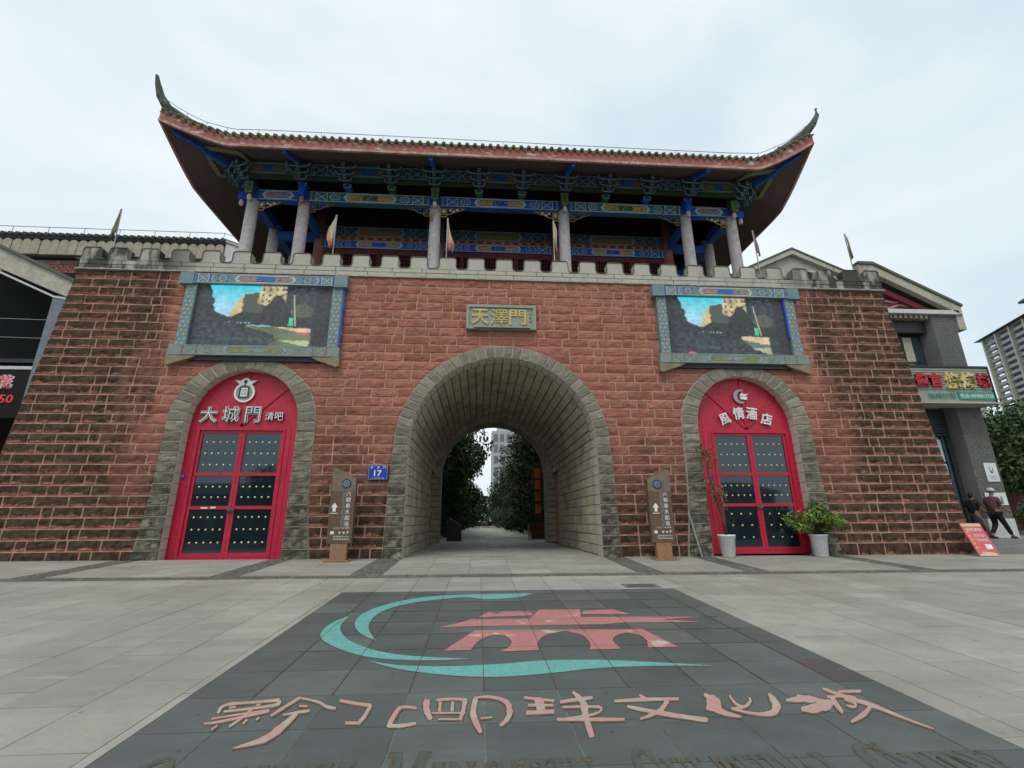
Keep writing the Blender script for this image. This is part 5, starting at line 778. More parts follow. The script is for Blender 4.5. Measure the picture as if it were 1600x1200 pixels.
# plank behind the lintels, eave purlin board above, on four sides
for (x0, x1, y0, y1) in ((-XO, XO, YF+.16, YF+.22), (-XO, XO, YB-.22, YB-.16), (-XO-.02, -XO+.04, YF+.25, YB-.25), (XO-.04, XO+.02, YF+.25, YB-.25)):
    obj('bracket_backing', MB().box(x0, x1, y0, y1, BZ1+.004, 16.2), 'dark_wood', pav)
PX, PY = 11.45, 1.95
for sg, yy in ((-1, PY), (1, 12-PY)):
    for i in range(5):
        x0, x1 = (FX[i] if i else -PX), (FX[i+1] if i < 4 else PX); cx = (x0+x1)/2; L_ = x1-x0-.02
        b_ = obj('purlin_board', MB().box(x0+.01, x1-.01, yy-.08, yy+.08, 15.42, 16.10), 'beam_dark', pav)
        if sg < 0:
            fn = lambda u, v, d, c=cx, y_=yy-.08: (c+u, y_-d, 15.45+v)
            paint(b_, fn, L_-.3, .6, 'mute_line', 'mute_gold', 'beam_blue', 'olive_paint', boxes=L_ > 3, short=L_ < 3)
    obj('purlin_strip', MB().box(-PX, PX, yy-.12, yy+.12, 15.33, 15.414), 'strip_green', pav)
for s_ in (-1, 1):
    obj('purlin_board', MB().box(s_*PX-.08, s_*PX+.08, PY+.1, 12-PY-.1, 15.42, 16.10), 'beam_dark', pav)
    obj('purlin_strip', MB().box(s_*PX-.12, s_*PX+.12, PY+.13, 12-PY-.13, 15.33, 15.414), 'strip_green', pav)
# bracket sets
def bracket(name_x, y, rot, foot=True, k=1.0):
    bm_, tr, ft = MB(), MB(), MB()
    ca, sa = cos(rot), sin(rot)
    W_ = lambda u, d, z: (name_x+u*ca+d*sa, y+u*sa-d*ca, z)       # d = outward
    def bx(u0, u1, d0, d1, z0, z1, m_=bm_): m_.hexa([W_(u0, d0, z0), W_(u1, d0, z0), W_(u1, d1, z0), W_(u0, d1, z0)], [W_(u0, d0, z1), W_(u1, d0, z1), W_(u1, d1, z1), W_(u0, d1, z1)])
    def rim(pts, d, w_=.028): poly(tr, pts, lambda u, v, dd: W_(u, d+dd, v), w_, .002, .02, False)
    ft.hexa([W_(-.12, .0, 15.09), W_(.12, .0, 15.09), W_(.12, .26, 15.09), W_(-.12, .26, 15.09)], [W_(-.18, -.05, 15.27), W_(.18, -.05, 15.27), W_(.18, .3, 15.27), W_(-.18, .3, 15.27)])
    rim([(-.18, 15.265), (-.12, 15.095), (.12, 15.095), (.18, 15.265), (-.18, 15.265)], .30)
    for i, (hw, dd, z0) in enumerate(((.27, .56, 15.22), (.40, .74, 15.40), (.52, .92, 15.58))):
        hw *= k
        for s_ in (-1, 1):
            pts = [(0, z0), (s_*hw*.62, z0), (s_*hw*.92, z0+.06), (s_*hw, z0+.15), (s_*(hw-.07), z0+.15), (s_*(hw-.12), z0+.115), (0, z0+.115)]
            bm_.prism(pts, lambda u, v, d: W_(u, d, v), dd-.05, dd+.05)
            rim(pts[:5], dd+.05)
            bx(s_*hw*.55-.05, s_*hw*.55+.05, dd-.07, dd+.07, z0+.117, z0+.15)
        bx(-.055, .055, -.05, dd+.20, z0+.01, z0+.125)
        rim([(-.06, z0+.0), (.06, z0+.0), (.06, z0+.13), (-.06, z0+.13), (-.06, z0)], dd+.205, .022)
    b_ = obj('bracket_set', bm_, 'bracket_body', pav)
    obj('bracket_outline', tr, 'mute_line', b_, kind='stuff'); obj('bracket_foot', ft, 'bright_blue' if foot else 'green_paint', b_)
inter = [(-XM, -XI), (-XI, XI), (XI, XM)]; alt_ = 0
for a, b_ in inter:
    for t_ in (1/3., 2/3.):
        alt_ += 1; bracket(a+(b_-a)*t_, YF-.18, 0, alt_ in (1, 6)); bracket(a+(b_-a)*t_, YB+.18, pi)
for x in FX[1:-1]: bracket(x, YF-.18, 0, x in (-XM, XM)); bracket(x, YB+.18, pi)
for s_ in (-1, 1):
    for y in (YI, YJ): bracket(s_*(XO+.18), y, s_*pi/2)
    bracket(s_*XO, YF-.1, s_*.30, False, .8); bracket(s_*(XO+.12), YF-.12, s_*pi/4, True, .8); bracket(s_*(XO+.1), YF, s_*1.27, False, .8)
    bracket(s_*(XO+.12), YB+.12, pi-s_*pi/4, True, .8)
# beam-end blocks with a hanging drop on each front column, braces under the lintels
for i, x in enumerate(FX):
    big = i in (1, 4)
    m_ = MB().box(x-.13, x+.13, YF-.52, YF-.19, 14.66, 15.22); b_ = obj('beam_end', m_, 'bright_blue' if big else 'green_paint', pav)
    if not big:
        q = [(x-.12, 14.68), (x+.12, 14.68), (x+.12, 15.2), (x-.12, 15.2)]; t_ = MB(); poly(t_, q, lambda u, v, d: (u, YF-.52-d, v), .04, .001, .012); obj('beam_end_rim', t_, 'olive_paint', b_)
    obj('hanging_drop', MB().lathe((x, YF-.36, 14.40), [(.05, 0), (.09, .06), (.09, .2), (.07, .26)], 10), 'whitewash', b_)
    obj('column_cap', MB().box(x-.235, x+.235, YF-.19, YF+.2, 14.625, 15.08), 'bright_blue' if (i in (0, 1, 4, 5) or abs(x) < 3) else 'beam_teal', pav)
for s_ in (-1, 1):
    b_ = obj('beam_end', MB().box(s_*XO+s_*.24-.13, s_*XO+s_*.24+.13, YF-.13, YF+.13, 14.62, 15.05).box(s_*XO+s_*.5-.12, s_*XO+s_*.5+.02*s_+.12, YF-.11, YF+.11, 14.64, 15.0), 'bright_blue', pav)
    obj('hanging_drop', MB().lathe((s_*(XO+.5), YF, 14.36), [(.05, 0), (.09, .06), (.09, .2), (.07, .27)], 10), 'whitewash', b_)
def brace(x, s_, wd, y, warm):
    z = BZ0-.005; m_, t_, c_ = MB(), MB(), MB(); F_ = lambda u, v, d: (x+s_*u, y-d, z-v)
    edge = [(0, 0), (wd, 0), (wd*.86, .10), (wd*.62, .17), (wd*.42, .29), (.26, .33), (.25, .44), (0, .44)]
    m_.prism(edge, F_, -.03, .03); b_ = obj('carved_brace', m_, 'dark_wood', pav)
    poly(t_, edge, F_, .035, .028, .045); lines(t_, [((.25, .02), (.25, .33)), ((.02, .30), (.25, .30)), ((.04, .05), (.2, .25)), ((wd*.75, .03), (wd*.5, .14))], F_, .028, .028, .042)
    for q in ((.36, .09), (.48, .15), (.62, .07)): c_.prism([(q[0]*wd/.9+.07*cos(k*pi/3), q[1]+.055*sin(k*pi/3)) for k in range(6)], F_, .03, .044)
    c_.prism([(.06, .06), (.2, .06), (.2, .24), (.06, .24)], F_, .031, .036)
    obj('brace_outline', t_, 'gold_paint' if warm else 'mute_gold', b_); obj('brace_scroll', c_, 'bright_blue' if not warm else 'pale_line', b_, kind='stuff')
for i in range(5):
    x0, x1 = FX[i]+.25, FX[i+1]-.25
    if i in (0, 4): brace(x0 if i == 0 else x1, 1 if i == 0 else -1, .95, YF, True)
    else: brace(x0, 1, 1.05, YF, i == 2); brace(x1, -1, 1.05, YF, i == 2)
# inner hall
def beam_row(y, z0, z1, mat, pal, name):
    for a, b_ in inter:
        q = obj(name, MB().box(a+.24, b_-.24, y-.12, y+.12, z0, z1), mat, pav)
        if pal: paint(q, lambda u, v, d, c=(a+b_)/2: (c+u, y-.12-d, z0+v), b_-a-.5, z1-z0, **pal)
beam_row(YI, 13.73, 14.17, 'beam_blue', dict(cen='bright_blue'), 'hall_beam')
beam_row(YI+.02, 14.175, 14.36, 'red_trim', None, 'hall_frieze')
for a, b_ in inter:
    m_ = MB(); n_ = 12
    for k_ in range(n_):
        u = a+.5+(b_-a-1)*k_/(n_-1); m_.prism([(u-.13, 14.27), (u, 14.21), (u+.13, 14.27), (u, 14.33)], lambda u_, v, d: (u_, YI-.10-d, v), .0, .012)
    obj('frieze_ornament', m_, 'gold_paint', pav, kind='stuff')
beam_row(YI+.05, 14.365, 14.95, 'beam_dark', dict(line='mute_line', gold='mute_gold', cen='mute_gold', alt='olive_paint'), 'hall_beam')
obj('ceiling_board', MB().box(-PX+.2, PX-.2, PY+.2, 12-PY-.2, 16.2, 16.26), 'dark_wood', pav)
obj('hall_upper_wall', MB().box(-XM, XM, YI+.1, YI+.16, 14.96, 16.19), 'dark_wood', pav)
for a, b_ in inter:
    n_ = 6; st = (b_-a-.48)/n_
    for k_ in range(n_):
        x0 = a+.24+k_*st; fr, lt = MB(), MB()
        fr.box(x0+.01, x0+.09, YI-.05, YI+.03, 9.65, 13.72).box(x0+st-.09, x0+st-.01, YI-.05, YI+.03, 9.65, 13.72).box(x0+.09, x0+st-.09, YI-.05, YI+.03, 13.45, 13.72).box(x0+.09, x0+st-.09, YI-.05, YI+.03, 9.65, 10.3)
        p_ = obj('lattice_screen', fr, 'maroon_wood', pav)
        for i in range(1, 5): lt.box(x0+.09+(st-.18)*i/5-.012, x0+.09+(st-.18)*i/5+.012, YI-.02, YI+.01, 10.3, 13.45)
        for i in range(1, 16): lt.box(x0+.09, x0+st-.09, YI-.035, YI-.021, 10.3+3.15*i/16-.012, 10.3+3.15*i/16+.012)
        obj('lattice', lt, 'maroon_wood', p_); obj('paper', MB().box(x0+.09, x0+st-.09, YI+.032, YI+.04, 10.3, 13.45), 'dark_interior', p_)
for s_ in (-1, 1): obj('hall_side_wall', MB().box(s_*XM-.06, s_*XM+.06, YI+.26, YJ-.26, 9.65, 16.19), 'maroon_wood', pav)
obj('hall_back_wall', MB().box(-XM, XM, YJ-.05, YJ+.05, 9.65, 16.19), 'dark_wood', pav)
for s_ in (-1, 1):       # tie beams of the side gallery
    for y in (YI, YJ): obj('tie_beam', MB().box(min(s_*XM, s_*XO)+.26, max(s_*XM, s_*XO)-.26, y-.1, y+.1, 14.1, 14.55), 'beam_blue', pav)
    for x in (XM, XI): obj('tie_beam', MB().box(s_*x-.1, s_*x+.1, YF+.26, YI-.27, 14.1, 14.55), 'beam_blue', pav)
# roof
EXX, EZ = 13.4, 15.16
RISE = {-1: 1.05, 1: 1.50}
def lift(x, y):
    s_ = -1 if x < 0 else 1; r = hypot(EXX-abs(x), min(y, 12-y)); return RISE[s_]*max(0, 1-r/2.75)**1.25
def edist(x, y): return min(y, 12-y, EXX-abs(x))
def zs(x, y): return EZ+.53*min(edist(x, y), 1.95)+lift(x, y)
def zr(x, y): d = edist(x, y); return EZ+.44+.46*d+.028*d*d+lift(x, y)*(1+.05*d)
gx = [-EXX+i*.2 for i in range(16)]; gx += [-10.2+i*.6 for i in range(35)]; gx += [EXX-3.0+i*.2 for i in range(16)]; gx = sorted(set(round(x, 3) for x in gx))
gy = sorted(set([round(i*.2, 3) for i in range(11)]+[2.6+i*.7 for i in range(11)]+[round(10+i*.2, 3) for i in range(11)]))
def sheet(fz, skip=None, add=0.):
    m_ = MB(); nx_ = len(gx)
    m_.v = [(x, y, fz(x, y)+add) for y in gy for x in gx]
    for j in range(len(gy)-1):
        for i in range(nx_-1):
            if skip and skip((gx[i]+gx[i+1])/2, (gy[j]+gy[j+1])/2): continue
            m_.f.append((j*nx_+i, j*nx_+i+1, (j+1)*nx_+i+1, (j+1)*nx_+i))
    return m_
obj('soffit', sheet(zs, lambda x, y: edist(x, y) > 2.2), 'soffit', pav)
obj('roof_slope', sheet(zr), 'roof_tile', pav, smooth=True)
def loop_pts():
    P = [(x, 0.) for x in gx]+[(EXX, y) for y in gy[1:]]+[(x, 12.) for x in gx[::-1][1:]]+[(-EXX, y) for y in gy[::-1][1:-1]]
    return P
LP_ = loop_pts()
fb, fe = MB(), MB()
for i in range(len(LP_)):
    p, q = LP_[i], LP_[(i+1) % len(LP_)]
    def off(a, o):
        sx = (1 if a[0] >= EXX-.001 else -1 if a[0] <= -EXX+.001 else 0); sy = (-1 if a[1] <= .001 else 1 if a[1] >= 11.999 else 0)
        return (a[0]+sx*o, a[1]+sy*o)
    for m_, z0, z1, o in ((fb, .05, .475, .03), (fe, -.05, .055, .045)):
        a, b_ = off(p, o), off(q, o); c, d = off(p, -.05), off(q, -.05); za, zb = EZ+lift(*p), EZ+lift(*q)
        m_.hexa([(a[0], a[1], za+z0), (b_[0], b_[1], zb+z0), (d[0], d[1], zb+z0), (c[0], c[1], za+z0)], [(a[0], a[1], za+z1), (b_[0], b_[1], zb+z1), (d[0], d[1], zb+z1), (c[0], c[1], za+z1)])
obj('fascia_board', fb, 'fascia', pav); obj('fascia_edge', fe, 'fascia_edge', pav)
# tile ends along the front and barrel rows running up the slopes
def barrel(x, y, dx, dy, n_=10, rad=.085, m_=None):
    m_ = m_ or MB(); pts = []; k_ = 0
    while k_ <= n_:
        X, Y = x+dx*k_*.62, y+dy*k_*.62
        if k_ and edist(X, Y) < k_*.62-.05: break
        pts.append((X, Y, zr(max(-EXX, min(EXX, X)), max(0, min(12, Y)))+.03)); k_ += 1
    if len(pts) < 2: pts.append((pts[0][0]+dx*.25, pts[0][1]+dy*.25, pts[0][2]+.12))
    return m_.tube(pts, rad, 7)
x = -EXX+.1
while x < EXX:
    obj('roof_tile', barrel(x, -.10, 0, 1, 9), 'roof_tile', pav, smooth=True)
    obj('drip_tile', MB().prism([(x+.06, 0), (x+.25, 0), (x+.235, -.07), (x+.155, -.15), (x+.075, -.07)], lambda u, v, d: (u, -.09-d, EZ+.45+lift(u, 0)+v), 0, .02), 'roof_tile', pav)
    x += .312
rest = MB(); x = -EXX+.1
while x < EXX: barrel(x, 12.1, 0, -1, 9, m_=rest); x += .312
y = .1
while y < 12:
    for s_ in (-1, 1): barrel(s_*(EXX+.1), y, -s_, 0, 9, m_=rest)
    y += .312
obj('roof_tiles_beyond', rest, 'roof_tile', pav, kind='stuff')
obj('main_ridge', MB().box(-7.4, 7.4, 5.8, 6.2, zr(0, 6)-.1, zr(0, 6)+.7), 'ridge_tile', pav)
TIP = {-1: [(13.30, .10, .25), (13.50, -.12, .62), (13.60, -.26, 1.05), (13.66, -.32, 1.42)], 1: [(13.30, .10, .25), (13.52, -.12, .52), (13.68, -.2, .85), (13.70, -.22, 1.22)]}
def hip(s_, front):
    pts, rs = [], []
    for k_ in range(17):
        d = 5.9-5.75*k_/16; X, Y = s_*(EXX-d), d; pts.append((X, Y, zr(X, Y)+.16)); rs.append((.13, .20))
    zc = EZ+.44+RISE[s_]
    tips = TIP[s_]; pts = pts[:-1]; rs = rs[:-1]
    for i, (a, b_, dz) in enumerate(tips): pts.append((s_*a, b_, zc+dz)); rs.append(((.11, .17), (.085, .13), (.06, .09), (.03, .05))[i])
    if not front: pts = [(a, 12-b_, c) for a, b_, c in pts]
    m_ = MB(); vs = []; n_ = len(pts); P = [Vector(p) for p in pts]
    for i, p in enumerate(P):
        d = (P[min(i+1, n_-1)]-P[max(i-1, 0)]).normalized(); sd = d.cross(Vector((0, 0, 1)))
        if sd.length < .1: sd = Vector((1, 1, 0))
        sd.normalize(); u_ = sd.cross(d).normalized(); a, b_ = rs[i]
        j = .03*noise.noise(p*3)
        for e, f in ((-1, -1), (1, -1), (1.1, .2), (.6, 1), (-.6, 1), (-1.1, .2)): vs.append(p+sd*a*e+u_*(b_*f+j))
    fs = [(i*6+k_, i*6+(k_+1) % 6, (i+1)*6+(k_+1) % 6, (i+1)*6+k_) for i in range(n_-1) for k_ in range(6)]+[tuple(range(6))[::-1], tuple(range((n_-1)*6, n_*6))]
    m_.add(vs, fs)
    for i in range(8, n_-5):        # overlapping ridge tiles
        p = P[i]; m_.tube([p+Vector((0, 0, -.05)), p+Vector((0, 0, rs[i][1]+.05))], .10, 6)
    obj('upturned_ridge', m_, 'ridge_tile', pav)
for s_ in (-1, 1): hip(s_, True); hip(s_, False)
# sloping blue outriggers under the eave, corner beam with its diamond of olive boards
for x in FX[1:-1]:
    obj('outrigger', MB().bar((x, .12, zs(x, .12)-.10), (x, 1.86, zs(x, 1.86)-.16), .15, .2), 'beam_blue', pav)
    obj('outrigger', MB().bar((x, 11.88, zs(x, 11.88)-.10), (x, 10.1, zs(x, 10.1)-.16), .15, .2), 'beam_blue', pav)
for s_ in (-1, 1):
    for fr in (True, False):
        Y = (lambda y: y) if fr else (lambda y: 12-y)
        zc = EZ+RISE[s_]
        A, B_, C_ = Vector((s_*10.95, Y(2.45), 15.62)), Vector((s_*12.3, Y(1.1), zs(s_*12.3, Y(1.1))-.22)), Vector((s_*13.05, Y(.35), zs(s_*13.05, Y(.35))-.14))
        obj('corner_beam', MB().bar(A, B_, .19, .3).bar(B_+Vector((-s_*.12, (.12 if fr else -.12), .05)), C_, .17, .2), 'beam_blue', pav)
        m_ = MB()
        D = [(s_*10.95, Y(1.25)), (s_*12.35, Y(1.0)), (s_*12.1, Y(2.6)), (s_*11.0, Y(2.5))]
        Q = [(s_*10.75, Y(.95)), (s_*12.35, Y(1.05)), (s_*12.5, Y(2.65))]
        ring_ = [(s_*10.9, Y(2.1)), (s_*10.7, Y(.75)), (s_*12.4, Y(1.15)), (s_*12.3, Y(2.45)), (s_*11.5, Y(2.65))]
        for a, b_ in zip(ring_, ring_[1:]):
            m_.bar((a[0], a[1], zs(*a)-.05), (b_[0], b_[1], zs(*b_)-.05), .2, .06)
        obj('corner_board', m_, 'olive_paint', pav)
# lightning wire along the eave
wire_ = MB(); wp = [(x, -.05, EZ+.44+lift(x, 0)+.30+.02*sin(x*5)+.25*max(0, abs(x)-12.2)) for x in gx[1:-1:2]]
wire_.tube(wp, .011, 4)
for p in wp[::2]: wire_.tube([p, (p[0], 0, p[2]-.3)], .008, 4)
obj('lightning_wire', wire_, 'wire', pav)
# ------------------------------------------------------------------ things on the wall face
def sc_y(x, z, y): k = (15.45+y)/15.45; return (-.8+(x+.8)*k, 1.1+(z-1.1)*k)     # where a point measured on the wall face lies at depth y
def led_screen(s_, label):
    c = 8.45*s_; yb, yf = .0, -.22; k = (15.45+yf)/15.45
    at = (s_*8.25, -.17, 6.1)
    t_ = thing('led_screen', at, label, 'led screen', 'video screens on the gate')
    X = lambda x: -.8+(x*s_+.8)*k; Z = lambda z: 1.1+(z-1.1)*k
    def bx(x0, x1, z0, z1, y0, y1): a, b_ = sorted((X(x0), X(x1))); return MB().box(a, b_, y0, y1, Z(z0), Z(z1))
    top = obj('top_beam', bx(5.62, 11.25, 9.19, 9.56, yf-.06, .02), 'frame_teal', t_)
    bot = obj('bottom_beam', bx(5.66, 11.27, 6.52, 6.88, yf-.04, .02), 'frame_grey', t_)
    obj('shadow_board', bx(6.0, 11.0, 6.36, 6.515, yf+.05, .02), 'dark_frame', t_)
    for x0, x1 in ((5.74, 6.10), (10.76, 11.12)):
        p_ = obj('side_post', bx(x0, x1, 6.885, 9.185, yf, .02), 'frame_teal', t_)
        go, ln = MB(), MB(); cx_ = (X(x0)+X(x1))/2; z = Z(6.95)
        i = 0
        while z < Z(9.1):
            for dx in (-.08, .08):
                q = cx_+dx+(.03 if i % 2 else -.03); (go if (i+int(dx > 0)) % 3 == 0 else ln).prism([(q+.045*cos(k_*pi/3), z+.045*sin(k_*pi/3)) for k_ in range(6)], lambda u, v, d: (u, yf-d, v), .001, .008)
            lines(ln, [((cx_-.15, z+.06), (cx_, z+.12)), ((cx_, z+.12), (cx_+.15, z+.06))], lambda u, v, d: (u, yf-d, v), .014, .001, .007)
            z += .155; i += 1
        obj('painted_medallion', go, 'gold_paint', p_, kind='stuff'); obj('painted_outline', ln, 'mute_line', p_, kind='stuff')
        if s_ > 0 and x0 > 8 or s_ < 0 and x0 < 8: obj('blue_edge', bx(x0-.05 if x0 > 8 else x0-.06, x0-.003, 7.6 if s_ > 0 else 6.95, 9.18, yf+.02, -.15), 'bright_blue', p_)
        e = X(x1) if (s_ < 0) == (x0 > 8) else X(x0)
    for b_, z0, h, pal in ((top, 9.19, .37, dict(gold='pinkish_paint', cen='beam_blue', alt='bright_blue')), (bot, 6.52, .36, dict(line='mute_line', gold='olive_paint', cen='frame_grey', alt='mute_gold'))):
        yy = yf-.06 if b_ is top else yf-.04
        paint(b_, lambda u, v, d: (X(8.44)+u, yy-d, Z(z0)+v), 5.0*k, h*k, **pal)
    for x in (5.72, 11.0):
        obj('corner_block', bx(x-.13, x+.33, 9.14, 9.585, yf-.10, .02), 'frame_teal', t_)
    for x0, sg in ((5.62, 1), (11.3, -1)):
        m_ = MB(); q = [(x0, 6.52), (x0+sg*.95, 6.50), (x0+sg*.72, 6.38), (x0+sg*.45, 6.30), (x0+sg*.12, 6.17), (x0, 6.2)]
        m_.prism(q, lambda u, v, d: (X(u), d, Z(v)), yf-.03, .0); obj('carved_foot', m_, 'stone_ochre', t_)
    # the display itself, set back between the bars
    ydis = -.12; kd = (15.45+ydis)/15.45; DX0, DX1 = sorted((-.8+(6.08*s_+.8)*kd, -.8+(10.78*s_+.8)*kd)); DZ0, DZ1 = 1.1+(6.87-1.1)*kd, 1.1+(9.20-1.1)*kd
    d_ = obj('display', MB().box(DX0, DX1, ydis, .02, DZ0, DZ1), 'screen_off', t_)
    D = lambda u, v, d: (DX0+(DX1-DX0)*u, ydis-d, DZ0+(DZ1-DZ0)*v)
    LAYERS = [([(.06, -.1), (.89, -.1), (.885, 1.1), (.08, 1.1)], (.020, .030, .036)),
        ([(.085, 1.1), (.52, 1.1), (.46, .80), (.36, .70), (.33, .60), (.27, .46), (.20, .48), (.16, .56), (.14, .72), (.12, .9)], 'sky'),
        ([(.27, .46), (.30, .66), (.36, .84), (.47, .87), (.50, .50), (.38, .46)], (.55, .45, .22)), ([(.36, .84), (.49, .87), (.51, .50), (.355, .50)], (.05, .06, .05)),
        ([(.455, .70), (.49, 1.1), (.66, 1.1), (.66, .70), (.63, .68), (.57, .80), (.54, .64)], 'facade'),
        ([(.05, 1.1), (.085, 1.1), (.105, .92), (.13, .80), (.15, .70), (.145, .62), (.18, .53), (.22, .50), (.26, .47), (.32, .43), (.32, .36), (.05, .36)], (.014, .022, .024)),
        ([(.29, .46), (.36, .56), (.49, .52), (.53, .66), (.58, .82), (.63, .83), (.67, .66), (.74, .56), (.87, .50), (.87, .28), (.40, .26), (.30, .32)], (.013, .018, .018)),
        ([(.70, .56), (.73, .66), (.80, .71), (.87, .62), (.86, .48), (.74, .46)], 'verge'),
        ([(.24, .38), (.44, .40), (.44, .36), (.26, .35)], 'cars')]
    if s_ < 0: LAYERS += [([(.42, .335), (.60, .30), (.87, .21), (.87, -.1), (.48, -.1), (.62, .10), (.60, .2), (.40, .30)], 'road'), ([(.39, .335), (.56, .335), (.60, .312), (.42, .318)], (.20, .50, .52)), ([(.58, .315), (.865, .29), (.865, .20)], (.62, .46, .28)), ([(.76, .235), (.865, .235), (.865, .205), (.78, .205)], (.72, .05, .10)), ([(.64, .10), (.865, .10), (.86, .0)], (.34, .40, .22))]
    else: LAYERS += [([(.585, .315), (.81, .30), (.81, .165), (.70, .20), (.60, .245)], (.62, .47, .30)), ([(.60, .25), (.70, .205), (.81, .17), (.81, .13), (.66, .12)], (.10, .13, .08)), ([(.66, .11), (.81, .125), (.82, .0)], (.36, .42, .24)), ([(.14, -.1), (.21, -.1), (.20, .035), (.15, .035)], (.72, .05, .10))]
    LAYERS += [([(.715, .84), (.722, .84), (.757, .33), (.747, .33)], (.36, .38, .28)), ([(.70, .33), (.735, .33), (.73, .46), (.705, .46)], (.06, .55, .32))]
    BB_ = {id(P_): (min(p[0] for p in P_), max(p[0] for p in P_), min(p[1] for p in P_), max(p[1] for p in P_)) for P_, c_ in LAYERS}
    def inside(px, py, P):
        q_ = BB_[id(P)]
        if px < q_[0] or px > q_[1] or py < q_[2] or py > q_[3]: return False
        c_ = False; j = len(P)-1
        for i in range(len(P)):
            if (P[i][1] > py) != (P[j][1] > py) and px < (P[j][0]-P[i][0])*(py-P[i][1])/(P[j][1]-P[i][1])+P[i][0]: c_ = not c_
            j = i
        return c_
    NX_, NY_ = 128, 68; m_ = MB(); cols_ = []; rg = random.Random(5)
    for j in range(NY_+1):
        for i in range(NX_+1): m_.v.append(D(i/NX_, j/NY_, .003))
    for j in range(NY_):
        for i in range(NX_):
            acc = [0., 0., 0.]
            for du, dv in ((.25, .3), (.75, .2), (.3, .8), (.8, .7)):
                u, v = (i+du)/NX_, (j+dv)/NY_; n1_ = noise.noise(Vector((u*30, v*22, 1.))); n2_ = noise.noise(Vector((u*70, v*50, 4.))); n3_ = noise.noise(Vector((u*12, v*9, 2.)))
                pu, pv = u+.010*n1_+.006*n2_, v+.014*noise.noise(Vector((u*26, v*30, 9.)))+.008*n2_; hit_ = None
                for P_, c_ in LAYERS:
                    hard = c_ in ((.36, .38, .28), (.06, .55, .32))
                    if inside(u if hard else pu, v if hard else pv, P_): hit_ = c_
                col = hit_ if hit_ is not None else (.012, .014, .017)
                if col == 'sky': f = max(0, min(1, (v-.5)/.5)); f2 = .82+.2*n1_+.12*n3_; col = (.34*(1-f)*f2+.02, (.62-.06*f)*f2, (.80-.14*f)*f2)
                elif col == 'facade': w_ = (int(u*62) % 3 == 0) and (int(v*40) % 4 < 2); f = .75+.5*n3_; col = (.09, .09, .06) if w_ or n2_ > .35 else (.60*f, .50*f, .27*f)
                elif col == 'verge': f = .5+.5*n1_+.6*n2_; col = (.03+.06*f, .035+.07*f, .03+.03*f)
                elif col == 'cars': col = (.22, .32, .32) if n2_ > .28 else (.018, .028, .03)
                elif col == 'road': f = .55+.35*n3_+.9*max(0, u-.55); col = (.11*f+.02, .15*f+.02, .075*f+.01)
                elif max(col) < .06: f = 1+1.3*n1_+.8*n2_; col = tuple(x*max(.3, f) for x in col)
                elif max(col) > .4: f = .85+.3*n3_+.2*n2_; col = tuple(x*f for x in col)
                for q_ in range(3): acc[q_] += col[q_]/4
            g_ = .93+rg.uniform(-.07, .07)-(.08 if i % 16 == 0 else 0); cols_.append(tuple(max(0, x*g_) for x in acc))
            a_ = j*(NX_+1)+i; m_.f.append((a_, a_+1, a_+NX_+2, a_+NX_+1))
    pc = obj('picture', m_, 'led_picture', d_); ca = pc.data.attributes.new('pix', 'FLOAT_COLOR', 'CORNER')
    ca.data.foreach_set('color', [q for c_ in cols_ for _ in range(4) for q in (*c_, 1.)])
    m_ = MB(); text(m_, '在城市生活 文明出行安全', D, .41 if s_ < 0 else .30, .115, .40 if s_ < 0 else .20, .05, .004, .007); obj('picture_caption', m_, 'caption_grey', d_)
    return t_
led_screen(-1, 'large led screen with a street scene, above the red bar door on the left')
led_screen(1, 'large led screen with black missing picture blocks, above the hotel door')
# name plaque
t_ = thing('name_plaque', (-.1, -.1, 7.6), 'grey stone plaque with three gold characters over the big arch', 'plaque')
k = .993; X = lambda x: -.8+(x+.8)*k; Z = lambda z: 1.1+(z-1.1)*k
obj('board', MB().box(X(-1.33), X(1.18), -.14, .02, Z(7.66), Z(8.60)), 'plaque_stone', t_)
fr = MB(); fr.box(X(-1.33), X(1.18), -.20, -.141, Z(8.50), Z(8.60)).box(X(-1.33), X(1.18), -.20, -.141, Z(7.66), Z(7.76)).box(X(-1.33), X(-1.23), -.20, -.141, Z(7.76), Z(8.50)).box(X(1.08), X(1.18), -.20, -.141, Z(7.76), Z(8.50))
obj('frame', fr, 'plaque_stone', t_)
P_ = lambda u, v, d: (X(u), -.141-d, Z(v))
for ch, x in (('天', -.83), ('澤', -.15), ('門', .52)):
    m_ = MB(); text(m_, ch, P_, x, 8.14, .62, .60, .0, .035, .015 if ch != '澤' else 0.); obj('gold_character', m_, 'plaque_gold', t_)
m_ = MB(); text(m_, '西', P_, .99, 8.22, .07, .08) if ('西', 0.) in TXT else None
for i, ch in enumerate('花官店'): text(m_, ch, P_, .98, 8.26-.14*i, .07, .085, .0, .006)
obj('small_inscription', m_, 'dark_letter', t_)
obj('lamp_bar', MB().box(X(-1.05), X(.95), -.26, -.215, Z(7.66), Z(7.69)), 'dark_frame', t_)
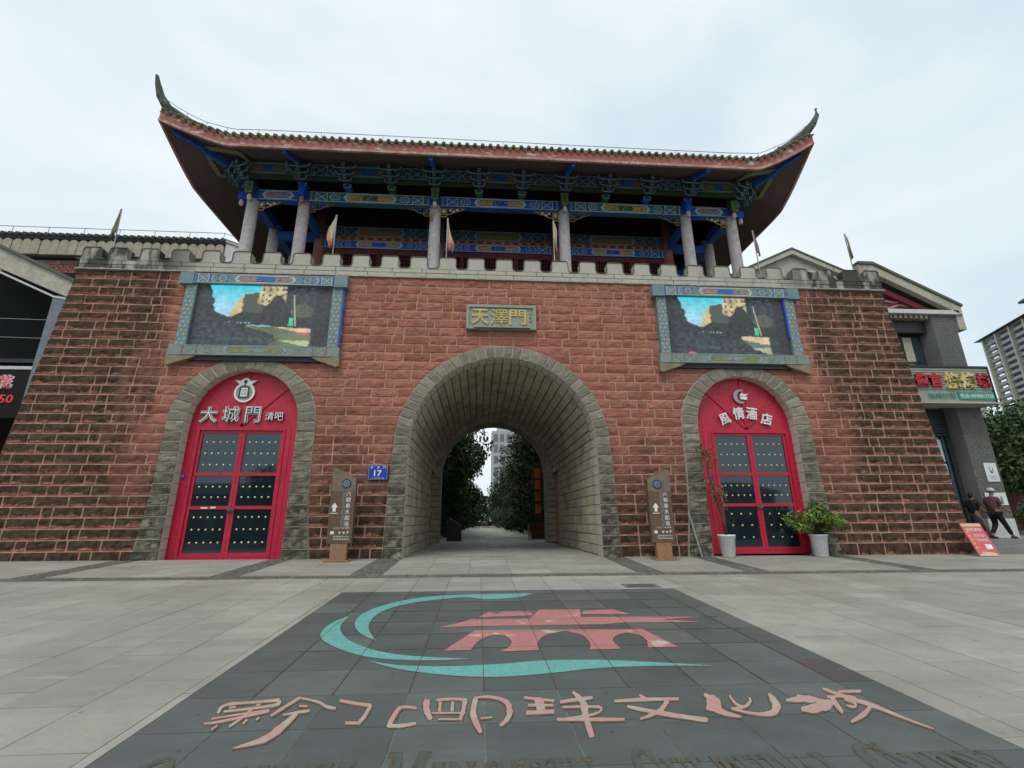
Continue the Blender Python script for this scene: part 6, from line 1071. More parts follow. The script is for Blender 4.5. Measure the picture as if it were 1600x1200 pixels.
# house number plate
t_ = thing('house_number_plate', (-4.0, -.1, 2.4), 'blue enamel house number plate 17 on the wall left of the big arch', 'number plate')
obj('plate', MB().box(-4.33, -3.71, -.13, .0, 2.38, 2.84), 'plate_blue', t_)
P_ = lambda u, v, d: (u, -.131-d, v)
m_ = MB(); poly(m_, [(-4.31, 2.40), (-3.73, 2.40), (-3.73, 2.82), (-4.31, 2.82)], P_, .012, 0, .004); obj('plate_rim', m_, 'grey_letter', t_)
m_ = MB(); text(m_, '17', P_, -4.02, 2.585, .24, .19, 0, .005, .02); obj('number', m_, 'white_letter', t_)
m_ = MB()
for x, ch in ((-4.22, '天'), (-4.02, '澤'), (-3.82, '门' if ('门', 0.) in TXT else '門')): text(m_, ch, P_, x, 2.76, .085, .075, 0, .005, .03 if ('x', .03) in TXT else 0.)
text(m_, 'TIANZE JIE', P_, -4.02, 2.43, .40, .028, 0, .005); obj('street_name', m_, 'white_letter', t_)
# ------------------------------------------------------------------ red doors
def door(s_, label):
    yd = .26; k = (15.45+yd)/15.45; c = DC*s_
    t_ = thing('arched_door', (c, yd, 0), label, 'door', 'red arched shop doors')
    X = lambda x: -.8+((c+x)+.8)*k; Z = lambda z: 1.1+(z-1.1)*k if z > .2 else z
    F_ = lambda u, v, d: (X(u), yd-d, Z(v)); B = lambda m_, x0, x1, z0, z1, d0, d1: m_.hexa([F_(x0, z0, d0), F_(x1, z0, d0), F_(x1, z0, d1), F_(x0, z0, d1)], [F_(x0, z1, d0), F_(x1, z1, d0), F_(x1, z1, d1), F_(x0, z1, d1)])
    hw = DIN+.08
    ar = [(-hw*cos(pi*i/24), 4.25+1.86*sin(pi*i/24)) for i in range(25)]
    pan = obj('tympanum', MB().prism([(-hw, 4.075)]+ar+[(hw, 4.075)], F_, -.1, 0), 'red_paint', t_)
    ribs = MB()
    for a, b_ in (((0, 4.1), (0, 6.0)), ((.02, 4.1), (-1.30, 5.42)), ((-.02, 4.1), (1.30, 5.42))): lines(ribs, [(a, b_)], F_, .075, .0, .035)
    obj('tympanum_rib', ribs, 'red_paint', pan)
    ox = .0
    L0, L1 = -1.26, 1.36
    jl = MB(); B(jl, -hw, L0, 0, 4.07, -.1, .02)
    for xx in (-1.6, -1.42): B(jl, xx, xx+.03, .02, 4.05, .02, .035)
    B(jl, L0-.05, L0, .02, 4.02, .02, .05); obj('door_jamb', jl, 'red_paint', t_)
    jr = MB(); B(jr, L1, hw, 0, 4.07, -.1, .02); B(jr, 1.55, 1.58, .02, 4.05, .02, .035); B(jr, L1, L1+.05, .02, 4.02, .02, .05); obj('door_jamb', jr, 'red_paint', t_)
    li = MB(); B(li, L0, L1, 3.96, 4.07, -.1, .04); obj('lintel', li, 'red_paint', t_)
    th_ = MB(); B(th_, L0, L1, .0, .10, -.1, .06); obj('threshold', th_, 'red_paint', t_)
    mid = .06
    for li_, (xa, xb) in enumerate(((L0, mid-.005), (mid+.005, L1))):
        fr_ = MB(); w_ = .09
        B(fr_, xa, xa+w_, .105, 3.95, -.06, -.005); B(fr_, xb-w_, xb, .105, 3.95, -.06, -.005)
        rows_ = [(.105, .225), (1.50, 1.60), (2.52, 2.62), (3.87, 3.95)]
        for a, b_ in rows_: B(fr_, xa+w_, xb-w_, a, b_, -.06, -.008)
        lf = obj('door_leaf', fr_, 'red_paint', t_)
        for n_, (a, b_) in enumerate(((.225, 1.50), (1.60, 2.52), (2.62, 3.87))):
            g_ = MB(); B(g_, xa+w_, xb-w_, a, b_, -.055, -.04); obj('pane', g_, 'door_glass', lf)
        st = MB()
        for zi in (.52, .90, 1.26, 1.86, 2.18, 2.86, 3.22, 3.58):
            ncol = 5 if not (s_ > 0 and zi < 1.5) else 3
            for q in range(ncol):
                u = xa+w_+(xb-xa-2*w_)*(q+.75)/(ncol+.5); p = F_(u, zi, -.04)
                st.lathe((0, 0, 0), [(.036, 0), (.034, .014), (.022, .028), (.006, .034)], 8)
                for i in range(len(st.v)-32, len(st.v)): v_ = st.v[i]; st.v[i] = (p[0]+v_[0], p[1]-v_[2], p[2]+v_[1])
        obj('stud', st, 'brass', lf, smooth=True, kind='stuff')
        hd = MB(); hx = (xb-.05) if li_ == 0 else (xa+.05); B(hd, hx-.05, hx+.05, 1.46, 1.54, -.005, .05); hd.tube([F_(hx, 1.40, .03), F_(hx+(.06 if li_ == 0 else -.06), 1.45, .07), F_(hx, 1.52, .03)], .018, 6); obj('handle', hd, 'iron', lf)
        if li_ == 0 and s_ < 0:
            sk = MB(); B(sk, xa+.42, xa+.62, 1.52, 1.57, -.004, .003); B(sk, xa+.70, xa+.86, 1.53, 1.58, -.004, .003); obj('sticker', sk, 'sticker', lf)
    pl = MB(); B(pl, -1.57, -1.45, 2.44, 2.56, .035, .05); obj('small_plate', pl, 'plate_blue', t_)
    pl = MB(); text(pl, '17', F_, -1.51, 2.5, .06, .06, .05, .054); obj('small_plate_number', pl, 'white_letter', t_)
    # floor line in the reveal
    return t_
door(-1, 'red arched double door under the bar sign with five-stud rows and closed panes')
door(1, 'red arched double door of the hotel with gold studs, between two potted plants')
# shop lettering on the doors
def sign(s_, label, chars, extra, logo):
    yd = .26; k = (15.45+yd)/15.45; c = DC*s_
    t_ = thing('shop_sign', (c, yd-.05, 4.2), label, 'shop sign', 'shop lettering over the red doors')
    F_ = lambda u, v, d: (-.8+(c+u+.8)*k, yd-.036-d, 1.1+(v-1.1)*k)
    for ch, x, z, w_, h_, rot in chars:
        m_ = MB(); text(m_, ch, F_, x, z, w_*1.02, h_*1.02, .0, .05, .015 if s_ > 0 else .03, rot); b_ = obj('character', m_, 'white_letter' if s_ > 0 else 'dark_letter', t_)
        if w_ < .3:
            m_ = MB(); text(m_, ch, F_, x, z, w_, h_, .051, .06, .0, rot); obj('character_face', m_, 'white_letter', b_)
        elif s_ > 0:
            m_ = MB(); text(m_, ch, F_, x-.012, z-.012, w_*1.0, h_*1.0, .051, .058, .0, rot); obj('character_face', m_, 'white_letter', b_)
        else:
            m_ = MB(); text(m_, ch, F_, x, z, w_*1.08, h_*1.08, -.0, .04, .055, rot); obj('character_rim', m_, 'white_letter', b_)
            m_ = MB(); text(m_, ch, F_, x, z, w_*.97, h_*.97, .05, .058, -.012, rot); obj('character_face', m_, 'white_letter', b_)
    logo(t_, F_)
def logo_l(t_, F_):
    cz, R_ = 5.28, .33; cx = -.06
    circ = lambda r: [(cx+r*cos(2*pi*i/28), cz-.06+r*1.02*sin(2*pi*i/28)) for i in range(28)]
    ears = [(cx-.17, cz+.20), (cx-.36, cz+.36), (cx-.16, cz+.34), (cx-.05, cz+.43), (cx+.05, cz+.43), (cx+.16, cz+.34), (cx+.36, cz+.36), (cx+.17, cz+.20)]
    m_ = MB().prism(circ(R_), F_, 0, .04); m_.prism(ears, F_, 0, .0405); b_ = obj('emblem', m_, 'white_letter', t_)
    obj('emblem_field', MB().prism(circ(R_*.80), F_, .041, .05), 'grey_letter', b_)
    m_ = MB(); poly(m_, circ(R_*.62), F_, .018, .05, .056); obj('emblem_ring', m_, 'pinkish_paint', b_)
    m_ = MB(); poly(m_, [(cx-.15, cz-.24), (cx-.13, cz+.12), (cx+.13, cz+.12), (cx+.15, cz-.24)], F_, .035, .056, .064, False); m_.prism([(cx-.04, cz+.24), (cx+.04, cz+.24), (cx+.05, cz+.33), (cx, cz+.38), (cx-.05, cz+.33)], F_, .041, .052); lines(m_, [((cx, cz+.14), (cx, cz+.22)), ((cx-.13, cz-.24), (cx+.13, cz-.24))], F_, .03, .056, .064); obj('emblem_frame', m_, 'dark_letter', b_)
    obj('emblem_tablet', MB().prism([(cx-.10, cz-.2), (cx+.10, cz-.2), (cx+.10, cz+.09), (cx-.10, cz+.09)], F_, .05, .058), 'white_letter', b_)
    m_ = MB(); text(m_, '国', F_, cx, cz-.055, .15, .2, .058, .062); obj('emblem_tablet_mark', m_, 'pinkish_paint', b_)
def logo_r(t_, F_):
    cx, cz = -.08, 5.27; pts = []
    for i in range(21): a = radians(70+220*i/20); pts.append((cx+.26*cos(a), cz+.26*sin(a)))
    for i in range(21): a = radians(285-210*i/20); pts.append((cx+.06+.19*cos(a), cz+.19*sin(a)))
    b_ = obj('emblem', MB().prism(pts, F_, 0, .05), 'grey_letter', t_)
    m_ = MB().prism([(cx-.05, cz+.02), (cx+.06, cz+.14), (cx+.12, cz+.08), (cx+.30, cz+.10), (cx+.18, cz+.02)], F_, .02, .05); m_.prism([(cx-.03, cz-.10), (cx+.22, cz-.12), (cx+.24, cz+.0), (cx+.0, cz+.0)], F_, .02, .046); obj('emblem_house', m_, 'white_letter', b_)
sign(-1, 'raised white characters of the bar and a round emblem on the red door panel', [('大', -1.06, 4.46, .52, .50, 0), ('城', -.36, 4.48, .52, .50, 0), ('門', .32, 4.48, .46, .50, 0), ('清', .86, 4.42, .26, .27, 0), ('吧', 1.16, 4.42, .26, .27, 0)], None, logo_l)
sign(1, 'four white characters of the hotel in an arc under a crescent emblem on red', [('風', -.77, 4.46, .36, .38, .35), ('情', -.24, 4.66, .38, .42, .12), ('酒', .24, 4.66, .38, .42, -.12), ('店', .75, 4.46, .38, .40, -.22)], None, logo_r)
# ------------------------------------------------------------------ direction signs
def kiosk(cx, y, s_, label):
    z0 = gz(cx, y); t_ = thing('direction_sign', (cx, y, z0), label, 'direction sign', 'brown direction signs by the passage')
    W = .36
    obj('foot_plate', MB().box(cx-.36, cx+.36, y-.26, y+.2, z0, z0+.035), 'kiosk_wood', t_)
    obj('pedestal', MB().hexa([(cx-.23, y-.09, z0+.036), (cx+.23, y-.09, z0+.036), (cx+.23, y+.09, z0+.036), (cx-.23, y+.09, z0+.036)], [(cx-.24, y-.09, z0+.5), (cx+.24, y-.09, z0+.5), (cx+.24, y+.09, z0+.5), (cx-.24, y+.09, z0+.5)]), 'kiosk_wood', t_)
    F_ = lambda u, v, d: (cx+u, y-.10-d, z0+v)
    hl, hr = (2.68, 2.38) if s_ < 0 else (2.38, 2.68); pk = -.24 if s_ < 0 else .24
    out = [(-W, .50), (W, .50), (W, hr), (pk, max(hl, hr)+.0), (-W, hl-.02)] if s_ < 0 else [(-W, .50), (W, .50), (W, hr-.02), (pk, max(hl, hr)), (-W, hl)]
    p_ = obj('panel', MB().prism(out, F_, -.18, 0), 'kiosk_brown', t_)
    up_ = [(-W, 2.0), (W, 2.0)]+out[2:]
    obj('panel_top', MB().prism(up_, F_, .0005, .004), 'kiosk_top', p_)
    hx = .08 if s_ < 0 else -.05
    m_ = MB()
    m_.prism([(hx+.15*cos(a), 2.22+.15*sin(a)) for a in ([pi*i/3+.5 for i in range(6)] if s_ < 0 else [2*pi*i/16 for i in range(16)])], F_, .004, .02); q = obj('emblem', m_, 'kiosk_blue', p_)
    m_ = MB(); poly(m_, [(hx+.09*cos(pi*i/3), 2.22+.09*sin(pi*i/3)) for i in range(6)], F_, .018, .02, .024); lines(m_, [((hx-.05, 2.18), (hx+.05, 2.27)), ((hx-.03, 2.27), (hx+.03, 2.16))], F_, .015, .02, .024); obj('emblem_mark', m_, 'grey_letter', q)
    m_ = MB(); tx = .17
    for i, ch in enumerate('六朝春水剧场'): text(m_, ch, F_, tx, 1.92-.175*i, .13, .14, .001, .006)
    ax = -.22 if s_ < 0 else -.16
    m_.prism([(ax-.045, 1.40), (ax+.045, 1.40), (ax+.045, 1.52), (ax+.1, 1.52), (ax, 1.66), (ax-.1, 1.52), (ax-.045, 1.52)], F_, .001, .006); lines(m_, [((ax-.11, 1.35), (ax+.11, 1.35))], F_, .02, .001, .006)
    text(m_, 'P', F_, .24, .80, .06, .09, .001, .006); m_.prism([(-.27, .76), (-.17, .76), (-.17, .84), (-.27, .84)], F_, .001, .006)
    for x in (.0, .12): m_.prism([(x-.04, .82), (x+.04, .82), (x, .76)], F_, .001, .006)
    text(m_, '入口 广场 停车', F_, .04, .93, .46, .05, .001, .005); text(m_, '游客服务中心', F_, .06, .69, .46, .045, .001, .005); text(m_, '特色美食街区', F_, .06, .615, .46, .045, .001, .005)
    obj('lettering', m_, 'white_letter', p_)
    m_ = MB(); V = lambda u, v, d: F_(.03+v, 1.5-u, d); text(m_, 'Thousand Dream Theatre', V, .02, .0, .98, .065, .001, .006); lines(m_, [((.085, 1.0), (.085, 1.98))], F_, .008, .001, .005); obj('english_lettering', m_, 'grey_letter', p_)
kiosk(-4.88, -.62, -1, 'brown slanted-top direction sign with a six-sided emblem, beside the blue number plate')
kiosk(4.82, -.80, 1, 'brown slanted-top direction sign with a round emblem, near the thin tall potted plant')
# thin rod leaning by the hotel door
t_ = obj('leaning_rod', MB().bar((6.22, -.35, gz(6.2, -.35)), (6.02, -.14, 1.35), .05, .03), 'grey_letter'); tag(t_, 'thin pale rod leaning on the stones between direction sign and hotel door', 'rod')
# ------------------------------------------------------------------ flags on the parapet
def flag(x, ztop, kind, label, tilt=0.):
    z0 = 9.64; y = .47; t_ = thing('flag', (x, y, z0), label, 'flag', 'flags on the parapet')
    obj('flagpole', MB().tube([(x, y, z0), (x+tilt, y, ztop)], .022, 6), 'pole_metal', t_)
    m_ = MB(); n_ = 12; rg = random.Random(int(x*100)); hgt = 1.35 if kind == 'cream' else 1.0
    top = ztop-.03; vs = []; rows_ = 9; sg = -1 if x < 0 and kind == 'cream' and x < -3 else (1 if kind == 'cream' else (1 if x > 0 else -1))
    wid = .30 if kind == 'cream' else .14
    for j in range(rows_+1):
        f = j/rows_; z = top-hgt*f; w_ = wid*sin(min(1, f*1.25)*pi/2)*(1-.25*max(0, f-.75)/.25); xp = x+tilt*(z-z0)/(ztop-z0)
        for i in range(n_+1):
            a = i/n_; fold = .075*sin(a*9+f*3+x)*f
            vs.append((xp+sg*(.02+w_*a*(.65+.35*sin(f*4+x))), y-.03+fold, z-.16*a*f+.02*sin(a*12)))
    fs = [(j*(n_+1)+i, j*(n_+1)+i+1, (j+1)*(n_+1)+i+1, (j+1)*(n_+1)+i) for j in range(rows_) for i in range(n_)]
    nf = len(fs); m_.add(vs, fs)
    cl = obj('cloth', m_, 'flag_cream' if kind == 'cream' else 'flag_dark', t_, smooth=True)
    sm = cl.modifiers.new('thickness', 'SOLIDIFY'); sm.thickness = .01
    if kind == 'cream':
        cl.data.materials.append(MATS['flag_red'])
        for p in cl.data.polygons:
            j, i = divmod(p.index, n_)
            if j >= 7-(i % 4 == 1) or (i > n_-2 and j > 3): p.material_index = 1
flag(-6.42, 12.53, 'cream', 'limp cream and red flag in front of the left lattice bay'); flag(-2.16, 12.56, 'cream', 'limp cream and red flag right beside the left middle column'); flag(2.03, 12.6, 'cream', 'limp cream and red flag just left of the right middle column')
flag(-14.2, 12.45, 'dark', 'furled dark flag on a thin pole at the left end of the gate wall', -.12); flag(10.35, 12.5, 'dark', 'furled dark flag beside the outermost right pavilion column', -.05); flag(14.35, 12.5, 'dark', 'small dark flag at the right end of the gate wall', -.06)
# ------------------------------------------------------------------ covers in the paving
def cover(x, y, rx, ry, mat, label, rect=False):
    m_ = MB(); n_ = 4 if rect else 24; P = [((x-rx, y-ry), (x+rx, y-ry), (x+rx, y+ry), (x-rx, y+ry))[i] if rect else (x+rx*cos(2*pi*i/n_), y+ry*sin(2*pi*i/n_)) for i in range(n_)]
    m_.prism(P, lambda u, v, d: (u, v, gz(u, v)+d), -.012, .006); o = obj('manhole_cover', m_, mat); tag(o, label, 'manhole cover', 'covers in the paving')
    r_ = MB(); poly(r_, [(x+(u-x)*.88, y+(v-y)*.88) for u, v in P], lambda u, v, d: (u, v, gz(u, v)+d), .02, .006, .010); obj('cover_rib', r_, 'cover_pale', o)
cover(2.62, -5.08, .36, .22, 'iron', 'dark square iron cover at the far edge of the emblem field', True); cover(5.25, -3.92, .52, .14, 'cover_pale', 'pale oval cover on the cobble band in front of the hotel door')
cover(-.24, .35, .45, .1, 'iron', 'dark long drain plate at the mouth of the passage', True); cover(.1, 2.9, .4, .09, 'iron', 'dark long drain plate in the middle of the passage', True); cover(-.05, 5.5, .36, .09, 'iron', 'dark long drain plate deepest inside the passage', True)
# ------------------------------------------------------------------ foliage
def leaves(mb, blobs, n, size, rng, droop=.2):
    vols = [b_[3]**2 for b_ in blobs]; tot = sum(vols)
    for bi, (bx, by, bz, br, *sq) in enumerate(blobs):
        sz = sq[0] if sq else .8; tone = rng.uniform(.15, .75)
        for _ in range(int(n*vols[bi]/tot)):
            while True:
                d = Vector((rng.uniform(-1, 1), rng.uniform(-1, 1), rng.uniform(-1, 1)))
                if .05 < d.length < 1: break
            r = d.length**.45; d.normalize(); p = Vector((bx+d.x*br*r, by+d.y*br*r, bz+d.z*br*r*sz))
            p += Vector((noise.noise(p*1.3), noise.noise(p*1.3+Vector((5, 0, 0))), noise.noise(p*1.3+Vector((0, 7, 0)))))*br*.22
            nrm = (d*.7+Vector((rng.gauss(0, .6), rng.gauss(0, .6), rng.gauss(.3, .6)))).normalized(); a = nrm.orthogonal().normalized(); a.rotate(Matrix.Rotation(rng.uniform(0, 6.28), 3, nrm)); c = nrm.cross(a)
            s = size*rng.uniform(.6, 1.3); a *= s; c *= s*.45
            k_ = max(0, min(1, tone+rng.gauss(0, .16)))
            mb.add([p-a*.5, p+c*.5-nrm*s*.08, p+a*.5-Vector((0, 0, droop*s)), p-c*.5-nrm*s*.08], [(0, 1, 2, 3)], rnd=k_)
def trunk(mb, base, top, r0, r1, limbs, rng):
    b_, t_ = Vector(base), Vector(top); pts = [b_.lerp(t_, f)+Vector((rng.uniform(-.08, .08), rng.uniform(-.08, .08), 0))*(0 < f < 1) for f in (0, .12, .3, .5, .75, 1)]
    rr = [r0*1.35]+[r0+(r1-r0)*f for f in (.12, .3, .5, .75, 1)]
    mb.tube(pts, rr, 9)
    for (tx, ty, tz, f) in limbs:
        p = b_.lerp(t_, f); q = Vector((tx, ty, tz)); m = p.lerp(q, .5)+Vector((0, 0, .15)); mb.tube([p, m, q], [r1*1.1, r1*.75, r1*.25], 6)
TREES = {}
def tree_mesh(key, h, cr, n, size, mat, seed, low=.42):
    rng = random.Random(seed); bl = []; tm, cm = MB(), MB(); lim = []
    for i in range(13 if low > .4 else 19):
        a = rng.uniform(0, 6.28); rr = cr*rng.uniform(.15, .72); z = h*rng.uniform(low, .88); b_ = cr*rng.uniform(.28, .5)*(1.15-.5*abs(z/h-.6)); bl.append((rr*cos(a), rr*sin(a), z, b_, .8)); lim.append((rr*cos(a), rr*sin(a), z, rng.uniform(.45, .9)))
    bl.append((0, 0, h*.9, cr*.35, .9)); trunk(tm, (0, 0, -.1), (0, 0, h*.78), h*.026, h*.011, lim, rng); leaves(cm, bl, n, size, rng)
    TREES[key] = (tm, cm, mat)
PROTO = {}
def tree(key, x, y, z, label, sc_=1., rot=0., group=None):
    if key not in PROTO:
        tm, cm, mat = TREES[key]; r = thing('tree', (0, 0, 0), label, 'tree', group); r['_at'] = (0, 0, 0)
        obj('trunk', tm, 'bark', r, smooth=True); obj('crown', cm, mat, r); PROTO[key] = r; o = r
    else: o = dup(PROTO[key]); o['label'] = label
    if group: o['group'] = group
    o.location = (x, y, z); o.rotation_euler = (0, 0, rot); o.scale = (sc_, sc_, sc_); return o
tree_mesh('a', 9, 3.7, 8500, .36, 'leaf_dark', 1, .24); tree_mesh('b', 8.4, 3.9, 8500, .34, 'leaf_dark', 5, .24); tree_mesh('c', 7, 3.2, 7000, .30, 'leaf_mid', 9)
G1 = 'trees lining the path behind the gate'
for i, (x, y, k_, s_, r) in enumerate([(-4.2, 17, 'a', .98, .3), (4.7, 18.5, 'b', .98, 1.), (-4.3, 23, 'b', 1.12, 2.), (4.7, 25, 'a', 1.02, 4.), (-3.9, 30, 'a', 1.08, 5.), (4.7, 32, 'b', 1., 2.6), (-4.3, 38, 'b', .95, 3.5), (4.2, 41, 'a', .9, .9), (-3.9, 48, 'a', .85, 1.7), (3.9, 52, 'b', .85, 5.2), (-3.4, 62, 'b', .8, 4.4), (3.6, 66, 'a', .8, 3.), (-6.5, 76, 'a', 1., 2.), (7, 84, 'b', 1., 1.)]):
    tree(k_, x, y, 0, f"{'first second third fourth fifth sixth seventh'.split()[i//2]} dark tree from the passage in the {'left' if x < 0 else 'right'} row behind the gate", s_, r, G1)
G2 = 'trees at the right edge of the square'
for i, (x, y, s_, r, lb) in enumerate([(26.5, 5.5, .88, .2, 'bushy green tree standing right beside the grey brick shop'), (30.5, 9.5, 1.05, 2.2, 'taller green tree behind the bushy one at the right edge'), (34.5, 7.5, 1.0, 4., 'green tree farthest right under the high apartment tower')]):
    tree('c', x, y, .3, lb, s_, r, G2)
for i, (x, y, s_, lb) in enumerate([(-13, -44, 1.45, 'dark tree across the square mirrored in the bar door panes'), (4, -47, 1.4, 'dark tree across the square mirrored beside the mid stile of the bar door'), (17, -45, 1.4, 'dark tree across the square mirrored in the hotel door panes'), (-27, -46, 1.15, 'outermost dark tree across the square, mirrored low in the bar door')]):
    tree('bac'[i % 3], x, y, -1.9, lb, s_, i*1.3, 'trees across the square mirrored in the door glass')
fb_ = thing('added_mirror_building', (0, -60, -1.8), 'low building added unseen across the square to darken the lower door panes', 'building')  # out-of-view building, added so the lower door panes reflect something dark
obj('wall', MB().box(-48, 48, -70, -60, -1.9, 5.2), 'grey_plaster', fb_); obj('roof', MB().hexa([(-49, -71, 5.21), (49, -71, 5.21), (49, -59, 5.21), (-49, -59, 5.21)], [(-46, -66, 7.2), (46, -66, 7.2), (46, -64, 7.2), (-46, -64, 7.2)]), 'grey_roof', fb_)
for i in range(16): obj('shop_front', MB().box(-46+i*5.8, -42+i*5.8, -59.9, -59.7, -1.8, 1.6), 'dark_frame', fb_)
# shrubs at the right edge
rng = random.Random(4); m_ = MB(); leaves(m_, [(0, 0, .7, .8, .9), (.7, .2, .6, .7, .9), (-.6, .3, .5, .6, .9), (.2, -.3, 1.2, .6, .9)], 1500, .26, rng)
t_ = thing('shrub', (0, 0, 0), 'dark leafy shrub beside the steps at the right edge', 'shrub'); t_['_at'] = (0, 0, 0); tm = MB(); tm.tube([(0, 0, 0), (.05, 0, .5), (.2, .1, 1.1)], [.05, .04, .02], 6); obj('stem', tm, 'bark', t_); obj('foliage', m_, 'leaf_dark', t_); t_.location = (24.6, 3.4, .3); t_.scale = (1.5, 1.5, 1.5)
d2 = dup(t_, (28.4, 3.0, .3), 'dark rounded shrub farther right than the one by the steps', 2.)
# ------------------------------------------------------------------ potted plants by the hotel door
def pot(x, y, label, cat, blue=False):
    z0 = gz(x, y); t_ = thing('potted_plant', (x, y, z0), label, cat, 'potted plants by the hotel door')
    p_ = obj('pot', MB().lathe((x, y, z0), [(.17, 0), (.19, .02), (.25, .62), (.275, .64), (.275, .68), (.23, .68), (.22, .60)], 18), 'pot_white', t_, smooth=True)
    if blue: obj('pot_back_band', MB().lathe((x+.10, y+.12, z0), [(.18, 0), (.26, .66), (.26, .67)], 14), 'pot_blue', t_)
    obj('soil', MB().lathe((x, y, z0+.58), [(.23, 0), (.22, .03)], 14), 'soil', p_); return t_, z0
t_, z0 = pot(7.05, -.42, 'tall thin half-bare plant with dry leaves in a white pot left of the hotel door', 'potted plant')
rng = random.Random(8); tm, lm = MB(), MB(); bl = []
for (pts) in ([(0, 0, .6), (-.08, 0, 1.3), (-.2, -.02, 2.0), (-.42, -.03, 2.9), (-.47, 0, 3.4)], [(.03, 0, .6), (.05, .04, 1.2), (-.02, .05, 1.7), (.0, .05, 2.1)], [(-.06, 0, 1.2), (-.2, 0, 1.8), (-.32, .03, 2.4)], [(-.35, -.02, 2.6), (-.3, 0, 3.0), (-.2, .02, 3.3)]):
    P = [(7.05+a, -.42+b_, z0+c) for a, b_, c in pts]; tm.tube(P, [.028-.005*i for i in range(len(P))], 6)
    for q in P[2:]: bl.append((q[0], q[1], q[2], .2, 1.1)); 
    bl.append((P[-1][0], P[-1][1], P[-1][2]-.12, .22, 1.)); bl.append((P[-1][0]+.05, P[-1][1], P[-1][2]-.5, .18, 1.2))
leaves(lm, bl, 330, .125, rng, .5); obj('stem', tm, 'bark', t_, smooth=True); obj('foliage', lm, 'leaf_dry', t_)
t_, z0 = pot(10.08, -.45, 'round bushy green plant in a white pot right of the hotel door', 'potted plant', True)
tm, lm = MB(), MB(); rng = random.Random(12); bl = []
for i in range(11):
    a = i*2.4; rr = .62*sqrt((i+.5)/11); q = (10.08+rr*cos(a)*1.15-.03, -.45+rr*sin(a)*.9, z0+1.28+.22*rng.uniform(-1, 1)-.25*rr); bl.append((*q, .30, .7)); tm.tube([(10.08+.05*cos(a), -.45+.05*sin(a), z0+.6), (10.08+.4*rr*cos(a), -.45+.4*rr*sin(a), z0+.95), q], [.02, .015, .008], 5)
bl += [(10.3, -.5, z0+.86, .22, .8), (10.08, -.6, z0+1.5, .3, .6)]
leaves(lm, bl, 1500, .15, rng, .3); obj('stem', tm, 'bark', t_, smooth=True); obj('foliage', lm, 'leaf_light', t_)
# ------------------------------------------------------------------ terrace and grey brick shop on the right
ter = obj('terrace', MB().box(15.98, 40, .95, 40, -.4, .335).box(15.98, 40, .55, .949, -.4, .12), 'grey_plaster'); ter['kind'] = 'structure'
sh = thing('brick_shop', (18.5, 5, .33), 'two-storey grey brick shop with a red gable and barbecue signboard right of the gate', 'building')
def B3(name, x0, x1, y0, y1, z0, z1, mat, par=None): return obj(name, MB().box(x0, x1, y0, y1, z0, z1), mat, par if par is not None else sh)
B3('wall', 16.05, 19.95, 2.7, 11, .34, 9.55, 'grey_plaster')
pil = B3('pilaster', 18.82, 19.92, 2.0, 2.69, 1.05, 9.62, 'grey_plaster')
B3('pilaster_base', 18.80, 19.94, 1.97, 2.69, .34, 1.045, 'white_plaster')
# brick courses of the pilaster and of the wall beside the window
def brickwork(x0, x1, z0, z1, y, par, front=True):
    m_ = MB(); z = z0; r = 0
    while z < z1-.05:
        x = x0-(.0 if r % 2 else .12)
        while x < x1:
            a, b_ = max(x0, x)+.006, min(x+.24, x1)-.006
            if b_-a > .03: m_.box(a, b_, y-.012+random.uniform(-.003, .003), y+.02, z+.005, min(z+.09, z1)-.005, rnd=random.random())
            x += .25
        z += .095; r += 1
    return obj('brick_courses', m_, 'grey_brick', par, kind='stuff')
brickwork(18.82, 19.92, 1.05, 9.6, 2.0, pil)
brickwork(16.1, 18.8, 7.05, 9.5, 2.7, sh)
for x0, x1 in ((16.55, 17.2), (17.75, 18.75)):
    w_ = obj('window', MB().box(x0, x1, 2.62, 2.68, 7.2, 8.85), 'dark_frame', sh)
    obj('pane', MB().box(x0+.08, x0+(x1-x0)*.93, 2.60, 2.615, 7.62, 8.8), 'window_glass', w_); obj('curtain', MB().box(x0+.1, x0+(x1-x0)*.5, 2.585, 2.598, 7.65, 8.78), 'cream_plaster', w_); obj('pane', MB().box(x0+.08, x1-.08, 2.60, 2.615, 7.24, 7.56), 'window_glass', w_)
B3('window_head', 16.06, 18.8, 2.3, 2.69, 8.9, 9.45, 'dark_frame')
B3('cornice_band', 16.06, 20.1, 1.86, 2.6, 9.63, 9.82, 'white_plaster')
m_ = MB()
for i in range(11): m_.box(16.2+i*.24, 16.32+i*.24, 2.0, 2.3, 9.46, 9.615)
obj('dentil', m_, 'cream_plaster', sh)
apx_, apz = 16.6, 11.95
G_ = lambda x: apz-(x-apx_)*.53
obj('gable', MB().prism([(16.0, 9.83), (20.0, 9.83), (20.0, G_(20.0)-.5), (16.6, G_(16.6)-.5), (16.0, G_(16.6)-.6)], fy, 2.3, 2.7), 'gable_red', sh)
vg = obj('verge_board', MB().prism([(15.9, apz+.0), (16.6, apz), (20.25, G_(20.25)), (20.25, G_(20.25)-.42), (16.6, apz-.42), (15.9, apz-.42)], fy, 1.86, 2.1), 'cream_plaster', sh)
obj('verge_tiles', MB().prism([(15.9, apz+.005), (16.6, apz+.005), (20.3, G_(20.3)+.005), (20.3, G_(20.3)+.12), (16.6, apz+.14), (15.9, apz+.14)], fy, 1.8, 2.16), 'grey_roof', vg)
obj('inner_verge', MB().prism([(16.0, apz-.75), (16.6, apz-.75), (20.1, G_(20.1)-.62), (20.1, G_(20.1)-.9), (16.6, apz-1.02), (16.0, apz-1.02)], fy, 2.12, 2.28), 'gable_red', sh)
m_ = MB()
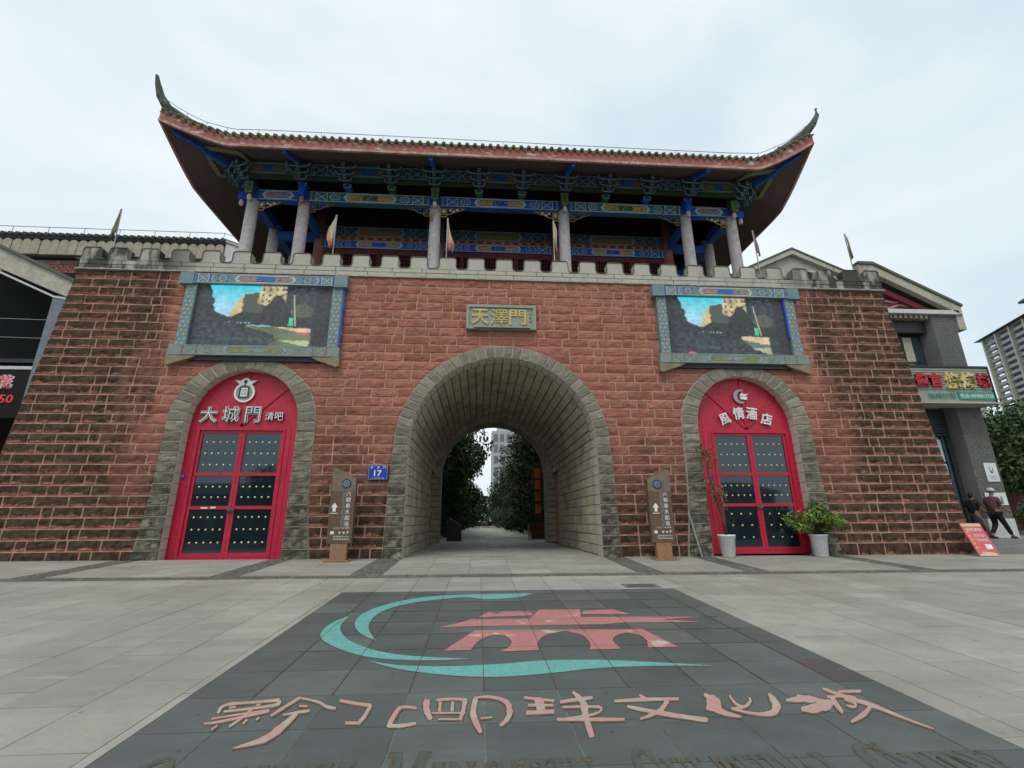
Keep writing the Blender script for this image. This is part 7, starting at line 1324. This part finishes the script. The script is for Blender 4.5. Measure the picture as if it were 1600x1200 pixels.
for q in ([(16.9, 10.15), (17.3, 10.05), (17.8, 10.22), (18.3, 10.15), (18.9, 10.03)], [(17.2, 10.4), (17.6, 10.32), (18.0, 10.42)], [(18.1, 9.95), (18.6, 9.98), (19.0, 9.92)], [(16.3, 11.1), (16.75, 10.75), (16.85, 10.3)]): lines(m_, list(zip(q, q[1:])), fy, .09, 2.26, 2.30)
obj('gable_scroll', m_, 'pinkish_paint', sh)
obj('roof', MB().prism([(13.5, apz-1.5), (16.6, apz), (20.4, G_(20.4)), (20.4, G_(20.4)-.2), (16.6, apz-.25), (13.5, apz-1.75)], fy, 12, 20), 'grey_roof', sh)
obj('roof', MB().prism([(16.0, apz-.02), (16.6, apz), (20.3, G_(20.3)), (20.3, G_(20.3)-.2), (16.6, apz-.25), (16.0, apz-.3)], fy, 2.17, 12), 'grey_roof', sh)
B3('eave_end', 20.0, 20.34, 1.95, 2.3, 8.95, 9.95, 'cream_plaster')
# shutter, glazed door and posters below
stt = MB()
for i in range(9): stt.box(16.2, 18.78, 2.5, 2.56, 4.35+i*.13, 4.46+i*.13)
obj('roller_shutter', stt, 'dark_frame', sh)
dr = B3('shop_door', 16.2, 18.78, 2.52, 2.66, .34, 4.3, 'window_glass')
B3('door_frame', 18.5, 18.7, 2.44, 2.518, .34, 4.3, 'dark_frame', dr); B3('door_frame', 18.3, 18.36, 2.44, 2.518, .34, 4.3, 'kiosk_blue', dr)
for x0, x1, z0, z1 in ((17.4, 18.28, 3.3, 4.2), (17.4, 18.28, 2.3, 3.2)):
    w_ = B3('door_poster', x0, x1, 2.5, 2.516, z0, z1, 'paper_white', dr); m_ = MB()
    for k_ in range(4): m_.prism([(x0+.15, z0+.15+.17*k_), (x1-.2-.1*(k_ % 2), z0+.15+.17*k_), (x1-.2-.1*(k_ % 2), z0+.19+.17*k_), (x0+.15, z0+.19+.17*k_)], fy, 2.494, 2.4995)
    obj('poster_print', m_, 'grey_letter', w_)
# wall posters
def poster(name, x0, x1, z0, z1, y, label, fn):
    t_ = thing(name, ((x0+x1)/2, y, z0), label, 'poster'); obj('sheet', MB().box(x0, x1, y-.02, y-.001, z0, z1), 'paper_white', t_); fn(t_, lambda u, v, d: (x0+(x1-x0)*u, y-.021-d, z0+(z1-z0)*v))
def p1(t_, F_):
    m_ = MB(); lines(m_, [((.38, .80), (.38, .5)), ((.38, .5), (.62, .5)), ((.62, .5), (.62, .72)), ((.5, .6), (.5, .42))], F_, .05, 0, .004); obj('print', m_, 'kiosk_blue', t_)
    m_ = MB(); [lines(m_, [((.25, v), (.8, v))], F_, .03, 0, .004) for v in (.3, .22, .14)]; obj('print', m_, 'grey_letter', t_, kind='stuff')
def p2(t_, F_):
    obj('print', MB().prism([(.5, .1), (.62, .1), (.6, .6), (.52, .6)], F_, 0, .004), 'poster_red', t_); obj('print', MB().prism([(.68, .1), (.8, .1), (.78, .7), (.7, .7)], F_, 0, .004), 'stone_ochre', t_)
poster('wall_poster', 19.28, 19.80, 2.45, 3.18, 1.975, 'white paper notice with blue mark on the grey brick pilaster', p1)
poster('wall_poster', 18.96, 19.84, 1.55, 2.02, 1.965, 'low wide white poster on the brick pilaster behind the man in the cap', p2)
# sign box
t_ = thing('shop_signboard', (18.4, 1.5, 5.5), 'ribbed barbecue signboard with red and yellow characters over a green phone strip', 'signboard')
sx0, sx1, sz0, sz1, sy = 16.05, 19.86, 5.50, 6.95, 1.30
obj('box', MB().box(sx0, sx1, sy+.02, 1.98, sz0, sz1), 'sign_rib', t_); obj('top_edge', MB().box(sx0, sx1+.03, sy-.05, 1.985, sz1+.002, sz1+.07).box(sx1+.002, sx1+.04, sy-.04, 1.98, sz0, sz1), 'dark_frame', t_); obj('bottom_edge', MB().box(sx0, sx1+.12, sy-.08, 1.985, sz0-.06, sz0-.002), 'cream_plaster', t_)
for i in range(9): obj('rib', MB().box(sx0, sx1-.01, sy-.012, sy+.018, 6.04+i*.10, 6.105+i*.10), 'sign_rib', t_)
F_ = lambda u, v, d: (u, sy-.014-d, v)
for ch, x, mat, w_ in (('酱', 16.85, 'letter_red', .55), ('官', 17.45, 'letter_red', .55), ('烧', 18.15, 'letter_yellow', .62), ('烤', 18.85, 'letter_yellow', .62), ('城', 19.5, 'letter_red', .52)):
    m_ = MB(); text(m_, ch, F_, x, 6.40, w_, .68 if mat == 'letter_yellow' else .58, .0, .07, .03); obj('character', m_, mat, t_)
g_ = obj('phone_strip', MB().box(18.3, sx1-.02, sy-.02, sy+.018, 5.62, 5.92), 'sign_green', t_)
m_ = MB(); text(m_, '电话:18708817758', F_, 19.08, 5.77, 1.40, .17, .007, .012); obj('phone_lettering', m_, 'white_letter', g_)
m_ = MB(); text(m_, '烧烤炒菜', F_, 17.6, 5.77, 1.2, .22, .0, .012); obj('dish_lettering', m_, 'sign_green', t_)
# leaning advert board
t_ = thing('advert_board', (15.9, -.6, gz(15.9, -.6)), 'red and cream food advert board leaning at the foot of the gate wall', 'advert board')
x0, y0 = 15.18, -.70; zb = gz(15.5, -.7); 
V = lambda u, v, d: (x0+.72*u+.0*v-.10*v, y0+.30*v-d, zb+.02+1.0*v)
obj('board', MB().prism([(0, 0), (1, 0), (1, 1), (0, 1)], V, -.03, 0), 'poster_red', t_)
m_ = MB(); m_.prism([(0, 0), (.42, 0), (.62, .0), (.95, .0), (.8, .10), (.3, .13)], V, .001, .004); m_.prism([(.02, .90), (.98, .90), (.98, .985), (.02, .985)], V, .001, .004); obj('print', m_, 'poster_cream', t_, kind='stuff')
m_ = MB(); text(m_, '特色美食', V, .52, .80, .74, .10, .001, .005); text(m_, '家常小炒', V, .60, .62, .5, .09, .001, .005); text(m_, '欢迎光临', V, .62, .48, .5, .08, .001, .005)
m_.prism([(.55, .2), (.85, .2), (.9, .33), (.6, .36)], V, .001, .004); obj('lettering', m_, 'white_letter', t_, kind='stuff')
m_ = MB()
for i in range(5): m_.prism([(.12+.05*cos(a), .25+.12*i+.035*sin(a)) for a in (0, 1.26, 2.51, 3.77, 5.03)], V, .001, .005)
obj('dish_spot', m_, 'letter_yellow', t_)
# ------------------------------------------------------------------ shop on the left with the dark open front
ls = thing('corner_shop', (-19, 5, 0), 'dark open-fronted shop with a cream gable verge left of the gate', 'building')
VB = lambda x: 10.17+(-16.72-x)*.465
obj('verge_board', MB().prism([(-16.55, 9.42), (-16.60, 10.12), (-24, VB(-24)), (-24, VB(-24)-.98)], fy, 1.95, 2.3), 'cream_plaster', ls)
obj('verge_tiles', MB().prism([(-16.5, 10.08), (-16.5, 10.2), (-24, VB(-24)+.12), (-24, VB(-24)+.005)], fy, 1.85, 2.4), 'grey_roof', ls)
m_ = MB(); lines(m_, [((-16.6, 9.40), (-17.2, 9.50)), ((-17.2, 9.50), (-24, VB(-24)-1.02))], fy, .07, 1.98, 2.2); obj('verge_gutter', m_, 'white_plaster', ls)
obj('roof', MB().prism([(-16.4, 10.05), (-16.4, 9.85), (-24, VB(-24)-.2), (-24, VB(-24))], fy, 2.41, 11), 'grey_roof', ls)
obj('pier', MB().box(-17.25, -16.1, 2.0, 2.8, -.1, 9.55), 'blue_grey_pier', ls)
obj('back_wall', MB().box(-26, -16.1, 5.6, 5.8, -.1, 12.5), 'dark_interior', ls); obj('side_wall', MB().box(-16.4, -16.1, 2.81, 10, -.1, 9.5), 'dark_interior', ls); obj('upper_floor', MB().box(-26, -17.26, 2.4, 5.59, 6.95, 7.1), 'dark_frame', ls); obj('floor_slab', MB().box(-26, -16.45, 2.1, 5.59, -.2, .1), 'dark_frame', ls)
obj('front_beam', MB().box(-26, -17.26, 2.0, 2.2, 6.56, 6.68), 'white_plaster', ls)
for x in (-21.5,): obj('pier', MB().box(x-.2, x+.2, 2.2, 2.6, .1, 6.55), 'dark_frame', ls)
m_ = MB(); m_.tube([(-26, 2.3, 9.05), (-21, 2.3, 8.72), (-17.3, 2.3, 8.66)], .012, 4); m_.tube([(-26, 2.3, 8.05), (-17.3, 2.3, 7.9)], .01, 4); obj('cable', m_, 'pole_metal', ls)
t_ = thing('neon_sign', (-18.5, 1.95, 4.7), 'black signboard with a red flower character and the digits 850', 'signboard')
obj('board', MB().box(-26, -17.26, 2.02, 2.1, 4.75, 6.5), 'dark_interior', t_)
F_ = lambda u, v, d: (u, 2.015-d, v)
m_ = MB(); text(m_, '花', F_, -18.02, 6.08, .56, .52, 0, .03, .06); obj('character_rim', m_, 'neon_white', t_)
m_ = MB(); text(m_, '花', F_, -18.02, 6.08, .50, .46, .031, .05, .0); obj('character', m_, 'neon_red', t_)
m_ = MB(); text(m_, '850', F_, -17.95, 5.44, .72, .30, 0, .03); obj('digits', m_, 'neon_red', t_)
# ------------------------------------------------------------------ long building behind on the left
lb = thing('long_building', (-27, 15, 0), 'long cream building with a scalloped eave and red brick panels behind the left wall', 'building')
obj('wall', MB().box(-44, -18.35, 13.4, 20, 0, 17.6), 'blue_grey_pier', lb)
for i in range(8):
    x = -20.6-3.2*i; q = obj('brick_panel', MB().box(x-1.95, x, 13.3, 13.39, 14.6, 17.45), 'old_brick', lb); m_ = MB()
    for k_ in range(14):
        z = 14.7+k_*.195
        for j in range(5): m_.box(x-1.9+j*.38+(.19 if k_ % 2 else 0)-.0, min(x-.02, x-1.9+j*.38+.33+(.19 if k_ % 2 else 0)), 13.26, 13.298, z, z+.15)
    obj('bricks', m_, 'old_brick', q, kind='stuff')
for i in range(46):
    x = -18.15-.57*i; m_ = MB(); m_.prism([(x-.27, 17.75), (x+.27, 17.75), (x+.27, 18.62), (x+.18, 18.78), (x, 18.85), (x-.18, 18.78), (x-.27, 18.62)], fy, 12.92+random.uniform(-.04, .02), 13.3); obj('scallop', m_, 'scallop', lb)
obj('scallop_backing', MB().box(-44.2, -17.95, 13.1, 13.36, 17.7, 19.1), 'dark_joint', lb)
obj('roof', MB().prism([(12.8, 19.02), (13.4, 19.36), (16.5, 20.6), (20, 19.2), (20, 19.0), (13, 18.9)], lambda u, v, d: (d, u, v), -44.2, -17.85), 'grey_roof', lb)
m_ = MB()
for i in range(60): m_.tube([(-18-.44*i, 12.78, 19.16), (-18-.44*i, 16.4, 20.7)], .12, 6)
obj('roof_tiles', m_, 'grey_roof', lb, kind='stuff')
obj('end_wing', MB().prism([(-17.84, 14), (-17.84, 19.05), (-15.0, 18.05), (-13.0, 17.2), (-13.0, 14)], fy, 13.0, 18), 'white_plaster', lb)
obj('end_wing_coping', MB().prism([(-17.84, 19.055), (-17.84, 19.2), (-15.0, 18.2), (-12.9, 17.35), (-12.9, 17.2), (-15.0, 18.055)], fy, 12.9, 18.1), 'cream_plaster', lb)
m_ = MB(); m_.tube([(-44, 12.9, 19.75), (-30, 12.9, 19.72), (-18, 12.9, 19.7), (-15, 12.9, 18.7), (-13, 12.9, 17.8)], .02, 4)
for i in range(12): m_.tube([(-18-2.2*i, 12.9, 19.1), (-18-2.2*i, 12.9, 19.72)], .015, 4)
obj('lightning_wire', m_, 'wire', lb)
# gabled building behind on the right
rb = thing('gabled_building', (22, 15.5, 0), 'pale gabled building rising behind the right end of the parapet', 'building')
gp = lambda x: 20.45-abs(x-22.45)*(.45 if x < 22.45 else .45)
obj('wall', MB().prism([(17.5, 0), (30, 0), (30, gp(30)-.3), (22.45, 20.15), (17.5, gp(17.5)-.3)], fy, 14.1, 20), 'beige_wall', rb)
obj('roof', MB().prism([(17, gp(17)-.32), (22.45, 20.17), (30.5, gp(30.5)-.32), (30.5, gp(30.5)), (22.45, 20.55), (17, gp(17))], fy, 13.8, 20.2), 'cream_plaster', rb)
obj('roof_edge', MB().prism([(16.9, gp(16.9)+.005), (22.45, 20.555), (30.6, gp(30.6)+.005), (30.6, gp(30.6)+.13), (22.45, 20.7), (16.9, gp(16.9)+.13)], fy, 13.75, 20.3), 'grey_roof', rb)
obj('window', MB().box(22.6, 24.6, 14.0, 14.09, 17.2, 18.2), 'dark_frame', rb)
obj('awning', MB().prism([(21.5, 18.25), (22.5, 18.85), (25.2, 18.2), (25.2, 18.05), (22.5, 18.65), (21.5, 18.05)], fy, 13.5, 14.09), 'cream_plaster', rb)
# ------------------------------------------------------------------ apartment tower far right
tw = thing('apartment_tower', (255.4, 190.2, 0), 'tall unfinished apartment tower with open floors far behind at the right', 'tower block')
K_ = 1.95; tx0, tx1, ty, th0, nf = 255.4, 340, 190.2, 87.6, 29
obj('core_wall', MB().box(tx0+3, tx1, ty+3, ty+34, 0, th0), 'tower_wall', tw)
fh = th0/nf
for i in range(9, nf):
    z = i*fh
    for k_ in range(8):
        x = tx0+2.3+k_*9.8; ww = 4.3 if k_ % 2 else 5.8; obj('window', MB().box(x+1.5, x+1.5+ww, ty+2.6, ty+2.99, z+.7, z+fh-.5), 'tower_glass', tw)
    obj('floor_slab', MB().box(tx0-.6, tx1, ty+.4, ty+2.98, z+fh-.22, z+fh+.14), 'tower_floor', tw); m_ = MB()
    for k_ in range(8): x = tx0+2.3+k_*9.8; m_.box(x+.4, x+7.8, ty+.3, ty+.5, z+.15, z+1.05)
    obj('balcony_rail', m_, 'tower_wall', tw, kind='stuff')
    obj('side_window', MB().box(tx0+2.6, tx0+2.99, ty+8, ty+13, z+.8, z+fh-.5), 'tower_glass', tw)
for k_ in range(9): x = tx0+k_*9.8; obj('rib', MB().box(x, x+1.0, ty-.5, ty+2.0, 16, th0), 'tower_rib', tw)
obj('roof', MB().hexa([(tx0-3.4, ty-2.2, th0+.4), (tx1, ty-2.2, th0+.4), (tx1, ty+38, th0+.4), (tx0-3.4, ty+38, th0+.4)], [(tx0+8, ty+10, th0+5.5), (tx1, ty+10, th0+5.5), (tx1, ty+28, th0+5.5), (tx0+8, ty+28, th0+5.5)]), 'grey_roof', tw)
tw.rotation_euler = (0, 0, radians(-112))
ph = obj('penthouse', MB().box(tx0+30, tx1, ty+4, ty+28, th0+1, th0+8), 'tower_floor', tw)
for k_ in range(7): obj('penthouse_window', MB().box(tx0+32+k_*6.2, tx0+35.4+k_*6.2, ty+3.7, ty+3.99, th0+4, th0+7), 'tower_glass', ph)
obj('penthouse_roof', MB().box(tx0+27, tx1, ty+2, ty+30, th0+8.005, th0+9), 'grey_roof', ph)
cb = thing('low_block', (62, 44, 0), 'low cream apartment block peeking out between the signboard and the tower', 'building')
obj('wall', MB().box(58.5, 66, 40, 48, 0, 17.5), 'cream_plaster', cb); obj('roof', MB().box(58.2, 66, 39.6, 48, 17.505, 17.9), 'grey_roof', cb)
for i in range(4):
    for k_ in range(3): obj('window', MB().box(59.3+k_*2.2, 60.5+k_*2.2, 39.9, 39.99, 3.5+i*3.4, 5.2+i*3.4), 'tower_glass', cb)
bw = obj('garden_wall', MB().box(21.5, 40, 11.8, 12.1, .2, 5.6), 'old_brick'); tag(bw, 'old red brick wall half hidden by the trees on the right', 'wall')
# far tower seen through the arch
ft = thing('office_tower', (8, 118, 0), 'grey high-rise seen above the trees through the gate passage', 'tower block')
obj('wall', MB().box(2.7, 17, 112, 124, 0, 25), 'tower_wall', ft); obj('roof_house', MB().box(4.2, 9, 113, 120, 25.005, 27.5), 'tower_floor', ft)
for i in range(8):
    for k_ in range(8): obj('window', MB().box(3.2+k_*1.7, 4.2+k_*1.7, 111.85, 111.99, 1.2+i*3, 3.1+i*3), 'office_glass', ft)
for k_ in range(4): obj('roof_window', MB().box(4.5+k_*1.1, 5.2+k_*1.1, 112.85, 112.99, 25.8, 26.8), 'paper_white', ft)
# ------------------------------------------------------------------ beyond the passage
rng = random.Random(21); m_ = MB(); leaves(m_, [(-13+1.75*i+rng.uniform(-1, 1), 98+rng.uniform(-6, 6), rng.uniform(.8, 5.0), rng.uniform(2.2, 3.6), .95) for i in range(16)], 12000, .7, rng)
o = obj('far_wood', m_, 'leaf_mid'); o['kind'] = 'stuff'
rng = random.Random(31); m_, tm = MB(), MB(); leaves(m_, [(0, 0, 1.0, .9, .9), (.5, .4, 1.5, .7, .9), (-.5, -.3, .7, .7, .9), (.1, -.6, .6, .6, .9)], 1500, .22, rng); tm.tube([(0, 0, 0), (.05, 0, .6), (.1, .1, 1.4)], [.05, .04, .02], 6)
bs = thing('bush', (0, 0, 0), '', 'bush', 'bushes along the path behind the gate'); bs['_at'] = (0, 0, 0); obj('stem', tm, 'bark', bs); obj('foliage', m_, 'leaf_dark', bs)
for i, (x, y, q) in enumerate([(-3.2, 19.5, 1.15), (3.5, 21, 1.2), (-3.4, 27, 1.3), (3.3, 29, 1.2), (-3.0, 35, 1.3), (3.1, 37, 1.25), (-2.9, 45, 1.4), (3., 47, 1.4), (-2.6, 56, 1.5), (2.8, 60, 1.5)]):
    lb = f"{'first second third fourth fifth'.split()[i//2]} dark bush from the passage along the {'left' if x < 0 else 'right'} path edge"
    if i: o = dup(bs, (x, y, 0), lb, i*1.1, (q, q, q))
    else: bs.location = (x, y, 0); bs.scale = (q, q, q); bs['label'] = lb
t_ = thing('lantern_column', (3.0, 15.2, 0), 'column of four orange lettered panels behind the right passage wall', 'lantern column')
obj('post', MB().box(2.72, 3.24, 15.16, 15.26, 0, 4.75), 'dark_frame', t_)
for i in range(4):
    z = 1.55+i*.74; q = obj('panel', MB().box(2.80, 3.16, 15.10, 15.158, z, z+.58), 'orange_panel', t_); m_ = MB(); text(m_, '风情酒店'[i] if False else '清吧花城'[i], lambda u, v, d: (u, 15.098-d, v), 2.98, z+.29, .2, .24, 0, .004); obj('panel_character', m_, 'letter_red', q)
obj('planter_box', MB().box(2.5, 3.4, 14.9, 15.09, 0, .95), 'bench_wood', t_)
t_ = thing('bench', (2.9, 13.4, 0), 'dark wooden bench with pale metal legs at the far right of the passage', 'bench')
for k_ in range(4): obj('slat', MB().box(2.1, 3.6, 13.1+k_*.11, 13.19+k_*.11, .44, .48), 'bench_wood', t_)
for k_ in range(2): obj('back_slat', MB().box(2.1, 3.6, 13.56, 13.60, .62+k_*.16, .74+k_*.16), 'bench_wood', t_)
for x in (2.2, 3.5): obj('leg', MB().box(x-.03, x+.03, 13.1, 13.14, 0, .44).box(x-.03, x+.03, 13.5, 13.54, 0, .9), 'bench_metal', t_)
t_ = thing('info_stand', (-2.3, 12.6, 0), 'dark box stand with a slanted board at the far left of the passage', 'stand')
obj('body', MB().prism([(-2.6, 0), (-1.75, 0), (-1.8, .85), (-2.45, 1.3), (-2.6, 1.2)], fy, 12.4, 13), 'dark_frame', t_); obj('slanted_board', MB().bar((-2.45, 12.38, 1.28), (-1.8, 12.38, .86), .05, .03), 'bench_metal', t_)
for i in range(2): obj('slat', MB().box(-3.4, -2.65, 12.9, 12.96, .35+.3*i, .5+.3*i), 'bench_wood', t_)
m_ = MB(); m_.tube([(19.95, 2.1, 8.15), (26, 8, 7.5), (34, 16, 7.6)], .02, 4); m_.tube([(19.95, 2.1, 7.75), (26, 8, 7.0), (34, 16, 7.0)], .02, 4)
o = obj('overhead_cable', m_, 'wire'); tag(o, 'pair of sagging cables running right from the brick shop above its signboard', 'cable')
# ------------------------------------------------------------------ people
def skin(name, verts, edges, mat, par, sub=1):
    me = bpy.data.meshes.new(name); me.from_pydata([v[:3] for v in verts], edges, []); me.update(); me.materials.append(MATS[mat])
    o = link(name, me, None, par); md = o.modifiers.new('skin', 'SKIN'); md.use_smooth_shade = True
    for i, v in enumerate(verts): me.skin_vertices[0].data[i].radius = (v[3], v[4] if len(v) > 4 else v[3]); me.skin_vertices[0].data[i].use_root = (i == 0)
    s_ = o.modifiers.new('smooth', 'SUBSURF'); s_.levels = sub; s_.render_levels = sub; return o
def chainE(*cs): return [(a, b_) for c in cs for a, b_ in zip(c, c[1:])]
def person(x, y, z, label, man, face=1, sc_=1.):
    t_ = thing('person', (x, y, z), label, 'person'); t_['_at'] = (0, 0, 0)
    V_ = [(0, 0, .93, .13, .11), (.01, 0, 1.14, .125, .10), (.02, 0, 1.36, .15, .10), (.045, 0, 1.47, .055), (.07, 0, 1.54, .06), (.09, 0, 1.63, .085, .10), (.10, 0, 1.71, .06), (.185, 0, 1.60, .018),
          (.02, -.19, 1.38, .055), (.06, -.24, 1.12, .042), (.24, -.23, .98, .032), (.30, -.22, .95, .03), (.02, .19, 1.38, .055), (-.06, .23, 1.12, .042), (.06, .24, .92, .032), (.09, .24, .86, .03),
          (0, -.10, .88, .09), (.17, -.10, .50, .06), (.34, -.10, .10, .04), (.50, -.10, .04, .035), (0, .10, .88, .09), (.03, .10, .49, .06), (-.22, .10, .14, .04), (-.10, .10, .04, .035)]
    E_ = chainE((0, 1, 2, 3, 4, 5, 6), (5, 7), (2, 8, 9, 10, 11), (2, 12, 13, 14, 15), (0, 16, 17, 18, 19), (0, 20, 21, 22, 23))
    nb = len(V_)
    for hnd, (hx, hy, hz), dx, dz in ((11, (.30, -.22, .95), .05, -.03), (15, (.09, .24, .86), .03, -.055)):
        for k_ in range(5):
            o_ = (k_-2)*.016; V_.append((hx+dx*.7, hy+o_, hz+dz*.7, .009)); V_.append((hx+dx*(1.6 if k_ else 1.1), hy+o_*1.2+(.02 if k_ == 0 else 0), hz+dz*1.7-.012, .007)); E_ += [(hnd, len(V_)-2), (len(V_)-2, len(V_)-1)]
    b_ = skin('body', V_, E_, 'skin', t_)
    skin('top', [(0, 0, .86, .175, .15), (.01, 0, 1.14, .175, .15), (.02, 0, 1.36, .19, .14), (.04, 0, 1.46, .085), (.02, -.19, 1.38, .085), (.05, -.235, 1.16, .07), (.02, .19, 1.38, .085), (-.05, .23, 1.16, .07)], chainE((0, 1, 2, 3), (2, 4, 5), (2, 6, 7)), 'shirt_purple' if man else 'top_black', b_)
    if man: skin('trousers', [(0, 0, .92, .145, .13), (0, -.10, .84, .11), (.17, -.10, .50, .085), (.32, -.10, .13, .065), (0, .10, .84, .11), (.03, .10, .49, .085), (-.2, .10, .17, .065)], chainE((0, 1, 2, 3), (0, 4, 5, 6)), 'trousers_black', b_)
    else: skin('skirt', [(0, 0, .98, .13, .12), (.02, 0, .75, .19, .15), (.05, 0, .45, .22, .17), (.06, 0, .22, .24, .18)], chainE((0, 1, 2, 3)), 'skirt_dark', b_)
    for q in ((.33, -.10, .07, .50), (-.21, .10, .09, -.04)): skin('shoe', [(q[0]-.06, q[1], q[2]-.01, .045), (q[0]+.04, q[1], .05, .05), (q[3]+.03, q[1], .035, .035)], [(0, 1), (1, 2)], 'shoe', b_)
    if man:
        m_ = MB().lathe((.085, 0, 1.655), [(.115, 0), (.118, .03), (.10, .085), (.05, .12), (.01, .125)], 14); m_.prism([(.18, -.08), (.24, -.07), (.28, 0), (.24, .07), (.18, .08)], lambda u, v, d: (u, v, 1.665+d), 0, .015); obj('cap', m_, 'cap_white', b_, smooth=True)
        skin('hair', [(.02, 0, 1.60, .07, .085), (.0, 0, 1.66, .06, .08)], [(0, 1)], 'hair', b_)
    else: skin('hair', [(.03, 0, 1.50, .06, .08), (.02, 0, 1.60, .085, .105), (.06, 0, 1.70, .085, .10), (.13, 0, 1.735, .05, .07)], chainE((0, 1, 2, 3)), 'hair', b_)
    t_.scale = (sc_*face, sc_, sc_); return t_
person(18.35, 1.25, .335, 'man in white cap, purple polo shirt and black trousers walking right on the terrace', True, 1, 1.03)
person(18.08, 1.75, .335, 'black-haired woman in black top and dark skirt half hidden by the gate wall', False, 1, .97)
for i, (x, y, lb) in enumerate([(-.9, 58, 'tiny distant walker left of the middle of the path behind the gate'), (.4, 63, 'tiny distant walker right of the middle of the path behind the gate')]):
    person(x, y, 0, lb, i == 0, 1 if i else -1, .98)
